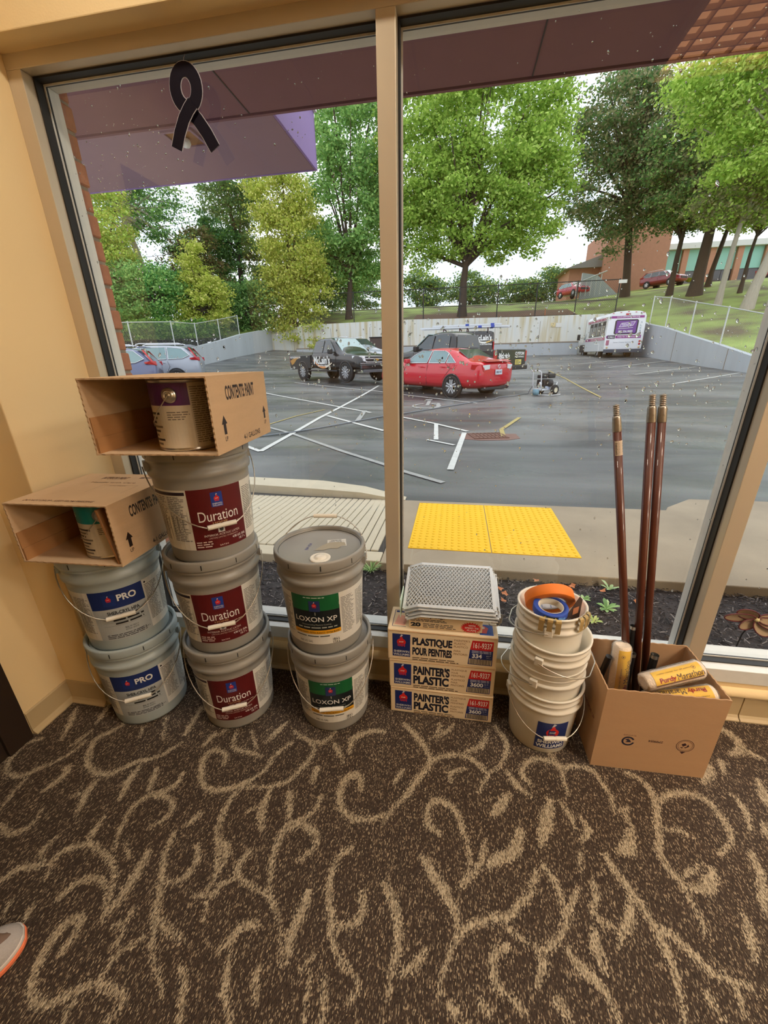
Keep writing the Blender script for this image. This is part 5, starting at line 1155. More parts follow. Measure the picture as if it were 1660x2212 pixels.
# --- pickups
def swoosh(L, w_, h_, c1, c2):
    P = []; Q = []
    for i in range(13):
        q = i/12; P.append((-0.06*w_+1.06*w_*q, 0.25*h_-0.62*h_*math.sin(PI*(0.10+0.80*q))+0.25*h_*(1-q)**3)); Q.append((-0.06*w_+1.06*w_*q, 0.25*h_-0.42*h_*math.sin(PI*(0.10+0.80*q))+0.25*h_*(1-q)**3))
    for i in range(12): L.p.append(([P[i], P[i+1], Q[i+1], Q[i]], [(0, 1, 2, 3)], c1 if i < 8 else c2, 0))
def pickup(label, x, y, hd, k, rear_open):
    t = thing('pickup_truck', label, 'truck', group='black lettered pickup trucks'); place(t, x, y, hd); t.scale = (k, k, k)
    st = [(0.70, 0.50, 1.08, 1.11, 0.82, 0.90, 0.86, 0, 'h'), (0.73, 0.48, 1.10, 1.66, 0.82, 0.90, 0.86, 0.60, 'g'), (1.00, 0.45, 1.10, 1.775, 0.82, 0.905, 0.87, 0.64, 'g'), (1.55, 0.42, 1.09, 1.79, 0.83, 0.91, 0.87, 0.645, 'g'), (2.10, 0.42, 1.08, 1.745, 0.83, 0.91, 0.87, 0.63, 'g'),
          (2.92, 0.42, 1.07, 1.15, 0.83, 0.91, 0.86, 0, 'h'), (3.40, 0.42, 1.05, 1.14, 0.84, 0.92, 0.86, 0, 'h'), (3.85, 0.44, 1.00, 1.09, 0.84, 0.91, 0.85, 0, 'h'), (4.08, 0.46, 0.93, 1.00, 0.78, 0.86, 0.80, 0, 'h'), (4.14, 0.50, 0.84, 0.86, 0.70, 0.78, 0.74, 0, 'h')]
    body_part(st, m_blk, t, 'cab')
    b = MB()
    for s in (1, -1):
        a = s*0.90; c = s*0.80; b.box(-1.13, min(a, c), 0.52, 0.66, max(a, c), 1.09)
    b.box(-1.11, -0.82, 0.55, 0.66, 0.82, 0.62); b.box(0.60, -0.82, 0.6, 0.66, 0.82, 1.09); b.build('bed', m_blk, t, bevel=0.03)
    MB().box(-1.17, -0.78, 0.60, -1.11, 0.78, 1.10).build('tailgate', m_blk, t, bevel=0.02)
    side_panes(t, [[(2.55, 1.16), (1.70, 1.16), (1.70, 1.64), (2.02, 1.63)], [(1.60, 1.16), (0.86, 1.17), (0.94, 1.60), (1.10, 1.65), (1.60, 1.65)]], 0.865, 0.655, 1.10, 1.70, m_vglass, None, 0.016)
    pane('windshield', m_lglass, t, [(2.86, 0.70, 1.17), (2.86, -0.70, 1.17), (2.16, -0.56, 1.705), (2.16, 0.56, 1.705)], 0.018, (1, 0, 1))
    pane('rear_window', m_vglass, t, [(0.70, 0.62, 1.20), (0.70, -0.62, 1.20), (0.735, -0.54, 1.62), (0.735, 0.54, 1.62)], 0.022, (-1, 0, 0))
    wheels(t, [(0, 0.80), (0, -0.80), (3.26, 0.80), (3.26, -0.80)], 0.385, 0.25, 6, side=0.912)
    g = MB(); g.box(4.11, -0.56, 0.66, 4.165, 0.56, 0.96); g.build('grille', m_trim, t, bevel=0.01)
    g = MB(); g.box(4.14, -0.56, 0.86, 4.19, 0.56, 0.90).box(4.14, -0.56, 0.74, 4.19, 0.56, 0.775).box(4.10, -0.80, 0.70, 4.18, 0.80, 0.72); g.build('grille_bar', m_chrome, t, bevel=0.008)
    g = MB(); cr = [(-0.12, -0.018), (-0.035, -0.018), (-0.045, -0.05), (0.055, -0.05), (0.045, -0.018), (0.12, -0.018), (0.105, 0.022), (0.035, 0.022), (0.045, 0.05), (-0.055, 0.05), (-0.045, 0.022), (-0.135, 0.022)]
    g.prism(cr, lambda u, v, d: (4.19+d, u, 0.838+v), 0, 0.02).build('front_emblem', M('gold_emblem', S(212, 170, 80), 0.3, metal=0.5), t)
    for s in (1, -1):
        MB().prism([(4.17, 0.78), (3.72, 0.90), (3.70, 1.0), (4.12, 0.98)], lambda u, v, d, s=s: (u, s*(0.86-0.24*max(0, (u-3.95)/0.2)+d), v), -0.12, 0.035).build('head_lamp', m_clear, t, bevel=0.012)
        MB().box(-1.15, s*0.80-0.09, 0.72, -1.09, s*0.80+0.105, 1.06).build('tail_lamp', m_tail, t, bevel=0.012)
        MB().box(2.30, min(s*0.90, s*1.10), 1.10, 2.46, max(s*0.90, s*1.10), 1.30).build('side_mirror', m_trim, t, bevel=0.04)
        MB().box(0.55, min(s*0.80, s*0.93), 0.40, 2.70, max(s*0.80, s*0.93), 0.46).build('side_step', m_trim, t, bevel=0.015)
        mb = MB()
        for P in ([(1.65, 1.09), (1.65, 0.5)], [(0.86, 1.09), (0.80, 0.8), (0.72, 0.5)], [(2.62, 1.08), (2.60, 0.5)]): mb.tube([(x_, s*0.912, z) for x_, z in P], 0.006, 5)
        mb.build('door_seam', m_trim, t)
        U = (1, 0, 0) if s < 0 else (-1, 0, 0); ox = 1.02 if s < 0 else 2.38
        o = Vector((ox, s*0.934, 0.70)); nrm = Vector(U).cross(Vector((0, 0, 1)))
        def ex(L): swoosh(L, 1.36, 0.52, S(222, 150, 90), S(240, 226, 200))
        vtext(t, "McLain's", o, U, (0, 0.0, 1), 1.22, 0.33, WHITE, 0.035, 'door_lettering', ex)
        vtext(t, 'PAINTING SERVICE', (ox+0.30*U[0], s*0.936, 0.60), U, (0, 0, 1), 0.88, 0.075, WHITE, 0.03, 'door_sub_lettering')
        def ex2(L):
            L.poly([(0.0, -0.10), (0.52, 0.06), (0.95, 0.06), (0.55, -0.06), (0.30, -0.24), (0.10, -0.30)], S(190, 140, 70), 0)
        vtext(t, 'PAINTINGSERVICE.COM', (-1.06 if s < 0 else 0.36, s*0.906, 0.96), U, (0, 0, 1), 0.92, 0.085, WHITE, 0.03, 'bed_lettering', ex2)
    MB().box(4.10, -0.84, 0.48, 4.22, 0.84, 0.68).build('front_bumper', m_blk, t, bevel=0.04)
    MB().box(4.15, -0.72, 0.36, 4.22, 0.72, 0.48).build('skid_panel', M('grey_plastic', S(96, 100, 104), 0.5), t, bevel=0.02)
    MB().box(-1.26, -0.84, 0.46, -1.12, 0.84, 0.60).build('rear_bumper', m_chrome if not rear_open else m_trim, t, bevel=0.03)
    def ex3(L): swoosh(L, 0.62, 0.22, S(240, 240, 236), S(226, 200, 150))
    vtext(t, "McLain's", (-1.173, 0.72, 0.82), (0, -1, 0), (0, 0, 1), 0.58, 0.17, WHITE, 0.06, 'tailgate_lettering', ex3)
    vtext(t, 'CUSTOM', (-1.173, -0.16, 0.92), (0, -1, 0), (0, 0, 1), 0.52, 0.10, WHITE, 0.05, 'tailgate_lettering')
    vtext(t, 'PAINTING', (-1.173, -0.16, 0.84), (0, -1, 0), (0, 0, 1), 0.52, 0.05, WHITE, 0.03, 'tailgate_lettering')
    L = Lab(); L.rect(0, 0, 0.36, 0.16, S(226, 210, 110), 0); L.lines(0.03, 0.02, 0.33, 0.14, 3, S(60, 60, 40), 1, seed=2); L.mesh(plane_fn((-1.173, -0.20, 0.62), (0, -1, 0), (0, 0, 1)), 0.002).build('tailgate_sticker', m_print, t)
    return t
pickup('black pickup facing right, its door lettering in full view left of the post', -6.55, 19.55, heading(0.79, -0.61), 1.0, False)
pickup('black pickup behind the red sedan, its lettered tailgate showing at the right', 1.02, 17.75, HC, 1.15, True)
# --- work van with roof rack
t = thing('work_van', 'black lettered work van with a ladder rack, parked behind the red sedan', 'van'); HV = heading(-0.997, 0.075); place(t, 1.02, 26.0, HV); t.scale = (0.92, 0.92, 0.92)
st = [(-1.12, 0.50, 1.15, 2.05, 0.86, 0.94, 0.92, 0.76, 'g'), (-1.05, 0.42, 1.15, 2.14, 0.88, 0.97, 0.95, 0.80, 'g'), (0.0, 0.40, 1.15, 2.16, 0.88, 0.98, 0.96, 0.82, 'g'), (1.6, 0.40, 1.15, 2.15, 0.88, 0.98, 0.96, 0.81, 'g'), (2.35, 0.40, 1.15, 2.08, 0.88, 0.98, 0.96, 0.78, 'g'), (2.75, 0.40, 1.15, 1.93, 0.88, 0.98, 0.96, 0.74, 'g'),
      (3.75, 0.40, 1.12, 1.22, 0.88, 0.97, 0.94, 0, 'h'), (4.15, 0.42, 1.02, 1.12, 0.86, 0.95, 0.90, 0, 'h'), (4.36, 0.46, 0.88, 0.94, 0.76, 0.84, 0.80, 0, 'h'), (4.42, 0.50, 0.76, 0.78, 0.6, 0.68, 0.64, 0, 'h')]
body_part(st, m_blk, t)
side_panes(t, [[(3.42, 1.22), (2.45, 1.20), (2.45, 1.86), (2.72, 1.84)]], 0.955, 0.79, 1.15, 2.0, m_lglass, None, 0.02)
pane('windshield', m_vglass, t, [(3.62, 0.80, 1.28), (3.62, -0.80, 1.28), (2.86, -0.66, 1.86), (2.86, 0.66, 1.86)], 0.02, (1, 0, 1))
wheels(t, [(0, 0.86), (0, -0.86), (3.35, 0.86), (3.35, -0.86)], 0.36, 0.24, 6, side=0.975)
for s in (1, -1):
    U = (-1, 0, 0) if s > 0 else (1, 0, 0); sl_ = -s*0.16
    def ex(L): swoosh(L, 1.10, 0.46, S(240, 238, 230), S(230, 190, 110))
    vtext(t, "McLain's", (0.06 if s > 0 else -1.00, s*0.952, 1.56), U, (0, -s*0.16, 0.987), 1.02, 0.34, WHITE, 0.035, 'side_lettering', ex)
    vtext(t, 'CUSTOM PAINTING', (-0.10 if s > 0 else -1.0, s*0.985, 1.30), U, (0, -s*0.10, 0.99), 0.90, 0.10, WHITE, 0.04, 'side_lettering')
    for q in range(3): MB().lathe([(0.0, 0.006), (0.05, 0.006), (0.055, 0.0)], 14, at=(2.0-0.28*q, s*0.872, 1.92), R=RX(-s*PI/2+s*0.1)).build('round_sticker', M('white_sticker', WHITE, 0.5), t)
    MB().box(2.95, min(s*0.98, s*1.20), 1.22, 3.10, max(s*0.98, s*1.20), 1.50).build('side_mirror', m_trim, t, bevel=0.04)
    MB().box(-1.14, s*0.86-0.06, 1.0, -1.07, s*0.86+0.07, 1.5).build('tail_lamp', m_tail, t, bevel=0.012)
MB().box(-1.26, -0.9, 0.44, -1.10, 0.9, 0.60).build('rear_bumper', m_trim, t, bevel=0.02)
m_rack = M('dark_rack_steel', S(76, 44, 44), 0.5, metal=0.4)
rk = MB()
for x_ in (-0.7, 0.55, 1.0, 2.0): rk.box(x_-0.025, -0.86, 2.26, x_+0.025, 0.86, 2.31).box(x_-0.03, 0.76, 2.10, x_+0.03, 0.82, 2.28).box(x_-0.03, -0.82, 2.10, x_+0.03, -0.76, 2.28)
rk.build('roof_rack', m_rack, t)
m_alu = M('ladder_aluminium', (0.66, 0.68, 0.70), 0.35, metal=0.6); m_lblue = M('blue_ladder_cap', S(60, 84, 180), 0.5)
vx, vy, vz = t.location
def ladder(label, ox, oy, oz, L_, wd, rz, caps):
    c, s = math.cos(HV), math.sin(HV); ox, oy, oz = ox*0.92, oy*0.92, oz*0.92
    q = thing('extension_ladder', label, 'ladder', (vx+ox*c-oy*s, vy+ox*s+oy*c, vz+oz), HV+rz, 'aluminium ladders on the van rack')
    for sg in (-1, 1): MB().box(0, sg*wd/2-0.014, -0.04, L_, sg*wd/2+0.014, 0.04).build('rail', m_alu, q)
    rg = None
    n = int(L_/0.305)
    for i in range(n):
        if rg is None: rg = MB().tube([(0, -wd/2, 0), (0, wd/2, 0)], 0.016, 8).build('rung', m_alu, q, loc=(0.15, 0, 0))
        else: cpy = rg.copy(); C.objects.link(cpy); cpy.location = (0.15+0.305*i, 0, 0)
    for x_ in caps: MB().box(x_-0.10, -wd/2-0.02, -0.05, x_+0.10, wd/2+0.02, 0.06).build('end_cap', m_lblue, q, bevel=0.01)
ladder('longest aluminium ladder lying flat on the van rack', -1.95, 0.42, 2.37, 5.0, 0.42, rad(0.6), (0.9, 1.6))
ladder('upper aluminium ladder with blue caps on the van rack', -1.5, 0.36, 2.49, 3.9, 0.40, rad(-1.2), (0.5, 1.9))
ladder('aluminium ladder on the far side of the van rack', -2.1, -0.35, 2.37, 5.2, 0.42, rad(0.4), (1.1,))
# --- SUVs
def suv(label, x, y, hd, m, glass, grp=None, z=None, name='suv', k=1.0):
    t = thing(name, label, 'car', group=grp); place(t, x, y, hd); t.scale = (k, k, k)
    if z is not None: t.location.z = z
    st = [(-0.98, 0.50, 1.02, 1.08, 0.70, 0.78, 0.76, 0, 'h'), (-0.93, 0.36, 1.05, 1.14, 0.80, 0.88, 0.84, 0, 'h'), (-0.86, 0.32, 1.06, 1.26, 0.82, 0.91, 0.86, 0.70, 'g'), (-0.45, 0.28, 1.05, 1.62, 0.84, 0.92, 0.87, 0.60, 'g'), (0.2, 0.26, 1.03, 1.68, 0.84, 0.92, 0.87, 0.62, 'g'), (1.1, 0.26, 1.02, 1.68, 0.84, 0.92, 0.87, 0.62, 'g'), (1.65, 0.26, 1.01, 1.63, 0.84, 0.92, 0.87, 0.61, 'g'),
          (2.50, 0.27, 1.00, 1.10, 0.84, 0.92, 0.86, 0, 'h'), (3.05, 0.28, 0.97, 1.06, 0.83, 0.91, 0.85, 0, 'h'), (3.42, 0.31, 0.88, 0.96, 0.78, 0.86, 0.80, 0, 'h'), (3.56, 0.40, 0.72, 0.76, 0.62, 0.70, 0.66, 0, 'h')]
    body_part(st, m, t)
    side_panes(t, [[(2.2, 1.08), (1.25, 1.09), (1.25, 1.55), (1.62, 1.53)], [(1.17, 1.09), (0.32, 1.10), (0.32, 1.57), (1.17, 1.57)], [(0.25, 1.10), (-0.30, 1.12), (-0.60, 1.25), (-0.30, 1.52), (0.25, 1.57)]], 0.872, 0.64, 1.05, 1.60, glass, m_chrome, 0.014)
    pane('rear_window', m_vglass, t, [(-0.86, 0.62, 1.18), (-0.86, -0.62, 1.18), (-0.52, -0.52, 1.58), (-0.52, 0.52, 1.58)], 0.024, (-1, 0, 0.3))
    pane('windshield', m_vglass, t, [(2.40, 0.70, 1.13), (2.40, -0.70, 1.13), (1.74, -0.54, 1.60), (1.74, 0.54, 1.60)], 0.02, (1, 0, 1))
    wheels(t, [(0, 0.80), (0, -0.80), (2.66, 0.80), (2.66, -0.80)], 0.35, 0.22)
    for s in (1, -1):
        MB().prism([(-0.99, 1.02), (-0.62, 1.08), (-0.60, 1.14), (-0.80, 1.17), (-0.97, 1.17)], lambda u, v, d, s=s: (u, s*(0.80+0.10*min(1, (u+1.0)/0.2)+d), v), -0.12, 0.022).build('tail_lamp', m_tail, t, bevel=0.01)
        MB().prism([(-0.88, 1.17), (-0.82, 1.17), (-0.56, 1.55), (-0.62, 1.55)], lambda u, v, d, s=s: (u, s*(0.80-0.20*(v-1.17)/0.38+d), v), -0.04, 0.03).build('tail_lamp_strip', m_tail, t)
        MB().prism([(3.50, 0.80), (3.20, 0.90), (3.22, 0.97), (3.46, 0.93)], lambda u, v, d, s=s: (u, s*(0.80-0.16*max(0, (u-3.3)/0.2)+d), v), -0.10, 0.04).build('head_lamp', m_clear, t)
        mb = MB()
        for P in ([(1.21, 1.02), (1.22, 0.4)], [(0.28, 1.02), (0.22, 0.8), (0.42, 0.5)]): mb.tube([(x_, s*0.92, z_) for x_, z_ in P], 0.006, 5)
        mb.build('door_seam', m_trim, t)
        for hx in (1.32, 0.38): MB().tube([(hx, s*0.912, 0.96), (hx+0.04, s*0.932, 0.965), (hx+0.15, s*0.932, 0.965), (hx+0.18, s*0.912, 0.96)], 0.013, 8).build('door_handle', m, t)
        MB().tube([(-0.3, s*0.56, 1.70), (-0.2, s*0.56, 1.73), (1.3, s*0.56, 1.73), (1.45, s*0.56, 1.69)], 0.018, 8).build('roof_rail', m_chrome, t)
    MB().box(-0.72, -0.56, 1.63, -0.42, 0.56, 1.67).build('rear_spoiler', m, t, bevel=0.012)
    MB().box(3.50, -0.5, 0.58, 3.575, 0.5, 0.80).build('grille', m_trim, t, bevel=0.02)
    MB().box(-1.0, -0.70, 0.36, -0.88, 0.70, 0.52).build('rear_bumper_trim', m_trim, t, bevel=0.02)
    return t
suv('silver crossover parked by the left concrete wall, behind the blue one', -12.25, 17.15, heading(-0.90, -0.43), m_silver, m_lglass)
suv('slate blue crossover at the far left, partly hidden by the window frame', -12.1, 14.1, heading(-0.86, -0.50), m_blue, m_lglass)
suv('dark red crossover parked uphill beside the brick building on the right', 21.85, 57.2, heading(0.55, -0.83), m_dred, m_vglass, None, 8.22)
suv('dark red car half hidden by trees at the far right, up the slope', 34.0, 58.0, heading(0.97, -0.2), m_dred, m_vglass, None, 8.6)
suv('red car up on the hill behind the black fence', 12.7, 57.6, heading(0.35, -0.93), m_red, m_lglass, None, 7.62, 'hill_car', 0.95)
suv('pale silver car behind the pickup, mostly hidden by the window post', -6.75, 24.3, heading(0.79, -0.61), m_silver, m_lglass)
# --- shuttle bus
t = thing('shuttle_bus', 'white shuttle bus with purple rear window panel by the right wall', 'bus', (10.80, 31.0, 1.02))
b = MB(); sec = [(-1.15, 0.42), (1.15, 0.42), (1.17, 1.2), (1.13, 2.55), (1.02, 2.74), (0.7, 2.83), (0, 2.86), (-0.7, 2.83), (-1.02, 2.74), (-1.13, 2.55), (-1.17, 1.2)]
b.prism(sec, lambda u, v, d: (u, d, v), 0.0, 4.55).build('coach_body', m_whitep, t, bevel=0.05)
b = MB(); b.prism([(4.5, 0.45), (6.0, 0.45), (6.05, 1.05), (5.35, 1.28), (4.75, 2.05), (4.5, 2.10)], lambda u, v, d: (d, u, v), -0.98, 0.98).build('cab', m_whitep, t, bevel=0.06)
for s in (1, -1):
    wp = None
    for q in range(4):
        y0 = 0.35+0.88*q; P = [(s*1.168, y0, 1.42), (s*1.168, y0+0.74, 1.42), (s*1.135, y0+0.74, 2.30), (s*1.135, y0, 2.30)]
        f = pane('side_window', m_trim, t, P, 0.012, (s, 0, 0)); pane('pane', M('grey_bus_glass', S(120, 122, 118), 0.12, spec=0.8), f, [(s*1.172, y0+0.05, 1.47), (s*1.172, y0+0.69, 1.47), (s*1.150, y0+0.69, 2.05), (s*1.150, y0+0.05, 2.05)], 0.012, (s, 0, 0))
    pane('cab_window', m_lglass, t, [(s*0.985, 4.9, 1.30), (s*0.985, 5.5, 1.30), (s*0.985, 4.95, 1.98), (s*0.985, 4.75, 2.0)], 0.012, (s, 0, 0))
    MB().tube([(s*1.0, 5.5, 1.4), (s*1.35, 5.6, 1.5)], 0.015, 6).box(min(s*1.3, s*1.5), 5.52, 1.30, max(s*1.3, s*1.5), 5.62, 1.72).build('side_mirror', m_trim, t)
    L = Lab(); pk = S(206, 120, 150)
    L.rect(0.1, 2.36, 4.0, 2.50, S(216, 150, 170), 0); 
    for q in range(5): L.rect(0.35+0.72*q, 2.38, 0.75+0.72*q, 2.48, S(186, 90, 120), 1)
    L.rect(0.0, 1.14, 4.3, 1.32, pk, 0); L.text('FAMILY HOME CARE CENTER', 1.4, 1.18, 3.9, 1.28, WHITE, 1, 0.02); L.rect(0.0, 1.16, 1.2, 1.30, S(150, 60, 130), 1); L.rect(4.7, 0.8, 5.3, 1.1, pk, 0)
    fn = plane_fn((s*1.174, 4.4, 0) if s < 0 else (s*1.174, 0, 0), (0, -1, 0) if s < 0 else (0, 1, 0), (0, 0, 1)); L.mesh(fn, 0.003).build('side_lettering', m_print, t)
    for q, (z, m) in enumerate(((1.02, m_tail), (0.86, m_tail), (0.66, M('amber_ring_lens', S(224, 196, 150), 0.3)))): MB().lathe([(0.0, 0.02), (0.06, 0.018), (0.07, 0.0)], 18, at=(s*0.98, -0.002, z), R=RX(PI/2)).build('tail_lamp', m, t)
    MB().box(s*0.62-0.1, -0.012, 0.5, s*0.62+0.1, 0.0, 0.52).build('bumper_bracket', m_trim, t)
MB().box(-1.17, -0.20, 0.34, 1.17, 0.02, 0.56).build('rear_bumper', M('dark_grey_bumper', S(74, 82, 94), 0.6), t, bevel=0.015)
b = MB().prism([(-0.62, 1.46), (0.62, 1.46), (0.70, 1.54), (0.70, 2.26), (0.62, 2.34), (-0.62, 2.34), (-0.70, 2.26), (-0.70, 1.54)], lambda u, v, d: (u, -d, v), 0.0, 0.018).build('rear_window', m_trim, t)
L = Lab(); pu = S(118, 66, 150); L.rect(-0.62, 1.52, 0.62, 2.28, pu, 0); L.poly([(-0.46, 1.90), (0.38, 1.98), (0.50, 2.20), (-0.32, 2.12)], S(150, 100, 186), 1)
for P in ([(-0.46, 1.88), (0.36, 1.96), (0.36, 1.99), (-0.46, 1.91)], [(-0.33, 2.11), (0.50, 2.20), (0.50, 2.225), (-0.33, 2.135)], [(-0.46, 1.88), (-0.43, 1.88), (-0.30, 2.13), (-0.33, 2.13)], [(0.36, 1.96), (0.39, 1.96), (0.52, 2.22), (0.49, 2.22)], [(-0.50, 1.78), (0.42, 1.84), (0.42, 1.865), (-0.50, 1.805)]): L.poly(P, WHITE, 2)
L.text('Alzheimer', -0.30, 2.01, 0.34, 2.12, WHITE, 3, 0.01); L.text('TENNESSEE', -0.26, 1.93, 0.30, 1.99, WHITE, 3, 0.01); L.text('888.336.9005', -0.44, 1.56, 0.42, 1.70, WHITE, 2, 0.03)
L.mesh(plane_fn((0, -0.018, 0), (1, 0, 0), (0, 0, 1)), 0.003).build('rear_window_print', m_print, b)
L = Lab(); pk = S(150, 56, 140); L.rect(-0.98, 2.42, 1.0, 2.56, pk, 0); L.text('www.alzheimerstn.org', -0.66, 2.45, 0.72, 2.545, WHITE, 1, 0.02)
L.rect(-0.55, 1.22, 1.0, 1.40, pk, 0); L.text('Help for You Since 1983', -0.42, 1.26, 0.94, 1.36, WHITE, 1, 0.02); L.rect(-1.06, 1.20, -0.58, 1.42, S(70, 60, 84), 1); L.text('CALL', -1.0, 1.25, -0.64, 1.37, WHITE, 2, 0.03); L.rect(-1.12, 1.24, -1.06, 1.38, S(150, 56, 140), 0)
L.text('Senior Citizens Services', -0.62, 0.94, 0.46, 1.01, S(130, 140, 150), 0, 0.0)
for q in range(5): L.text('ALERT'[q], 0.84, 2.10-0.17*q, 0.94, 2.22-0.17*q, S(120, 150, 160), 0)
L.mesh(plane_fn((0, -0.002, 0), (1, 0, 0), (0, 0, 1)), 0.003).build('rear_lettering', m_print, t)
MB().box(-0.14, -0.03, 2.60, 0.14, 0.0, 2.70).build('brake_lamp', m_tail, t, bevel=0.01)
for q in range(5): MB().box(-0.9+0.45*q-0.05, -0.02, 2.71+0.08*(1-abs(q-2)/2), -0.9+0.45*q+0.05, 0.02, 2.745+0.08*(1-abs(q-2)/2)).build('marker_lamp', m_tail, t)
mbw = [(-0.92, 1.6), (0.92, 1.6), (-0.92, 5.2), (0.92, 5.2)]
for k, (x_, y_) in enumerate(mbw):
    s = 1 if x_ > 0 else -1; wl = MB().lathe([(0.20, -0.14), (0.36, -0.14), (0.39, -0.10), (0.39, 0.10), (0.36, 0.14), (0.20, 0.14)], 24, R=RY(PI/2*s)).build('wheel', m_tyre, t, loc=(x_, y_, 0.38))
    MB().lathe([(0.22, 0.135), (0.15, 0.10), (0.06, 0.12), (0, 0.12)], 20, R=RY(PI/2*s)).build('rim', m_chrome, wl)
    MB().box(min(s*1.0, s*1.185), y_-0.55, 0.42, max(s*1.0, s*1.185), y_+0.55, 0.95).build('wheel_arch', m_whitep if k < 2 else m_trim, t, bevel=0.05)
# --- wheeled paint sprayer and its hose
t = thing('paint_sprayer', 'white framed engine paint sprayer on two wheels, right of the red sedan', 'sprayer', (2.70, 13.75, gz(2.7, 13.7)), rad(38)); m_wf = M('white_powder_coat', S(222, 224, 226), 0.4); m_cream = M('cream_wheel_hub', S(226, 216, 188), 0.5)
for y_ in (-0.27, 0.27):
    s = 1 if y_ > 0 else -1; wl = MB().lathe([(0.08, -0.05), (0.13, -0.05), (0.155, -0.025), (0.155, 0.025), (0.13, 0.05), (0.08, 0.05)], 24, R=RX(PI/2)).build('wheel', m_tyre, t, loc=(0.20, y_, 0.155))
    MB().lathe([(0.085, 0.05), (0.07, 0.03), (0.03, 0.045), (0, 0.045)], 18, R=RX(-PI/2*s)).lathe([(0.085, -0.05), (0, -0.045)], 18, R=RX(-PI/2*s)).build('hub', m_cream, wl)
    MB().tube([(0.34, y_*0.6, 0.16), (0.20, y_*0.6, 0.16), (-0.25, y_*0.6, 0.16), (-0.30, y_*0.6, 0.30), (-0.34, y_*0.6, 0.66), (-0.40, y_*0.6, 0.72)], 0.017, 8).build('frame_tube', m_wf, t)
MB().tube([(-0.40, -0.162, 0.72), (-0.42, 0, 0.73), (-0.40, 0.162, 0.72)], 0.017, 8).build('push_handle', m_wf, t)
MB().tube([(0.34, -0.162, 0.16), (0.44, -0.1, 0.22), (0.50, -0.08, 0.36), (0.50, 0.08, 0.36), (0.44, 0.1, 0.22), (0.34, 0.162, 0.16)], 0.017, 8).build('front_loop', m_wf, t)
MB().box(-0.16, -0.15, 0.26, 0.22, 0.15, 0.46).lathe([(0, 0), (0.10, 0), (0.11, 0.03), (0.10, 0.10), (0, 0.12)], 18, at=(0.05, -0.15, 0.36), R=RX(PI/2)).build('engine', m_trim, t, bevel=0.02)
MB().box(0.02, -0.16, 0.50, 0.32, 0.16, 0.64).build('fuel_tank', m_trim, t, bevel=0.03); MB().lathe([(0, 0), (0.035, 0), (0.035, 0.03), (0, 0.035)], 14, at=(0.18, 0, 0.645)).build('fuel_cap', m_trim, t)
MB().box(-0.20, -0.14, 0.50, 0.0, 0.12, 0.60).build('air_filter', m_trim, t, bevel=0.02)
MB().lathe([(0, 0), (0.05, 0), (0.05, 0.22), (0.035, 0.26), (0, 0.26)], 16, at=(-0.24, -0.08, 0.14)).build('pump', m_chrome, t); MB().box(-0.30, -0.15, 0.16, -0.02, 0.15, 0.20).build('motor_plate', m_wf, t); MB().box(-0.10, -0.175, 0.16, 0.16, -0.15, 0.27).build('name_panel', M('pale_blue_panel', S(196, 206, 226), 0.5), t)
MB().lathe([(0.0, 0.0), (0.09, 0.0), (0.10, 0.16), (0, 0.16)], 20, at=(-0.33, -0.02, 0.02)).build('fluid_pot', M('teal_label_pot', S(120, 160, 176), 0.5), t)
lp = []
for k in range(30): a = 2*PI*k/29; lp.append((0.10+0.42*math.cos(a), -0.05+0.40*math.sin(a), 0.015+0.010*math.sin(3*a)**2))
MB().tube(lp, 0.011, 6).build('coiled_hose', m_wf, t)
hp = [(-3.72, 6.63), (-3.05, 7.25), (-2.34, 8.23), (-1.64, 9.33), (-1.24, 9.73), (-0.29, 10.94), (0.66, 12.10), (1.10, 12.55), (1.26, 13.0), (1.45, 13.15), (1.80, 13.40), (2.12, 13.85), (2.32, 13.95)]
H_ = []
for i in range(len(hp)-1):
    for q in range(4):
        f_ = q/4; p0 = hp[max(i-1, 0)]; p1 = hp[i]; p2 = hp[i+1]; p3 = hp[min(i+2, len(hp)-1)]
        c_ = [0.5*((2*p1[k])+(-p0[k]+p2[k])*f_+(2*p0[k]-5*p1[k]+4*p2[k]-p3[k])*f_*f_+(-p0[k]+3*p1[k]-3*p2[k]+p3[k])*f_**3) for k in (0, 1)]
        H_.append((c_[0], c_[1], gz(*c_)+0.014))
H_.append((2.32, 13.95, gz(2.3, 13.9)+0.10)); H_.append((2.42, 13.90, gz(2.3, 13.9)+0.30))
tag(MB().tube(H_, 0.014, 8).build('spray_hose', M('grey_hose', S(116, 122, 128), 0.5)), 'long grey spray hose running over the asphalt to the paint sprayer', 'hose')
# ------------------------------------------------------------------ retaining walls, fences, banks
m_rwall = bpy.data.materials.new('stained_retaining_wall'); m_rwall.use_nodes = True; _n = m_rwall.node_tree.nodes; _l = m_rwall.node_tree.links; _p = _n['Principled BSDF']
_tc = _n.new('ShaderNodeTexCoord'); _mp = _n.new('ShaderNodeMapping'); _mp.inputs['Scale'].default_value = (1.6, 1.6, 0.10); _l.new(_tc.outputs['Object'], _mp.inputs['Vector'])
_q = _n.new('ShaderNodeTexNoise'); _q.inputs['Scale'].default_value = 2.2; _q.inputs['Detail'].default_value = 5; _l.new(_mp.outputs['Vector'], _q.inputs['Vector'])
_c = _n.new('ShaderNodeValToRGB'); e = _c.color_ramp.elements; e[0].position = 0.30; e[0].color = S(196, 182, 140)+(1,); e[1].position = 0.52; e[1].color = S(224, 224, 216)+(1,); x_ = e.new(0.75); x_.color = S(216, 220, 218)+(1,)
_l.new(_q.outputs['Fac'], _c.inputs['Fac']); _l.new(_c.outputs['Color'], _p.inputs['Base Color']); _p.inputs['Roughness'].default_value = 0.8
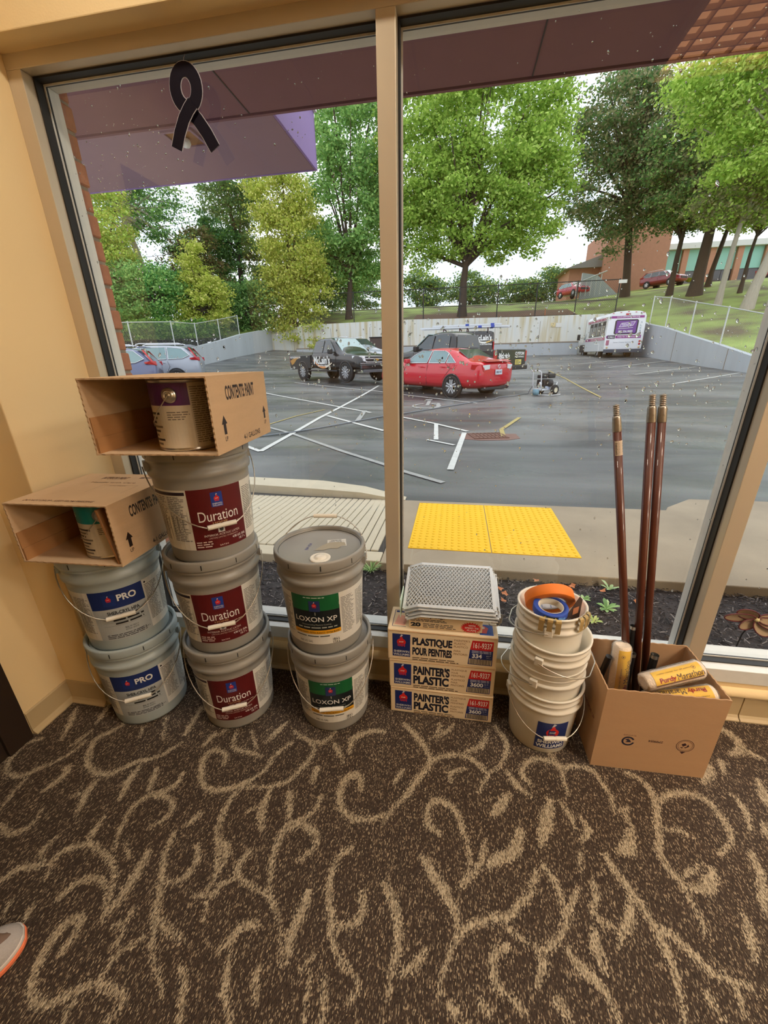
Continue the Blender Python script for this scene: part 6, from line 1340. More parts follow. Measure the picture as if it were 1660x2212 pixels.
m_rwall2 = M('grey_retaining_wall', S(190, 196, 200), 0.8, var=0.14, scale=1.5, stretch=(1, 1, 0.15), bump=0.1, bscale=30)
mb = MB(); pp = [(-17.3, 1.0), (12.2, 0.8), (12.2, 4.28), (6, 4.28), (-4.9, 4.40), (-12, 4.28), (-17.3, 3.95)]
mb.prism(pp, lambda u, v, d: (u, 38.0+d, v), 0.0, 0.35); bw = struct('retaining_wall_back', mb, m_rwall)
for k in range(8): MB().box(-15.0+3.6*k, 37.992, 1.2, -14.97+3.6*k, 38.0, 3.9).build('wall_joint', m_mortar, bw)
mb = MB(); mb.box(-14.5, 37.2, 1.0, 9.6, 38.0, 2.22); ft = struct('wall_footing', mb, m_rwall2, bevel=0.03); MB().box(-14.5, 37.18, 2.22, 9.6, 38.0, 2.30).build('coping', m_mortar, ft)
WT = [(8, -0.1), (14, 0.05), (17, 0.45), (20.5, 1.02), (23.6, 1.63), (26.7, 2.19), (29.7, 2.77), (32.1, 3.11), (38, 4.28), (42, 5.1), (48, 6.3), (60, 7.7), (75, 8.9), (110, 9.6)]
def wt(y):
    for (a, b), (c, d) in zip(WT[:-1], WT[1:]):
        if y <= c: return b+(d-b)*max(0, (y-a))/(c-a)
    return WT[-1][1]
def tz(x, y):
    z = wt(y)
    if x > 12.5: z += 0.10*min(x-12.5, 14)
    return z
mb = MB(); ys = [12, 14, 17, 20.5, 23.6, 26.7, 29.7, 32.1, 35, 38.35]
vs = []
for y in ys: vs += [(12.5, y, -0.3), (12.5, y, wt(y)), (12.75, y, wt(y)), (12.75, y, -0.3)]
mb.add(vs, [(4*i+j, 4*i+(j+1) % 4, 4*i+4+(j+1) % 4, 4*i+4+j) for i in range(len(ys)-1) for j in range(4)]+[(0, 1, 2, 3)]); rw = struct('retaining_wall_right', mb, m_rwall2)
for yj in (22.6, 27.9, 33.5): MB().box(12.488, yj, 0.2, 12.5, yj+0.035, wt(yj)-0.02).build('wall_joint', m_mortar, rw)
mb = MB(); LW = [(8, 0.9), (14, 1.3), (18, 1.75), (24, 2.28), (26.4, 2.32), (29.3, 2.78), (32.2, 3.30), (36, 3.8), (38.35, 3.97)]
vs = []
for y, z in LW: vs += [(-17.4, y, -0.3), (-17.4, y, z), (-17.1, y, z), (-17.1, y, -0.3)]
mb.add(vs, [(4*i+j, 4*i+(j+1) % 4, 4*i+4+(j+1) % 4, 4*i+4+j) for i in range(len(LW)-1) for j in range(4)]); struct('retaining_wall_left', mb, m_rwall2)
m_grass = bpy.data.materials.new('mown_grass'); m_grass.use_nodes = True; _n = m_grass.node_tree.nodes; _l = m_grass.node_tree.links; _p = _n['Principled BSDF']; _p.inputs['Roughness'].default_value = 0.9
_tc = _n.new('ShaderNodeTexCoord'); _q = _n.new('ShaderNodeTexNoise'); _q.inputs['Scale'].default_value = 0.35; _q.inputs['Detail'].default_value = 6; _l.new(_tc.outputs['Object'], _q.inputs['Vector'])
_c = _n.new('ShaderNodeValToRGB'); e = _c.color_ramp.elements; e[0].position = 0.36; e[0].color = S(104, 92, 64)+(1,); e[1].position = 0.50; e[1].color = S(138, 152, 76)+(1,); x_ = e.new(0.7); x_.color = S(166, 188, 96)+(1,)
_l.new(_q.outputs['Fac'], _c.inputs['Fac']); _l.new(_c.outputs['Color'], _p.inputs['Base Color'])
gx = [-60, -45, -32, -24, -17.4]+[-15+2.5*i for i in range(12)]+[12.75, 14, 16, 18, 21, 25, 30, 38, 50, 70]; gy = [8, 11, 14, 17, 20.5, 23.6, 26.7, 29.7, 32.1, 35, 38.35, 40, 42, 45, 48, 54, 60, 68, 75, 90, 110]
mb = MB(); vs = []
for y in gy:
    for x in gx: vs.append((x, y, (tz(x, y) if x > -17 else (max(wt(y), 0)*0.3+2.2 if y < 38 else wt(y)))-0.04))
n = len(gx); fs = []
for j in range(len(gy)-1):
    for i in range(n-1):
        xm, ym = (gx[i]+gx[i+1])/2, (gy[j]+gy[j+1])/2
        if -17.4 < xm < 12.75 and ym < 38.3: continue
        fs.append((j*n+i, j*n+i+1, (j+1)*n+i+1, (j+1)*n+i))
mb.add(vs, fs, sm=True); struct('grass_bank', mb, m_grass)
m_dirt = M('bare_red_soil', S(112, 84, 62), 0.95, var=0.25, scale=2)
mb = MB(); gq = [(x, y) for y in (38.36, 40.0, 42.0) for x in (-4, -1, 2, 5, 7.5, 9.5)]
mb.add([(x, y, tz(x, y)+0.0) for x, y in gq], [(j*6+i, j*6+i+1, j*6+i+7, j*6+i+6) for j in range(2) for i in range(5)], sm=True); struct('bare_soil_strip', mb, m_dirt)
m_fblk = M('black_fence_steel', (0.02, 0.022, 0.022), 0.5); m_galv = M('galvanised_fence', S(206, 208, 204), 0.45, metal=0.3, var=0.08)
def fence(label, pts, tops, posts, r, m, mid, wsp, wr):
    """pts: list of (x,y,zbase); chain-link fence with posts, rails and woven wire"""
    t = thing('chain_link_fence', label, 'fence', pts[0]); o = Vector(pts[0])
    P = [Vector(p)-o for p in pts]; H_ = tops
    for p in P[:] if posts is None else [Vector(q)-o for q in posts]: MB().tube([p+Vector((0, 0, -0.1)), p+Vector((0, 0, H_+0.06))], r, 8).build('post', m, t)
    MB().tube([p+Vector((0, 0, H_)) for p in P], r*0.7, 6).build('top_rail', m, t)
    if mid: MB().tube([p+Vector((0, 0, H_*mid)) for p in P], r*0.6, 6).build('mid_rail', m, t)
    mb = MB()
    for a, b in zip(P[:-1], P[1:]):
        L_ = (b-a).length; u = (b-a)/L_; n_ = Vector((-u.y, u.x, 0)).normalized()*wr; x = -H_
        while x < L_:
            for s in (1, -1):
                x0, x1 = (x, x+H_) if s > 0 else (x+H_, x); z0, z1 = 0.0, H_
                def cl(x0, z0, x1, z1):
                    if x0 > x1: x0, z0, x1, z1 = x1, z1, x0, z0
                    if x1 <= 0 or x0 >= L_: return None
                    if x0 < 0: z0 += (z1-z0)*(-x0)/(x1-x0); x0 = 0
                    if x1 > L_: z1 = z0+(z1-z0)*(L_-x0)/(x1-x0); x1 = L_
                    return x0, z0, x1, z1
                c_ = cl(x0, z0, x1, z1)
                if c_:
                    A = a+u*c_[0]+Vector((0, 0, c_[1])); B = a+u*c_[2]+Vector((0, 0, c_[3])); k = (B-A).cross(n_).normalized()*wr
                    mb.add([A-k, A+k, B+k, B-k], [(0, 1, 2, 3)])
            x += wsp
    q = mb.build('woven_wire', m, t, recalc=False); q['kind'] = 'stuff'
    return t
fence('tall black chain-link fence along the top of the back wall', [(12.27-3.07*k, 38.18, 4.35) for k in range(10)], 2.35, None, 0.045, m_fblk, 0.40, 0.16, 0.0035)
fence('galvanised chain-link fence on top of the right retaining wall', [(12.6, y, wt(y)) for y in (32.11, 29.73, 26.69, 23.58, 20.54, 17.4, 14.2)], 1.62, None, 0.036, m_galv, 0, 0.12, 0.003)
fence('galvanised chain-link fence on top of the left wall, before the hedge', [(-17.2, y, z) for y, z in ((32.2, 3.30), (29.3, 2.80), (26.4, 2.34), (24, 2.28), (20.5, 2.0), (17, 1.65))], 1.34, None, 0.034, m_galv, 0, 0.12, 0.003)
t = thing('marker_post', 'short orange marker post on the bank behind the back wall', 'post', (7.02, 38.7, 4.3)); MB().tube([(0, 0, 0), (0, 0, 0.62)], 0.04, 8).build('post', M('orange_post', S(190, 110, 70), 0.6), t); MB().box(-0.02, -0.05, 0.60, 0.16, 0.05, 0.68).build('cap', m_galv, t)
t = MB().box(7.85, 37.96, 3.42, 8.30, 37.99, 3.74).build('wall_notice', M('white_notice', S(226, 224, 216), 0.6)); tag(t, 'small white notice on the back wall, right of the van', 'sign')
t = MB().box(7.45, 37.96, 3.44, 7.80, 37.99, 3.76).build('wall_notice', M('yellow_notice', S(222, 202, 150), 0.6)); tag(t, 'faded yellow notice on the back wall, beside the white notice', 'sign')
t = MB().box(12.15, 38.08, 6.42, 12.75, 38.10, 6.66).build('fence_notice', M('white_notice', S(226, 224, 216), 0.6)); tag(t, 'small white notice at the top right end of the black fence', 'sign')
# refuse bin and dumpster by the back wall
t = thing('refuse_bin', 'brown wheeled refuse bin standing by the back wall left of the post', 'bin', (-6.4, 36.4, gz(-6.4, 36.4))); mbn = M('brown_bin_plastic', S(80, 66, 60), 0.6)
MB().prism([(-0.9, 0), (0.9, 0), (1.0, 1.35), (-1.0, 1.35)], lambda u, v, d: (u, d, v), -0.55, 0.55).build('tub', mbn, t, bevel=0.05); MB().box(-1.03, -0.6, 1.35, 1.03, 0.6, 1.43).build('lid', m_trim, t, bevel=0.03)
# ------------------------------------------------------------------ brick building on the hill
t = thing('brick_building', 'orange brick school-like building with teal window panels, behind the trees', 'building', (17.2, 60.0, 8.2)); mbk = M('orange_brickwork', S(192, 138, 112), 0.85, var=0.12, scale=3)
mbk2 = mbk
MB().box(0.0, 0.0, -1.0, 6.9, 9.0, 7.2).build('gable_wall', mbk, t); MB().box(-3.6, 1.6, -1.0, 0.0, 8.0, 3.2).build('low_wing', mbk, t); MB().prism([(-4.2, 3.2), (0.2, 3.2), (0.2, 4.6), (-2.0, 3.9)], lambda u, v, d: (u, d, v), 1.0, 8.5).build('low_roof', M('grey_roof', S(150, 146, 142), 0.7), t)
MB().box(6.9, 3.0, -1.0, 34.0, 10.0, 1.15).build('sill_wall', mbk, t); MB().box(6.9, 3.4, 1.1, 34.0, 10.0, 5.2).build('long_wall', M('pale_panel_wall', S(206, 206, 198), 0.8), t); MB().box(6.6, 2.6, 4.9, 34.5, 10.4, 5.5).build('roof_fascia', M('white_fascia', S(226, 226, 222), 0.7), t)
m_teal = M('teal_panel', S(150, 206, 190), 0.5, var=0.05); m_dwin = M('dark_window_glass', (0.03, 0.035, 0.04), 0.12, spec=0.8)
for k in range(9):
    x = 7.1+3.0*k
    MB().box(x-0.32, 2.95, -0.5, x+0.32, 3.5, 5.0).build('brick_pier', mbk, t)
    f = MB().box(x+0.36, 3.30, 1.15, x+2.64, 3.42, 2.55).build('window', m_trim, t); 
    for q in range(2): MB().box(x+0.42+1.11*q, 3.27, 1.22, x+1.46+1.11*q, 3.31, 2.48).build('pane', m_dwin, f)
    MB().box(x+0.36, 3.30, 2.58, x+2.64, 3.40, 4.85).build('panel', m_teal, t); MB().box(x+0.34, 3.05, 1.08, x+2.66, 3.42, 1.16).build('window_sill', m_frame_out, t)
# concrete stair wall in front of the building
mb = MB(); mb.prism([(13.6, 7.0), (17.6, 5.9), (17.6, 7.6), (15.2, 9.6), (13.6, 9.9)], lambda u, v, d: (u, 55.0+d, v), 0.0, 0.4); struct('stair_wall', mb, m_rwall2)
hr = MB()
for k in range(6): hr.tube([(13.0+0.5*k, 54.5, 7.5), (13.0+0.5*k, 54.5, 9.0+0.12*k)], 0.05, 6)
hr.tube([(12.6, 54.5, 8.7), (16.0, 54.5, 9.9)], 0.06, 6); struct('stair_railing', hr, m_galv)
# ------------------------------------------------------------------ trees
m_leaf = bpy.data.materials.new('foliage'); m_leaf.use_nodes = True; _nt = m_leaf.node_tree; _nt.nodes.clear()
_o = _nt.nodes.new('ShaderNodeOutputMaterial'); _at = _nt.nodes.new('ShaderNodeAttribute'); _at.attribute_name = 'Col'; _d = _nt.nodes.new('ShaderNodeBsdfDiffuse'); _t = _nt.nodes.new('ShaderNodeBsdfTranslucent'); _m = _nt.nodes.new('ShaderNodeMixShader'); _m.inputs['Fac'].default_value = 0.42
_nz = _nt.nodes.new('ShaderNodeTexNoise'); _nz.inputs['Scale'].default_value = 1.2; _mx = _nt.nodes.new('ShaderNodeMix'); _mx.data_type = 'RGBA'; _mx.blend_type = 'OVERLAY'; _mx.inputs['Factor'].default_value = 0.15
_nt.links.new(_at.outputs['Color'], _mx.inputs['A']); _nt.links.new(_nz.outputs['Fac'], _mx.inputs['B'])
for b in (_d, _t): _nt.links.new(_mx.outputs['Result'], b.inputs['Color'])
_nt.links.new(_d.outputs[0], _m.inputs[1]); _nt.links.new(_t.outputs[0], _m.inputs[2]); _nt.links.new(_m.outputs[0], _o.inputs['Surface'])
m_bark = M('dark_bark', S(74, 62, 52), 0.9, var=0.3, scale=6, stretch=(3, 3, 0.4), bump=0.4); m_bark2 = M('pale_bark', S(176, 166, 150), 0.9, var=0.25, scale=5, stretch=(3, 3, 0.4))
def leaves(name, pts, size, cols, parent, droop=0.0, seed=1):
    """one mesh of folded leaf sprays; pts (n,3), cols list"""
    g = np.random.default_rng(seed); n = len(pts); pts = np.asarray(pts)
    a = g.normal(size=(n, 3)); a[:, 2] = a[:, 2]*0.7-droop; a /= np.linalg.norm(a, axis=1)[:, None]
    b = g.normal(size=(n, 3)); b -= a*np.sum(a*b, 1)[:, None]; b /= np.linalg.norm(b, axis=1)[:, None]
    s = size*(0.6+0.8*g.random(n))[:, None]
    v = np.empty((n, 4, 3)); v[:, 0] = pts-a*s; v[:, 1] = pts+b*s*0.55; v[:, 2] = pts+a*s; v[:, 3] = pts-b*s*0.55
    me = bpy.data.meshes.new(name); me.vertices.add(4*n); me.vertices.foreach_set('co', v.ravel()); me.loops.add(4*n); me.polygons.add(n)
    me.loops.foreach_set('vertex_index', np.arange(4*n, dtype=np.int32)); me.polygons.foreach_set('loop_start', np.arange(0, 4*n, 4, dtype=np.int32)); me.polygons.foreach_set('loop_total', np.full(n, 4, dtype=np.int32))
    me.materials.append(m_leaf); me.update(calc_edges=True)
    ca = me.color_attributes.new('Col', 'FLOAT_COLOR', 'CORNER'); C_ = np.array(cols)[g.integers(0, len(cols), n)]*(0.85+0.3*g.random(n))[:, None]
    cc = np.ones((n, 4, 4)); cc[:, :, :3] = C_[:, None, :]; ca.data.foreach_set('color', cc.ravel().astype(np.float32))
    o = bpy.data.objects.new(name, me); C.objects.link(o); o.parent = parent; o['kind'] = 'stuff'
    return o
def crown_points(blobs, nclump, nleaf, cr, seed, surf=0.5):
    g = np.random.default_rng(seed); vol = np.array([b[3]*b[4]*b[5] for b in blobs]); vol = vol/vol.sum(); cen = []
    for b, f in zip(blobs, vol):
        k = max(3, int(nclump*f)); d = g.normal(size=(k, 3)); d /= np.linalg.norm(d, axis=1)[:, None]; r = (surf+(1-surf)*g.random(k))**0.6
        cen.append(np.array(b[:3])+d*r[:, None]*np.array(b[3:6]))
    cen = np.concatenate(cen); k = len(cen); per = max(4, nleaf//k)
    q = g.normal(size=(k, per, 3))*np.array([cr, cr, cr*0.45])*(0.6+0.7*g.random((k, 1, 1)))
    return cen, (cen[:, None, :]+q).reshape(-1, 3)
def tree(label, x, y, zb, th, lean, tr, blobs, nclump, nleaf, cr, size, cols, seed, group=None, bark=None, nbr=14, droop=0.0, name='tree', surf=0.45):
    nleaf = int(nleaf*1.7); size *= 0.74; t = thing(name, label, 'tree', (x, y, zb), 0, group); cen, P = crown_points(blobs, nclump, nleaf, cr, seed, surf)
    top = Vector((lean[0], lean[1], th)); r = random.Random(seed)
    tp = [(0, 0, -0.4), (lean[0]*0.1, lean[1]*0.1, th*0.2), (lean[0]*0.45+r.uniform(-.1, .1), lean[1]*0.5, th*0.6), tuple(top)]
    MB().tube(tp, lambda q: tr*(1.35-0.35*min(1, q*4))*(1-0.45*q), 10).build('trunk', bark or m_bark, t)
    if nbr:
        mb = MB(); idx = np.random.default_rng(seed+5).choice(len(cen), min(nbr, len(cen)), replace=False)
        for i in idx:
            c = Vector(cen[i]); f = r.uniform(0.55, 1.0); s = Vector(tp[2])*(1-f)+top*f; m_ = s+(c-s)*0.5+Vector((0, 0, 0.25*(c-s).length*r.uniform(0, 0.5)))
            mb.tube([s, m_, c], lambda q: tr*0.42*(1-0.85*q), 6)
        o = mb.build('branches', bark or m_bark, t); o['kind'] = 'stuff'
    leaves('foliage', P, size, cols, t, droop, seed+9)
    return t
GRN = [S(162, 194, 88), S(186, 214, 104), S(136, 170, 76), S(206, 228, 128), S(174, 204, 96)]
GRN2 = [S(138, 182, 104), S(162, 202, 120), S(118, 160, 92), S(182, 216, 132)]
YEL = [S(196, 206, 96), S(216, 218, 116), S(168, 186, 84), S(186, 198, 90), S(224, 222, 134)]
DRK = [S(106, 144, 88), S(88, 126, 80), S(126, 160, 100), S(112, 146, 82)]
OLV = [S(160, 160, 116), S(142, 144, 104), S(178, 176, 128), S(128, 134, 96), S(166, 160, 124)]
LGT = [S(202, 228, 118), S(186, 218, 100), S(216, 236, 140), S(170, 206, 94)]
tree('big bright green maple behind the back wall, right of the window post', 0.2, 39.6, 4.35, 5.0, (0.2, 1.5), 0.42, [(0.8, 2.0, 9.3, 7.2, 4.5, 5.0), (1.4, 2.0, 14.0, 6.4, 4, 5.0), (-3.0, 2, 12.5, 4.6, 3.6, 5.4), (5.4, 2, 8.6, 3.6, 3, 2.6), (-4.2, 2, 7.4, 3.8, 3, 3.0), (2.6, 1.0, 6.0, 4.8, 2.6, 1.5), (0.5, 2, 18.5, 4.4, 3, 3.2), (5.2, 2, 12.5, 2.8, 3, 3.0)], 520, 44000, 0.60, 0.20, GRN, 21, nbr=26)
tree('green maple behind the back wall, just left of the window post', -10.4, 41.0, 4.9, 4.6, (0.1, 1.0), 0.34, [(0.2, 1.5, 8.6, 4.0, 3, 6.0), (0.9, 1.5, 14.0, 4.2, 3, 5.0), (2.4, 1.5, 7.0, 3.4, 3, 4.0), (0.6, 1.5, 18.5, 3.8, 2.6, 3.4), (-1.8, 1.5, 5.6, 2.6, 2.4, 2.6)], 300, 25000, 0.60, 0.19, GRN2, 22, nbr=20)
tree('yellow-green tree with vines hanging over the left end of the back wall', -14.9, 38.6, 3.6, 6.0, (0.0, 0.3), 0.30, [(0.0, 0, 6.4, 2.9, 1.8, 5.6), (-0.9, 0, 10.4, 2.6, 1.6, 3.0), (1.6, -0.4, 3.6, 1.8, 1.3, 3.2), (-1.4, -0.4, 3.0, 1.8, 1.2, 3.2), (2.1, -1.0, 0.4, 0.9, 0.6, 1.8), (0.1, -0.9, -0.3, 0.8, 0.5, 1.7)], 300, 22000, 0.46, 0.15, YEL, 23, droop=0.6)
tree('tall dark green tree left of the yellow-green vine tree', -20.9, 40.5, 4.6, 7.0, (0.1, 0.4), 0.28, [(-0.8, 0.5, 9.0, 2.6, 1.8, 4.0), (0.4, 0.5, 4.6, 2.6, 1.8, 4.6), (0.8, 0, 11.6, 2.4, 1.6, 2.0)], 210, 15000, 0.46, 0.16, DRK+[S(124, 160, 76)], 24)
tree('sparse tall tree with pale bare limbs at the left of the window', -27.2, 36.5, 4.4, 10.2, (-2.2, 0.3), 0.34, [(-1.6, 0.5, 10.0, 2.8, 1.8, 2.6), (1.2, 0.5, 9.4, 2.2, 1.6, 3.0), (2.6, 0.5, 7.2, 1.4, 1.2, 2.0), (-3.0, 0.5, 7.5, 2.2, 1.6, 2.6)], 100, 6500, 0.50, 0.15, DRK+GRN2, 25, bark=m_bark2, nbr=30)
tree('bright yellow-green tree at the far left edge of the window view', -29.2, 34.0, 4.2, 5.0, (0, 0), 0.25, [(0.6, 0, 7.8, 2.0, 1.8, 3.2), (0.0, 0, 4.5, 2.3, 1.8, 3.0)], 110, 9500, 0.48, 0.15, YEL+LGT, 26)
tree('olive brown bushy tree between pale limbs and dark tree', -24.2, 38.0, 4.4, 3.6, (0, 0), 0.25, [(0, 0, 3.6, 3.2, 1.8, 3.0), (0.8, 0, 6.0, 2.2, 1.4, 2.0)], 120, 9500, 0.45, 0.15, [S(134, 132, 80), S(140, 118, 84), S(110, 124, 70)], 27)
tree('dense mid-green bush tree low at the left of the window view', -24.4, 32.5, 3.4, 2.6, (0, 0), 0.22, [(-0.4, 0, 2.9, 3.3, 1.6, 2.4), (-2.4, 0, 3.6, 2.2, 1.4, 2.2)], 140, 13000, 0.42, 0.14, GRN2+[S(90, 150, 86)], 28)
tree('yellow-green leafy shrub tree right of the mid-green bush', -20.9, 33.5, 3.3, 2.2, (0, 0), 0.18, [(0.2, 0, 2.4, 2.1, 1.4, 2.4), (-0.5, 0.3, 5.0, 1.1, 0.9, 2.0)], 100, 8500, 0.40, 0.14, YEL, 29)
tree('brown-trunked dark tree low at the left window edge', -28.6, 33.0, 3.6, 3.4, (0.2, 0), 0.26, [(0.4, 0, 3.0, 2.2, 1.4, 2.4)], 60, 5200, 0.42, 0.15, OLV+DRK, 30)
tree('dark leafy undergrowth tree below the dark green tree, behind the left wall', -18.6, 37.4, 3.8, 1.6, (0, 0), 0.16, [(0, 0, 2.0, 2.6, 1.2, 2.2), (-2.6, 0.4, 2.0, 2.2, 1.2, 2.2)], 90, 8000, 0.42, 0.15, DRK+GRN2, 32)
tree('round green tree filling the gap behind the vine tree and maple', -16.4, 46.0, 5.6, 3.0, (0, 0), 0.25, [(0, 0, 4.4, 4.2, 2.0, 4.4), (3.4, 0, 4.0, 3.2, 2.0, 3.6)], 130, 10000, 0.56, 0.19, GRN2+DRK, 33)
# clipped hedge behind the left fence
t = thing('hedge', 'long green hedge growing behind the left galvanised fence', 'hedge', (-19.3, 24, 2.2))
g_ = np.random.default_rng(31); n = 9000; q = np.empty((n, 3)); q[:, 1] = g_.uniform(-9, 9.5, n); q[:, 0] = g_.normal(0, 0.40, n)-0.2; q[:, 2] = (0.14*q[:, 1])*0.5+g_.random(n)**0.7*(1.45+0.25*np.sin(q[:, 1]*1.3))
leaves('foliage', q, 0.11, [S(86, 128, 58), S(110, 150, 70), S(66, 104, 50), S(140, 170, 84)], t, 0, 31)
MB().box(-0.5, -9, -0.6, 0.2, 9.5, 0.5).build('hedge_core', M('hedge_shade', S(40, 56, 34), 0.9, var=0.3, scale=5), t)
# right-hand trees on the bank
tree('tall olive dark-leaved tree in front of the brick building gable', 15.9, 47.5, tz(15.9, 47.5)-0.1, 9.0, (-1.0, 0.6), 0.42, [(-2.0, 0, 9.0, 5.0, 3.4, 3.4), (0.8, 0, 12.5, 5.4, 3.6, 4.0), (-3.0, 0, 14.0, 4.0, 3.2, 3.4), (-1.0, 0, 5.2, 3.0, 2.4, 1.6), (3.6, 0, 8.0, 3.4, 2.8, 2.6)], 420, 26000, 0.66, 0.19, OLV+DRK, 41, nbr=30)
tree('large dark tree at the right, its trunk widest on the bank', 19.5, 42.0, tz(19.5, 42)-0.1, 6.5, (0.3, 0.4), 0.52, [(0.0, 0.5, 8.4, 5.0, 3.4, 3.2), (3.0, 0.5, 12.0, 4.6, 3.2, 3.4), (-2.2, 0.5, 11.0, 3.6, 3.0, 3.2)], 300, 18000, 0.62, 0.18, DRK+OLV+GRN2, 42, nbr=24)
tree('light green overhanging tree with pale leaning trunk at the right', 18.6, 33.0, tz(18.6, 33)-0.1, 7.0, (2.2, 0.3), 0.34, [(-1.4, 0, 11.4, 4.6, 2.4, 2.5), (-4.6, 0, 12.2, 2.4, 1.8, 1.6), (1.6, 0, 8.6, 2.8, 2.2, 2.2), (-2.6, 0, 8.6, 2.0, 1.6, 1.3)], 240, 19000, 0.50, 0.16, LGT+GRN, 43, bark=m_bark2, nbr=20, droop=0.4)
tree('slender forked pale-trunked tree on the right grass bank', 18.4, 36.0, tz(18.4, 36)-0.1, 6.0, (0.4, 0.3), 0.22, [(0.2, 0.3, 6.6, 3.0, 2.0, 1.8), (2.4, 0.3, 7.6, 2.4, 1.8, 1.6)], 140, 9500, 0.46, 0.15, GRN+OLV, 44, bark=m_bark2, nbr=16)
tree('small tree with thin trunk near the dark red car at the right', 21.8, 40.0, tz(21.8, 40)-0.1, 4.6, (0.2, 0), 0.16, [(0.2, 0, 6.0, 2.6, 2.0, 1.6)], 60, 3600, 0.44, 0.15, GRN+LGT, 45, nbr=12)
tree('thin brown-trunked tree between the wide trunk and forked tree', 22.3, 46.0, tz(22.3, 46)-0.1, 6.0, (0.7, 0), 0.24, [(0.2, 0, 7.6, 3.0, 2.0, 2.0)], 60, 3600, 0.48, 0.16, DRK+GRN2, 46, nbr=12)
tree('dark-trunked tree standing by the red crossover uphill', 18.4, 44.0, tz(18.4, 44)-0.1, 5.0, (0.1, 0), 0.28, [(0.2, 0, 6.4, 2.6, 2.0, 1.8)], 60, 3600, 0.46, 0.15, DRK+GRN2+[S(80, 120, 90)], 47, nbr=12)
tree('tree at the far right of the bank, behind the right mullion', 25.5, 38.0, tz(25, 38)-0.1, 6.0, (0.3, 0), 0.3, [(0.2, 0, 8.0, 4.0, 2.8, 3.2), (0, 0, 12.5, 3.6, 2.6, 3.0)], 110, 6400, 0.56, 0.17, GRN2+LGT, 48, nbr=14)
for k, (x, y, w_, h_, lb) in enumerate(((9.5, 74, 4.5, 3.6, 'hazy distant tree above the red hill car, left one'), (14.6, 72, 4.6, 5.4, 'hazy distant tree above the red hill car, right one'), (1.5, 76, 6.0, 5.2, 'hazy distant tree seen under the big maple crown, right of its trunk'), (-7.0, 74, 6.0, 5.5, 'hazy distant tree seen left of the big maple trunk'), (-18.0, 70, 7.5, 6.4, 'distant green tree behind the yellow-green vine tree'), (-38.0, 66, 9.0, 7.5, 'distant tree behind the pale-limbed tree'), (-52.0, 62, 10.0, 8.0, 'distant tree furthest left beyond the hedge'))):
    tree(lb, x, y, wt(y)-0.3, 2.5, (0, 0), 0.3, [(0, 0, h_*0.55, w_*0.6, 2.0, h_*0.5), (w_*0.4, 0, h_*0.4, w_*0.5, 2, h_*0.4)], 60, 3600, 0.8, 0.26, [S(120, 150, 104), S(140, 168, 110), S(104, 134, 96), S(168, 186, 90)], 60+k, nbr=6)
blade_plant('yellow_shrub', 'bright yellow-green shrub in front of the brick building windows', 'shrub', (27.2, 60.5, tz(27, 60.5)), 40, 1.3, 0.14, [S(226, 222, 70), S(196, 204, 70)], 0.9, 8)
# utility pole and wires
t = thing('utility_pole', 'weathered wooden utility pole beside the dark green tree', 'utility pole', (-29.4, 50.0, 5.0)); m_up = M('grey_weathered_pole', S(140, 130, 118), 0.9, var=0.2, stretch=(4, 4, 0.3))
MB().tube([(0, 0, 0), (0.5, 0, 8.8)], 0.17, 10).build('pole', m_up, t); MB().box(-0.7, -0.06, 8.0, 1.6, 0.06, 8.16).build('crossarm', m_up, t)
for k, (z, dz) in enumerate(((17.4, 0.9), (16.4, 1.1), (13.6, 0.6), (12.9, 0.7))):
    P = [(-48+3.0*i, 50, z+dz*(-1+2*i/10)-0.25*math.sin(PI*i/10)) for i in range(11)]
    tag(MB().tube(P, 0.022, 4).build('overhead_wire', m_gasket), ['overhead wire crossing the sky gap at the left, highest one', 'overhead wire crossing the sky gap at the left, second from top', 'overhead wire before the left trees, third from top', 'overhead wire before the left trees, lowest one'][k], 'wire')
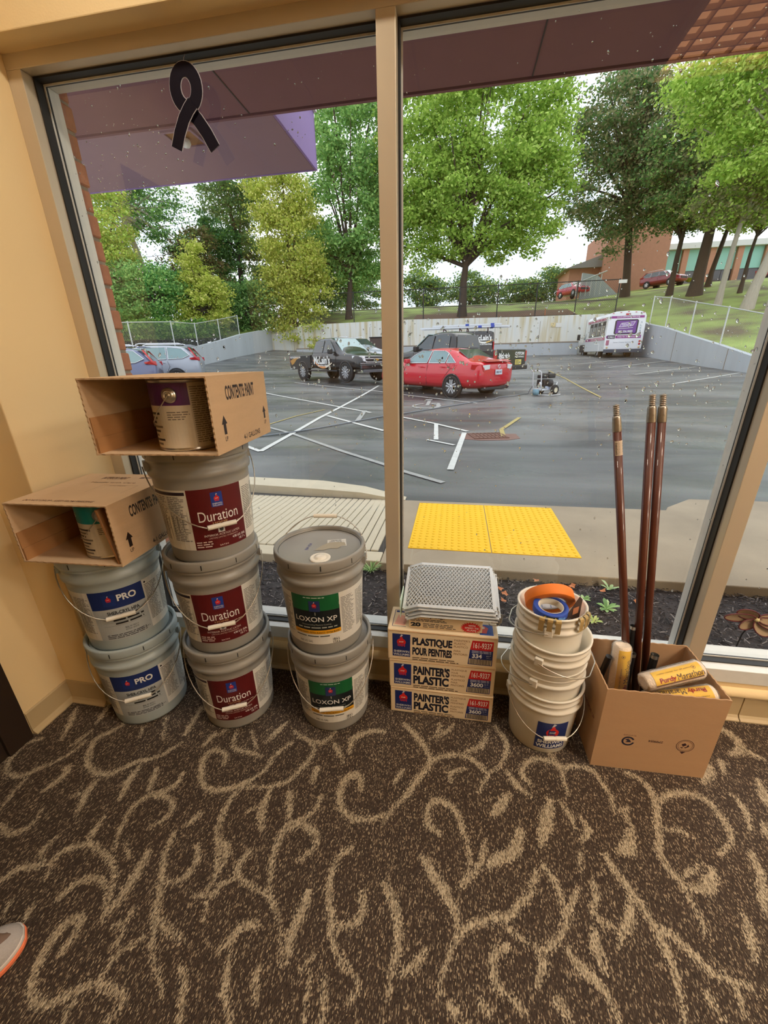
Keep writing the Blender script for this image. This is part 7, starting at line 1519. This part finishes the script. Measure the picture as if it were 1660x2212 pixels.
# ------------------------------------------------------------------ carpet with woven scroll pattern
STROKES = [[(-1493,858,17),(-1527,833,17),(-1530,785,22),(-1509,744,22),(-1470,720,21),(-1417,724,21),(-1385,755,22),(-1353,786,13),(-1327,826,13),(-1317,875,14)],[(-1291,774,25),(-1276,755,33),(-1282,721,32),(-1295,692,19)],[(-1393,745,7),(-1392,673,16),(-1376,616,6)],[(-1332,582,15),(-1276,565,20),(-1248,576,20),(-1232,598,12),(-1242,638,13)],[(-1233,960,21),(-1253,926,20),(-1282,891,27),(-1263,836,26),(-1229,797,25),(-1179,775,24),(-1124,775,24),(-1092,801,25),(-1063,832,25),(-1020,847,15),(-980,881,15),(-954,922,16)],[(-1370,1053,12),(-1351,986,25),(-1338,944,8)],[(-1485,1000,14),(-1443,928,30),(-1414,865,10)],[(-1334,918,10),(-1343,871,22),(-1361,840,8)],[(-1042,817,17),(-1037,768,37),(-1020,709,12)],[(-971,820,13),(-958,781,29),(-946,744,10)],[(-1147,751,17),(-1146,704,36),(-1119,643,12)],[(-1185,690,12),(-1161,702,8)],[(-872,819,16),(-869,779,20),(-900,751,20),(-935,730,20),(-959,697,19),(-953,643,19),(-934,595,11),(-922,573,11)],[(-920,733,17),(-875,740,23),(-837,717,22),(-832,683,13),(-863,651,13)],[(-1082,1016,18),(-1036,929,11)],[(-1143,964,15),(-1124,916,9)],[(-971,1079,31),(-962,961,18)],[(-847,979,24),(-863,927,15)],[(-747,873,20),(-762,906,20),(-809,917,27),(-832,895,27),(-818,844,26),(-785,800,25),(-745,783,25),(-691,792,25),(-653,813,25),(-618,843,15),(-594,880,16),(-584,934,16),(-544,987,17)],[(-626,825,16),(-653,798,16),(-664,744,21),(-656,691,20),(-642,655,19),(-612,612,19),(-597,570,18),(-596,534,10),(-582,502,10),(-572,476,10)],[(-635,656,14),(-595,626,30),(-591,576,10)],[(-629,918,14),(-709,932,19),(-747,936,19),(-774,1000,12)],[(-663,949,14),(-712,1010,9)],[(-639,977,12),(-615,1025,28),(-596,1070,10)],[(-396,1059,15),(-433,1004,19),(-500,1013,19),(-554,1035,12)],[(-479,1006,16),(-450,973,20),(-464,917,20),(-498,854,19),(-530,833,19),(-573,818,11),(-634,809,11)],[(-418,907,23),(-418,858,14)],[(-547,815,16),(-547,749,34),(-520,693,11)],[(-584,743,14),(-554,762,9)],[(-480,810,28),(-450,737,16)],[(-373,820,16),(-381,775,15),(-408,744,20),(-445,725,20),(-458,684,19),(-458,637,19),(-445,595,18),(-436,560,17),(-404,531,17),(-377,499,10),(-363,467,9),(-348,434,9)],[(-440,713,18),(-410,730,24),(-369,718,24),(-347,696,23),(-357,665,14),(-382,638,13)],[(-214,1088,20),(-266,1079,26),(-320,1041,26),(-323,984,15)],[(-380,1003,22),(-338,946,13)],[(-252,862,21),(-270,906,28),(-307,892,28),(-318,844,27),(-297,796,26),(-260,771,26),(-203,777,15),(-164,797,16)],[(-735,705,23),(-758,668,14)],[(-780,645,17),(-768,598,22),(-751,556,21),(-722,508,20),(-704,468,19),(-679,428,18),(-650,392,11),(-610,364,10),(-588,343,10)],[(-689,623,17),(-668,591,23),(-677,552,22),(-708,536,13),(-740,541,13)],[(-1027,651,11),(-1024,606,23),(-1010,583,8)],[(-1059,490,15),(-1079,536,20),(-1054,564,21),(-1005,578,21),(-944,564,20),(-895,543,20),(-861,506,11),(-844,464,11),(-829,434,11)],[(-980,451,16),(-971,478,22),(-945,503,22),(-907,509,22),(-867,490,13),(-848,468,13)],[(-822,590,26),(-815,545,34),(-818,498,33),(-824,458,19)],[(-1124,577,10),(-1131,540,22),(-1098,511,7)],[(-1176,460,17),(-1159,490,24),(-1124,506,24),(-1091,512,14)],[(-1102,431,13),(-1093,395,8)],[(-1033,428,21),(-1026,393,12)],[(-878,370,18),(-878,395,18),(-882,425,25),(-904,426,25),(-922,405,25),(-923,375,24),(-918,347,23),(-905,319,23),(-877,295,22),(-841,290,22),(-811,302,22),(-786,324,22),(-753,340,14),(-748,375,14),(-731,398,14),(-701,424,15)],[(-750,337,17),(-707,337,22),(-673,325,22),(-670,309,13),(-684,293,13)],[(-779,318,8),(-779,294,17),(-779,273,6)],[(-768,472,9),(-770,443,20),(-795,426,7)],[(-764,436,9),(-758,415,20),(-767,388,7)],[(-695,465,10),(-648,446,21),(-602,436,7)],[(-529,637,16),(-545,600,21),(-531,575,20),(-478,563,12),(-432,551,12)],[(-538,574,13),(-567,554,18),(-581,531,17),(-627,519,10)],[(-434,490,18),(-469,484,24),(-484,456,24),(-503,436,14)],[(-330,572,25),(-333,529,32),(-342,488,31),(-337,447,18)],[(-241,695,17),(-273,661,17),(-282,621,22),(-273,572,21),(-256,537,20),(-238,496,19),(-212,468,19),(-174,447,11),(-158,428,11),(-178,404,10)],[(-191,595,17),(-178,564,23),(-195,533,22),(-228,524,13),(-249,534,13)],[(-575,389,15),(-552,374,20),(-540,347,20),(-528,314,11)],[(-469,429,15),(-464,399,19),(-450,366,19),(-415,333,11)],[(-391,427,10),(-395,400,22),(-375,371,8)],[(-275,434,8),(-268,399,17),(-263,358,6)],[(-240,429,10),(-229,395,22),(-224,365,8)],[(-278,461,13),(-297,434,8)],[(-737,1059,15),(-792,1107,10)],[(-867,571,12),(-907,600,8)],[(-810,1048,19),(-821,983,12)],[(-140,1130,21),(-91,1087,28),(-44,1028,26),(-33,985,26),(-68,930,25),(-100,871,24),(-138,821,14),(-160,777,14)],[(-33,985,16),(-2,1016,21),(46,1033,21),(95,1031,21),(141,1004,21),(162,974,20),(146,948,12),(129,915,12)],[(-7,1151,18),(-13,1089,11)],[(45,1159,10),(20,1124,23),(-39,1085,8)],[(174,1148,14),(145,1085,30),(87,1048,10)],[(202,1173,18),(231,1127,24),(234,1080,23),(204,1014,13),(155,981,13)],[(86,987,11),(39,963,24),(40,931,8)],[(-125,945,19),(-150,901,12)],[(226,1001,13),(250,957,27),(296,926,9)],[(303,965,16),(277,993,22),(282,1026,22),(326,1059,23),(380,1059,22),(405,1037,22),(409,990,13),(415,953,12)],[(387,1095,16),(407,1046,21),(462,1055,20),(511,1046,20),(529,1009,20),(543,966,19),(542,923,11),(587,937,11)],[(623,1055,21),(659,1037,20),(676,994,26),(671,951,26),(651,901,25),(646,875,24),(624,823,23),(631,786,23),(650,752,22),(653,714,13),(659,682,12),(656,656,12)],[(688,974,19),(734,1003,26),(792,1013,26),(837,998,26),(848,959,25),(852,920,24),(836,881,14),(787,844,14)],[(665,890,8),(709,891,18),(739,877,6)],[(746,799,21),(713,757,45),(669,745,16)],[(655,763,8),(690,790,17),(733,808,6)],[(906,1159,22),(893,1106,48),(856,1061,16)],[(1024,1301,30),(1061,1257,38),(1048,1208,37),(1005,1183,22)],[(1074,1203,27),(1103,1181,16)],[(1038,1097,18),(1017,1041,38),(1011,1012,13)],[(921,1033,10),(933,986,22),(912,930,8)],[(958,1150,26),(941,1106,16)],[(224,922,20),(191,874,43),(168,850,15)],[(352,921,26),(325,855,54),(299,788,18)],[(380,925,10),(399,887,23),(409,849,8)],[(432,885,12),(441,848,26),(412,813,9)],[(8,772,18),(-27,792,24),(-30,832,25),(-3,864,25),(41,857,25),(69,814,24),(89,754,14),(94,693,13),(68,652,13)],[(68,652,15),(99,678,20),(126,720,21),(142,775,13)],[(245,816,32),(218,758,41),(178,734,40),(145,712,24)],[(-34,700,26),(0,662,34),(32,627,33),(56,593,19),(62,567,19)],[(274,717,18),(248,667,17),(215,637,23),(189,610,22),(142,598,22),(102,582,22),(73,564,22),(51,531,13),(31,492,12),(22,447,12)],[(296,737,16),(319,703,21),(328,665,20),(332,633,20),(313,599,19),(274,564,19),(248,564,11),(217,571,11),(186,587,12)],[(376,697,10),(341,648,22),(323,618,8)],[(562,867,23),(545,822,49),(509,805,17)],[(568,920,19),(575,869,12)],[(473,787,22),(493,742,28),(518,701,27),(535,662,26),(545,625,25),(550,590,25),(547,552,14),(541,520,14),(532,491,13)],[(555,648,18),(587,628,23),(613,600,22),(634,585,22),(666,575,13),(702,574,13)],[(404,782,17),(393,742,10)],[(416,719,16),(419,690,20),(400,663,20),(414,638,19),(444,629,12),(460,615,11)],[(506,699,16),(482,649,33),(439,599,11)],[(393,621,15),(387,583,32),(396,545,11)],[(321,568,21),(341,544,28),(374,523,27),(390,498,16),(397,476,15)],[(182,553,18),(149,535,24),(141,511,23),(149,483,23),(173,469,13),(200,453,13)],[(246,555,13),(258,534,28),(236,497,9)],[(-134,624,21),(-103,590,28),(-85,547,27),(-80,506,25),(-90,465,15),(-90,429,14)],[(-14,513,11),(-39,485,25),(-74,464,9)],[(47,431,25),(72,422,15)],[(112,448,21),(131,438,13)],[(280,476,25),(295,459,15)],[(876,858,22),(864,802,28),(833,743,27),(828,719,16)],[(769,705,13),(757,660,29),(739,621,10)],[(654,588,11),(671,569,23),(665,527,8)],[(603,544,20),(613,512,12)],[(961,950,22),(948,911,13)]]
m_carpet = bpy.data.materials.new('loop_pile_carpet'); m_carpet.use_nodes = True; _n = m_carpet.node_tree.nodes; _l = m_carpet.node_tree.links; _p = _n['Principled BSDF']; _p.inputs['Roughness'].default_value = 0.75; _p.inputs['Specular IOR Level'].default_value = 0.3
_tc = _n.new('ShaderNodeTexCoord'); _mp = _n.new('ShaderNodeMapping'); _mp.inputs['Scale'].default_value = (1.0, 0.42, 1.0); _l.new(_tc.outputs['Object'], _mp.inputs['Vector'])
_v = _n.new('ShaderNodeTexVoronoi'); _v.inputs['Scale'].default_value = 480; _l.new(_mp.outputs['Vector'], _v.inputs['Vector'])
_at = _n.new('ShaderNodeAttribute'); _at.attribute_name = 'pile'
_sp = _n.new('ShaderNodeSeparateColor'); _l.new(_v.outputs['Color'], _sp.inputs['Color'])
_a = _n.new('ShaderNodeMath'); _a.operation = 'MULTIPLY_ADD'; _a.inputs[1].default_value = 0.95; _l.new(_sp.outputs['Red'], _a.inputs[0]); _l.new(_at.outputs['Fac'], _a.inputs[2])
_g = _n.new('ShaderNodeMapRange'); _g.inputs['From Min'].default_value = 0.93; _g.inputs['From Max'].default_value = 1.05; _l.new(_a.outputs[0], _g.inputs['Value'])
_mx = _n.new('ShaderNodeMix'); _mx.data_type = 'RGBA'; _l.new(_g.outputs['Result'], _mx.inputs['Factor'])
_rd = _n.new('ShaderNodeValToRGB'); e = _rd.color_ramp.elements; e[0].position = 0.0; e[0].color = S(50, 39, 31)+(1,); e[1].position = 0.80; e[1].color = S(77, 63, 52)+(1,); x_ = e.new(0.97); x_.color = S(168, 150, 124)+(1,)
_rl = _n.new('ShaderNodeValToRGB'); e = _rl.color_ramp.elements; e[0].position = 0.0; e[0].color = S(98, 84, 66)+(1,); e[1].position = 0.9; e[1].color = S(200, 184, 156)+(1,)
_l.new(_sp.outputs['Green'], _rd.inputs['Fac']); _l.new(_sp.outputs['Green'], _rl.inputs['Fac']); _l.new(_rd.outputs['Color'], _mx.inputs['A']); _l.new(_rl.outputs['Color'], _mx.inputs['B']); _l.new(_mx.outputs['Result'], _p.inputs['Base Color'])
_b = _n.new('ShaderNodeBump'); _b.inputs['Strength'].default_value = 0.7; _b.inputs['Distance'].default_value = 0.003; _b.invert = True; _l.new(_v.outputs['Distance'], _b.inputs['Height']); _l.new(_b.outputs['Normal'], _p.inputs['Normal'])
GX0, GX1, GY0, GY1, GS = -1.56, 1.86, 0.24, 1.36, 0.0055
nx, ny = int((GX1-GX0)/GS)+1, int((GY1-GY0)/GS)+1
X, Y = np.meshgrid(np.linspace(GX0, GX1, nx), np.linspace(GY0, GY1, ny)); A = np.zeros_like(X)
for pts in STROKES:
    P = np.array([(p[0]/1000, p[1]/1000) for p in pts]); Wd = np.array([p[2]/2450 for p in pts])
    # smooth the polyline
    Q = []; Wq = []
    for i in range(len(P)-1):
        p0, p1, p2, p3 = P[max(i-1, 0)], P[i], P[i+1], P[min(i+2, len(P)-1)]
        for f in np.linspace(0, 1, 5)[:-1]:
            Q.append(0.5*(2*p1+(p2-p0)*f+(2*p0-5*p1+4*p2-p3)*f*f+(3*p1-p0-3*p2+p3)*f**3)); Wq.append(Wd[i]*(1-f)+Wd[i+1]*f)
    Q.append(P[-1]); Wq.append(Wd[-1]); Q = np.array(Q); Wq = np.array(Wq); mw = Wq.max()+0.012
    for a, b, wa, wb_ in zip(Q[:-1], Q[1:], Wq[:-1], Wq[1:]):
        x0, x1 = sorted((a[0], b[0])); y0, y1 = sorted((a[1], b[1]))
        i0, i1 = max(0, int((x0-mw-GX0)/GS)), min(nx, int((x1+mw-GX0)/GS)+2); j0, j1 = max(0, int((y0-mw-GY0)/GS)), min(ny, int((y1+mw-GY0)/GS)+2)
        if i0 >= i1 or j0 >= j1: continue
        xx, yy = X[j0:j1, i0:i1]-a[0], Y[j0:j1, i0:i1]-a[1]; d = b-a; L2 = max(1e-9, d@d); tq = np.clip((xx*d[0]+yy*d[1])/L2, 0, 1)
        ds = np.hypot(xx-d[0]*tq, yy-d[1]*tq); wl = wa*(1-tq)+wb_*tq
        A[j0:j1, i0:i1] = np.maximum(A[j0:j1, i0:i1], np.clip(0.5-(ds-wl)/0.014, 0, 1))
me = bpy.data.meshes.new('floor'); co = np.stack([X, Y, np.zeros_like(X)], -1).reshape(-1, 3)
idx = np.arange(nx*ny).reshape(ny, nx); F = np.stack([idx[:-1, :-1], idx[:-1, 1:], idx[1:, 1:], idx[1:, :-1]], -1).reshape(-1, 4)
# the rest of the room's floor around the fine grid
ex = np.array([(-1.7, -4.1, 0), (4.0, -4.1, 0), (4.0, GY0, 0), (-1.7, GY0, 0), (GX1, GY0, 0), (4.0, GY0, 0), (4.0, GY1, 0), (GX1, GY1, 0)]); nb = len(co)
co = np.concatenate([co, ex]); F = np.concatenate([F, np.array([[nb, nb+1, nb+2, nb+3], [nb+4, nb+5, nb+6, nb+7]])])
nf = len(F); me.vertices.add(len(co)); me.vertices.foreach_set('co', co.ravel()); me.loops.add(4*nf); me.polygons.add(nf); me.loops.foreach_set('vertex_index', F.ravel().astype(np.int32))
me.polygons.foreach_set('loop_start', np.arange(0, 4*nf, 4, dtype=np.int32)); me.polygons.foreach_set('loop_total', np.full(nf, 4, dtype=np.int32)); me.materials.append(m_carpet); me.update(calc_edges=True)
at = me.attributes.new('pile', 'FLOAT', 'POINT'); at.data.foreach_set('value', np.concatenate([A.ravel(), np.zeros(8)]).astype(np.float32))
fl = bpy.data.objects.new('floor', me); C.objects.link(fl); fl['kind'] = 'structure'; fl['label'] = 'brown loop-pile carpet with tan scrolling vine pattern'
# ------------------------------------------------------------------ raindrops on the outer face of the glass
m_water = M('rain_water', (1, 1, 1), 0.0, spec=0.5, var=0.0, trans=1.0); m_water.node_tree.nodes['Principled BSDF'].inputs['IOR'].default_value = 1.33
g_ = np.random.default_rng(77); mb = MB()
def drops(n, xm, xs_, zm, zs_, r0, r1):
    for k in range(n):
        x, z = g_.normal(xm, xs_), g_.normal(zm, zs_)
        if not (-1.29 < x < 1.9 and 0.30 < z < 2.11) or -0.245 < x < -0.184 or 0.88 < x < 0.94: continue
        r = 1.7*(r0+(r1-r0)*g_.random()**2.2); el = 1.0+1.1*g_.random()**2; a0 = g_.normal(0, 0.35)
        vs = []
        for rr, h in ((1.0, 0.0), (0.86, 0.42), (0.5, 0.66)):
            for q in range(8):
                a = 2*PI*q/8; u, v = r*rr*math.cos(a), r*rr*el*math.sin(a); vs.append((x+u*math.cos(a0)-v*math.sin(a0), 1.4243+h*r*0.9, z+u*math.sin(a0)+v*math.cos(a0)))
        vs.append((x, 1.4243+0.72*r*0.9, z)); o = len(vs)-1
        mb.add(vs, [(i*8+q, i*8+(q+1) % 8, i*8+8+(q+1) % 8, i*8+8+q) for i in range(2) for q in range(8)]+[(16+q, 16+(q+1) % 8, o) for q in range(8)]+[tuple(range(7, -1, -1))], sm=True)
drops(620, 0.35, 0.42, 1.30, 0.14, 0.0008, 0.0030); drops(300, -0.55, 0.35, 1.26, 0.12, 0.0008, 0.0028); drops(190, -1.12, 0.10, 1.84, 0.16, 0.0006, 0.0018)
drops(120, -0.6, 0.4, 1.93, 0.10, 0.0006, 0.0018); drops(260, 0.2, 0.7, 1.02, 0.28, 0.0006, 0.0018); drops(90, 0.55, 0.25, 1.98, 0.06, 0.0006, 0.0016); drops(260, 0.2, 0.8, 1.6, 0.3, 0.0005, 0.0014); drops(160, 1.3, 0.3, 1.0, 0.3, 0.0006, 0.0022)
o = mb.build('raindrops', m_water, recalc=True); tag(o, 'scattered raindrops clinging to the outside of the window glass', 'raindrops', kind='stuff')
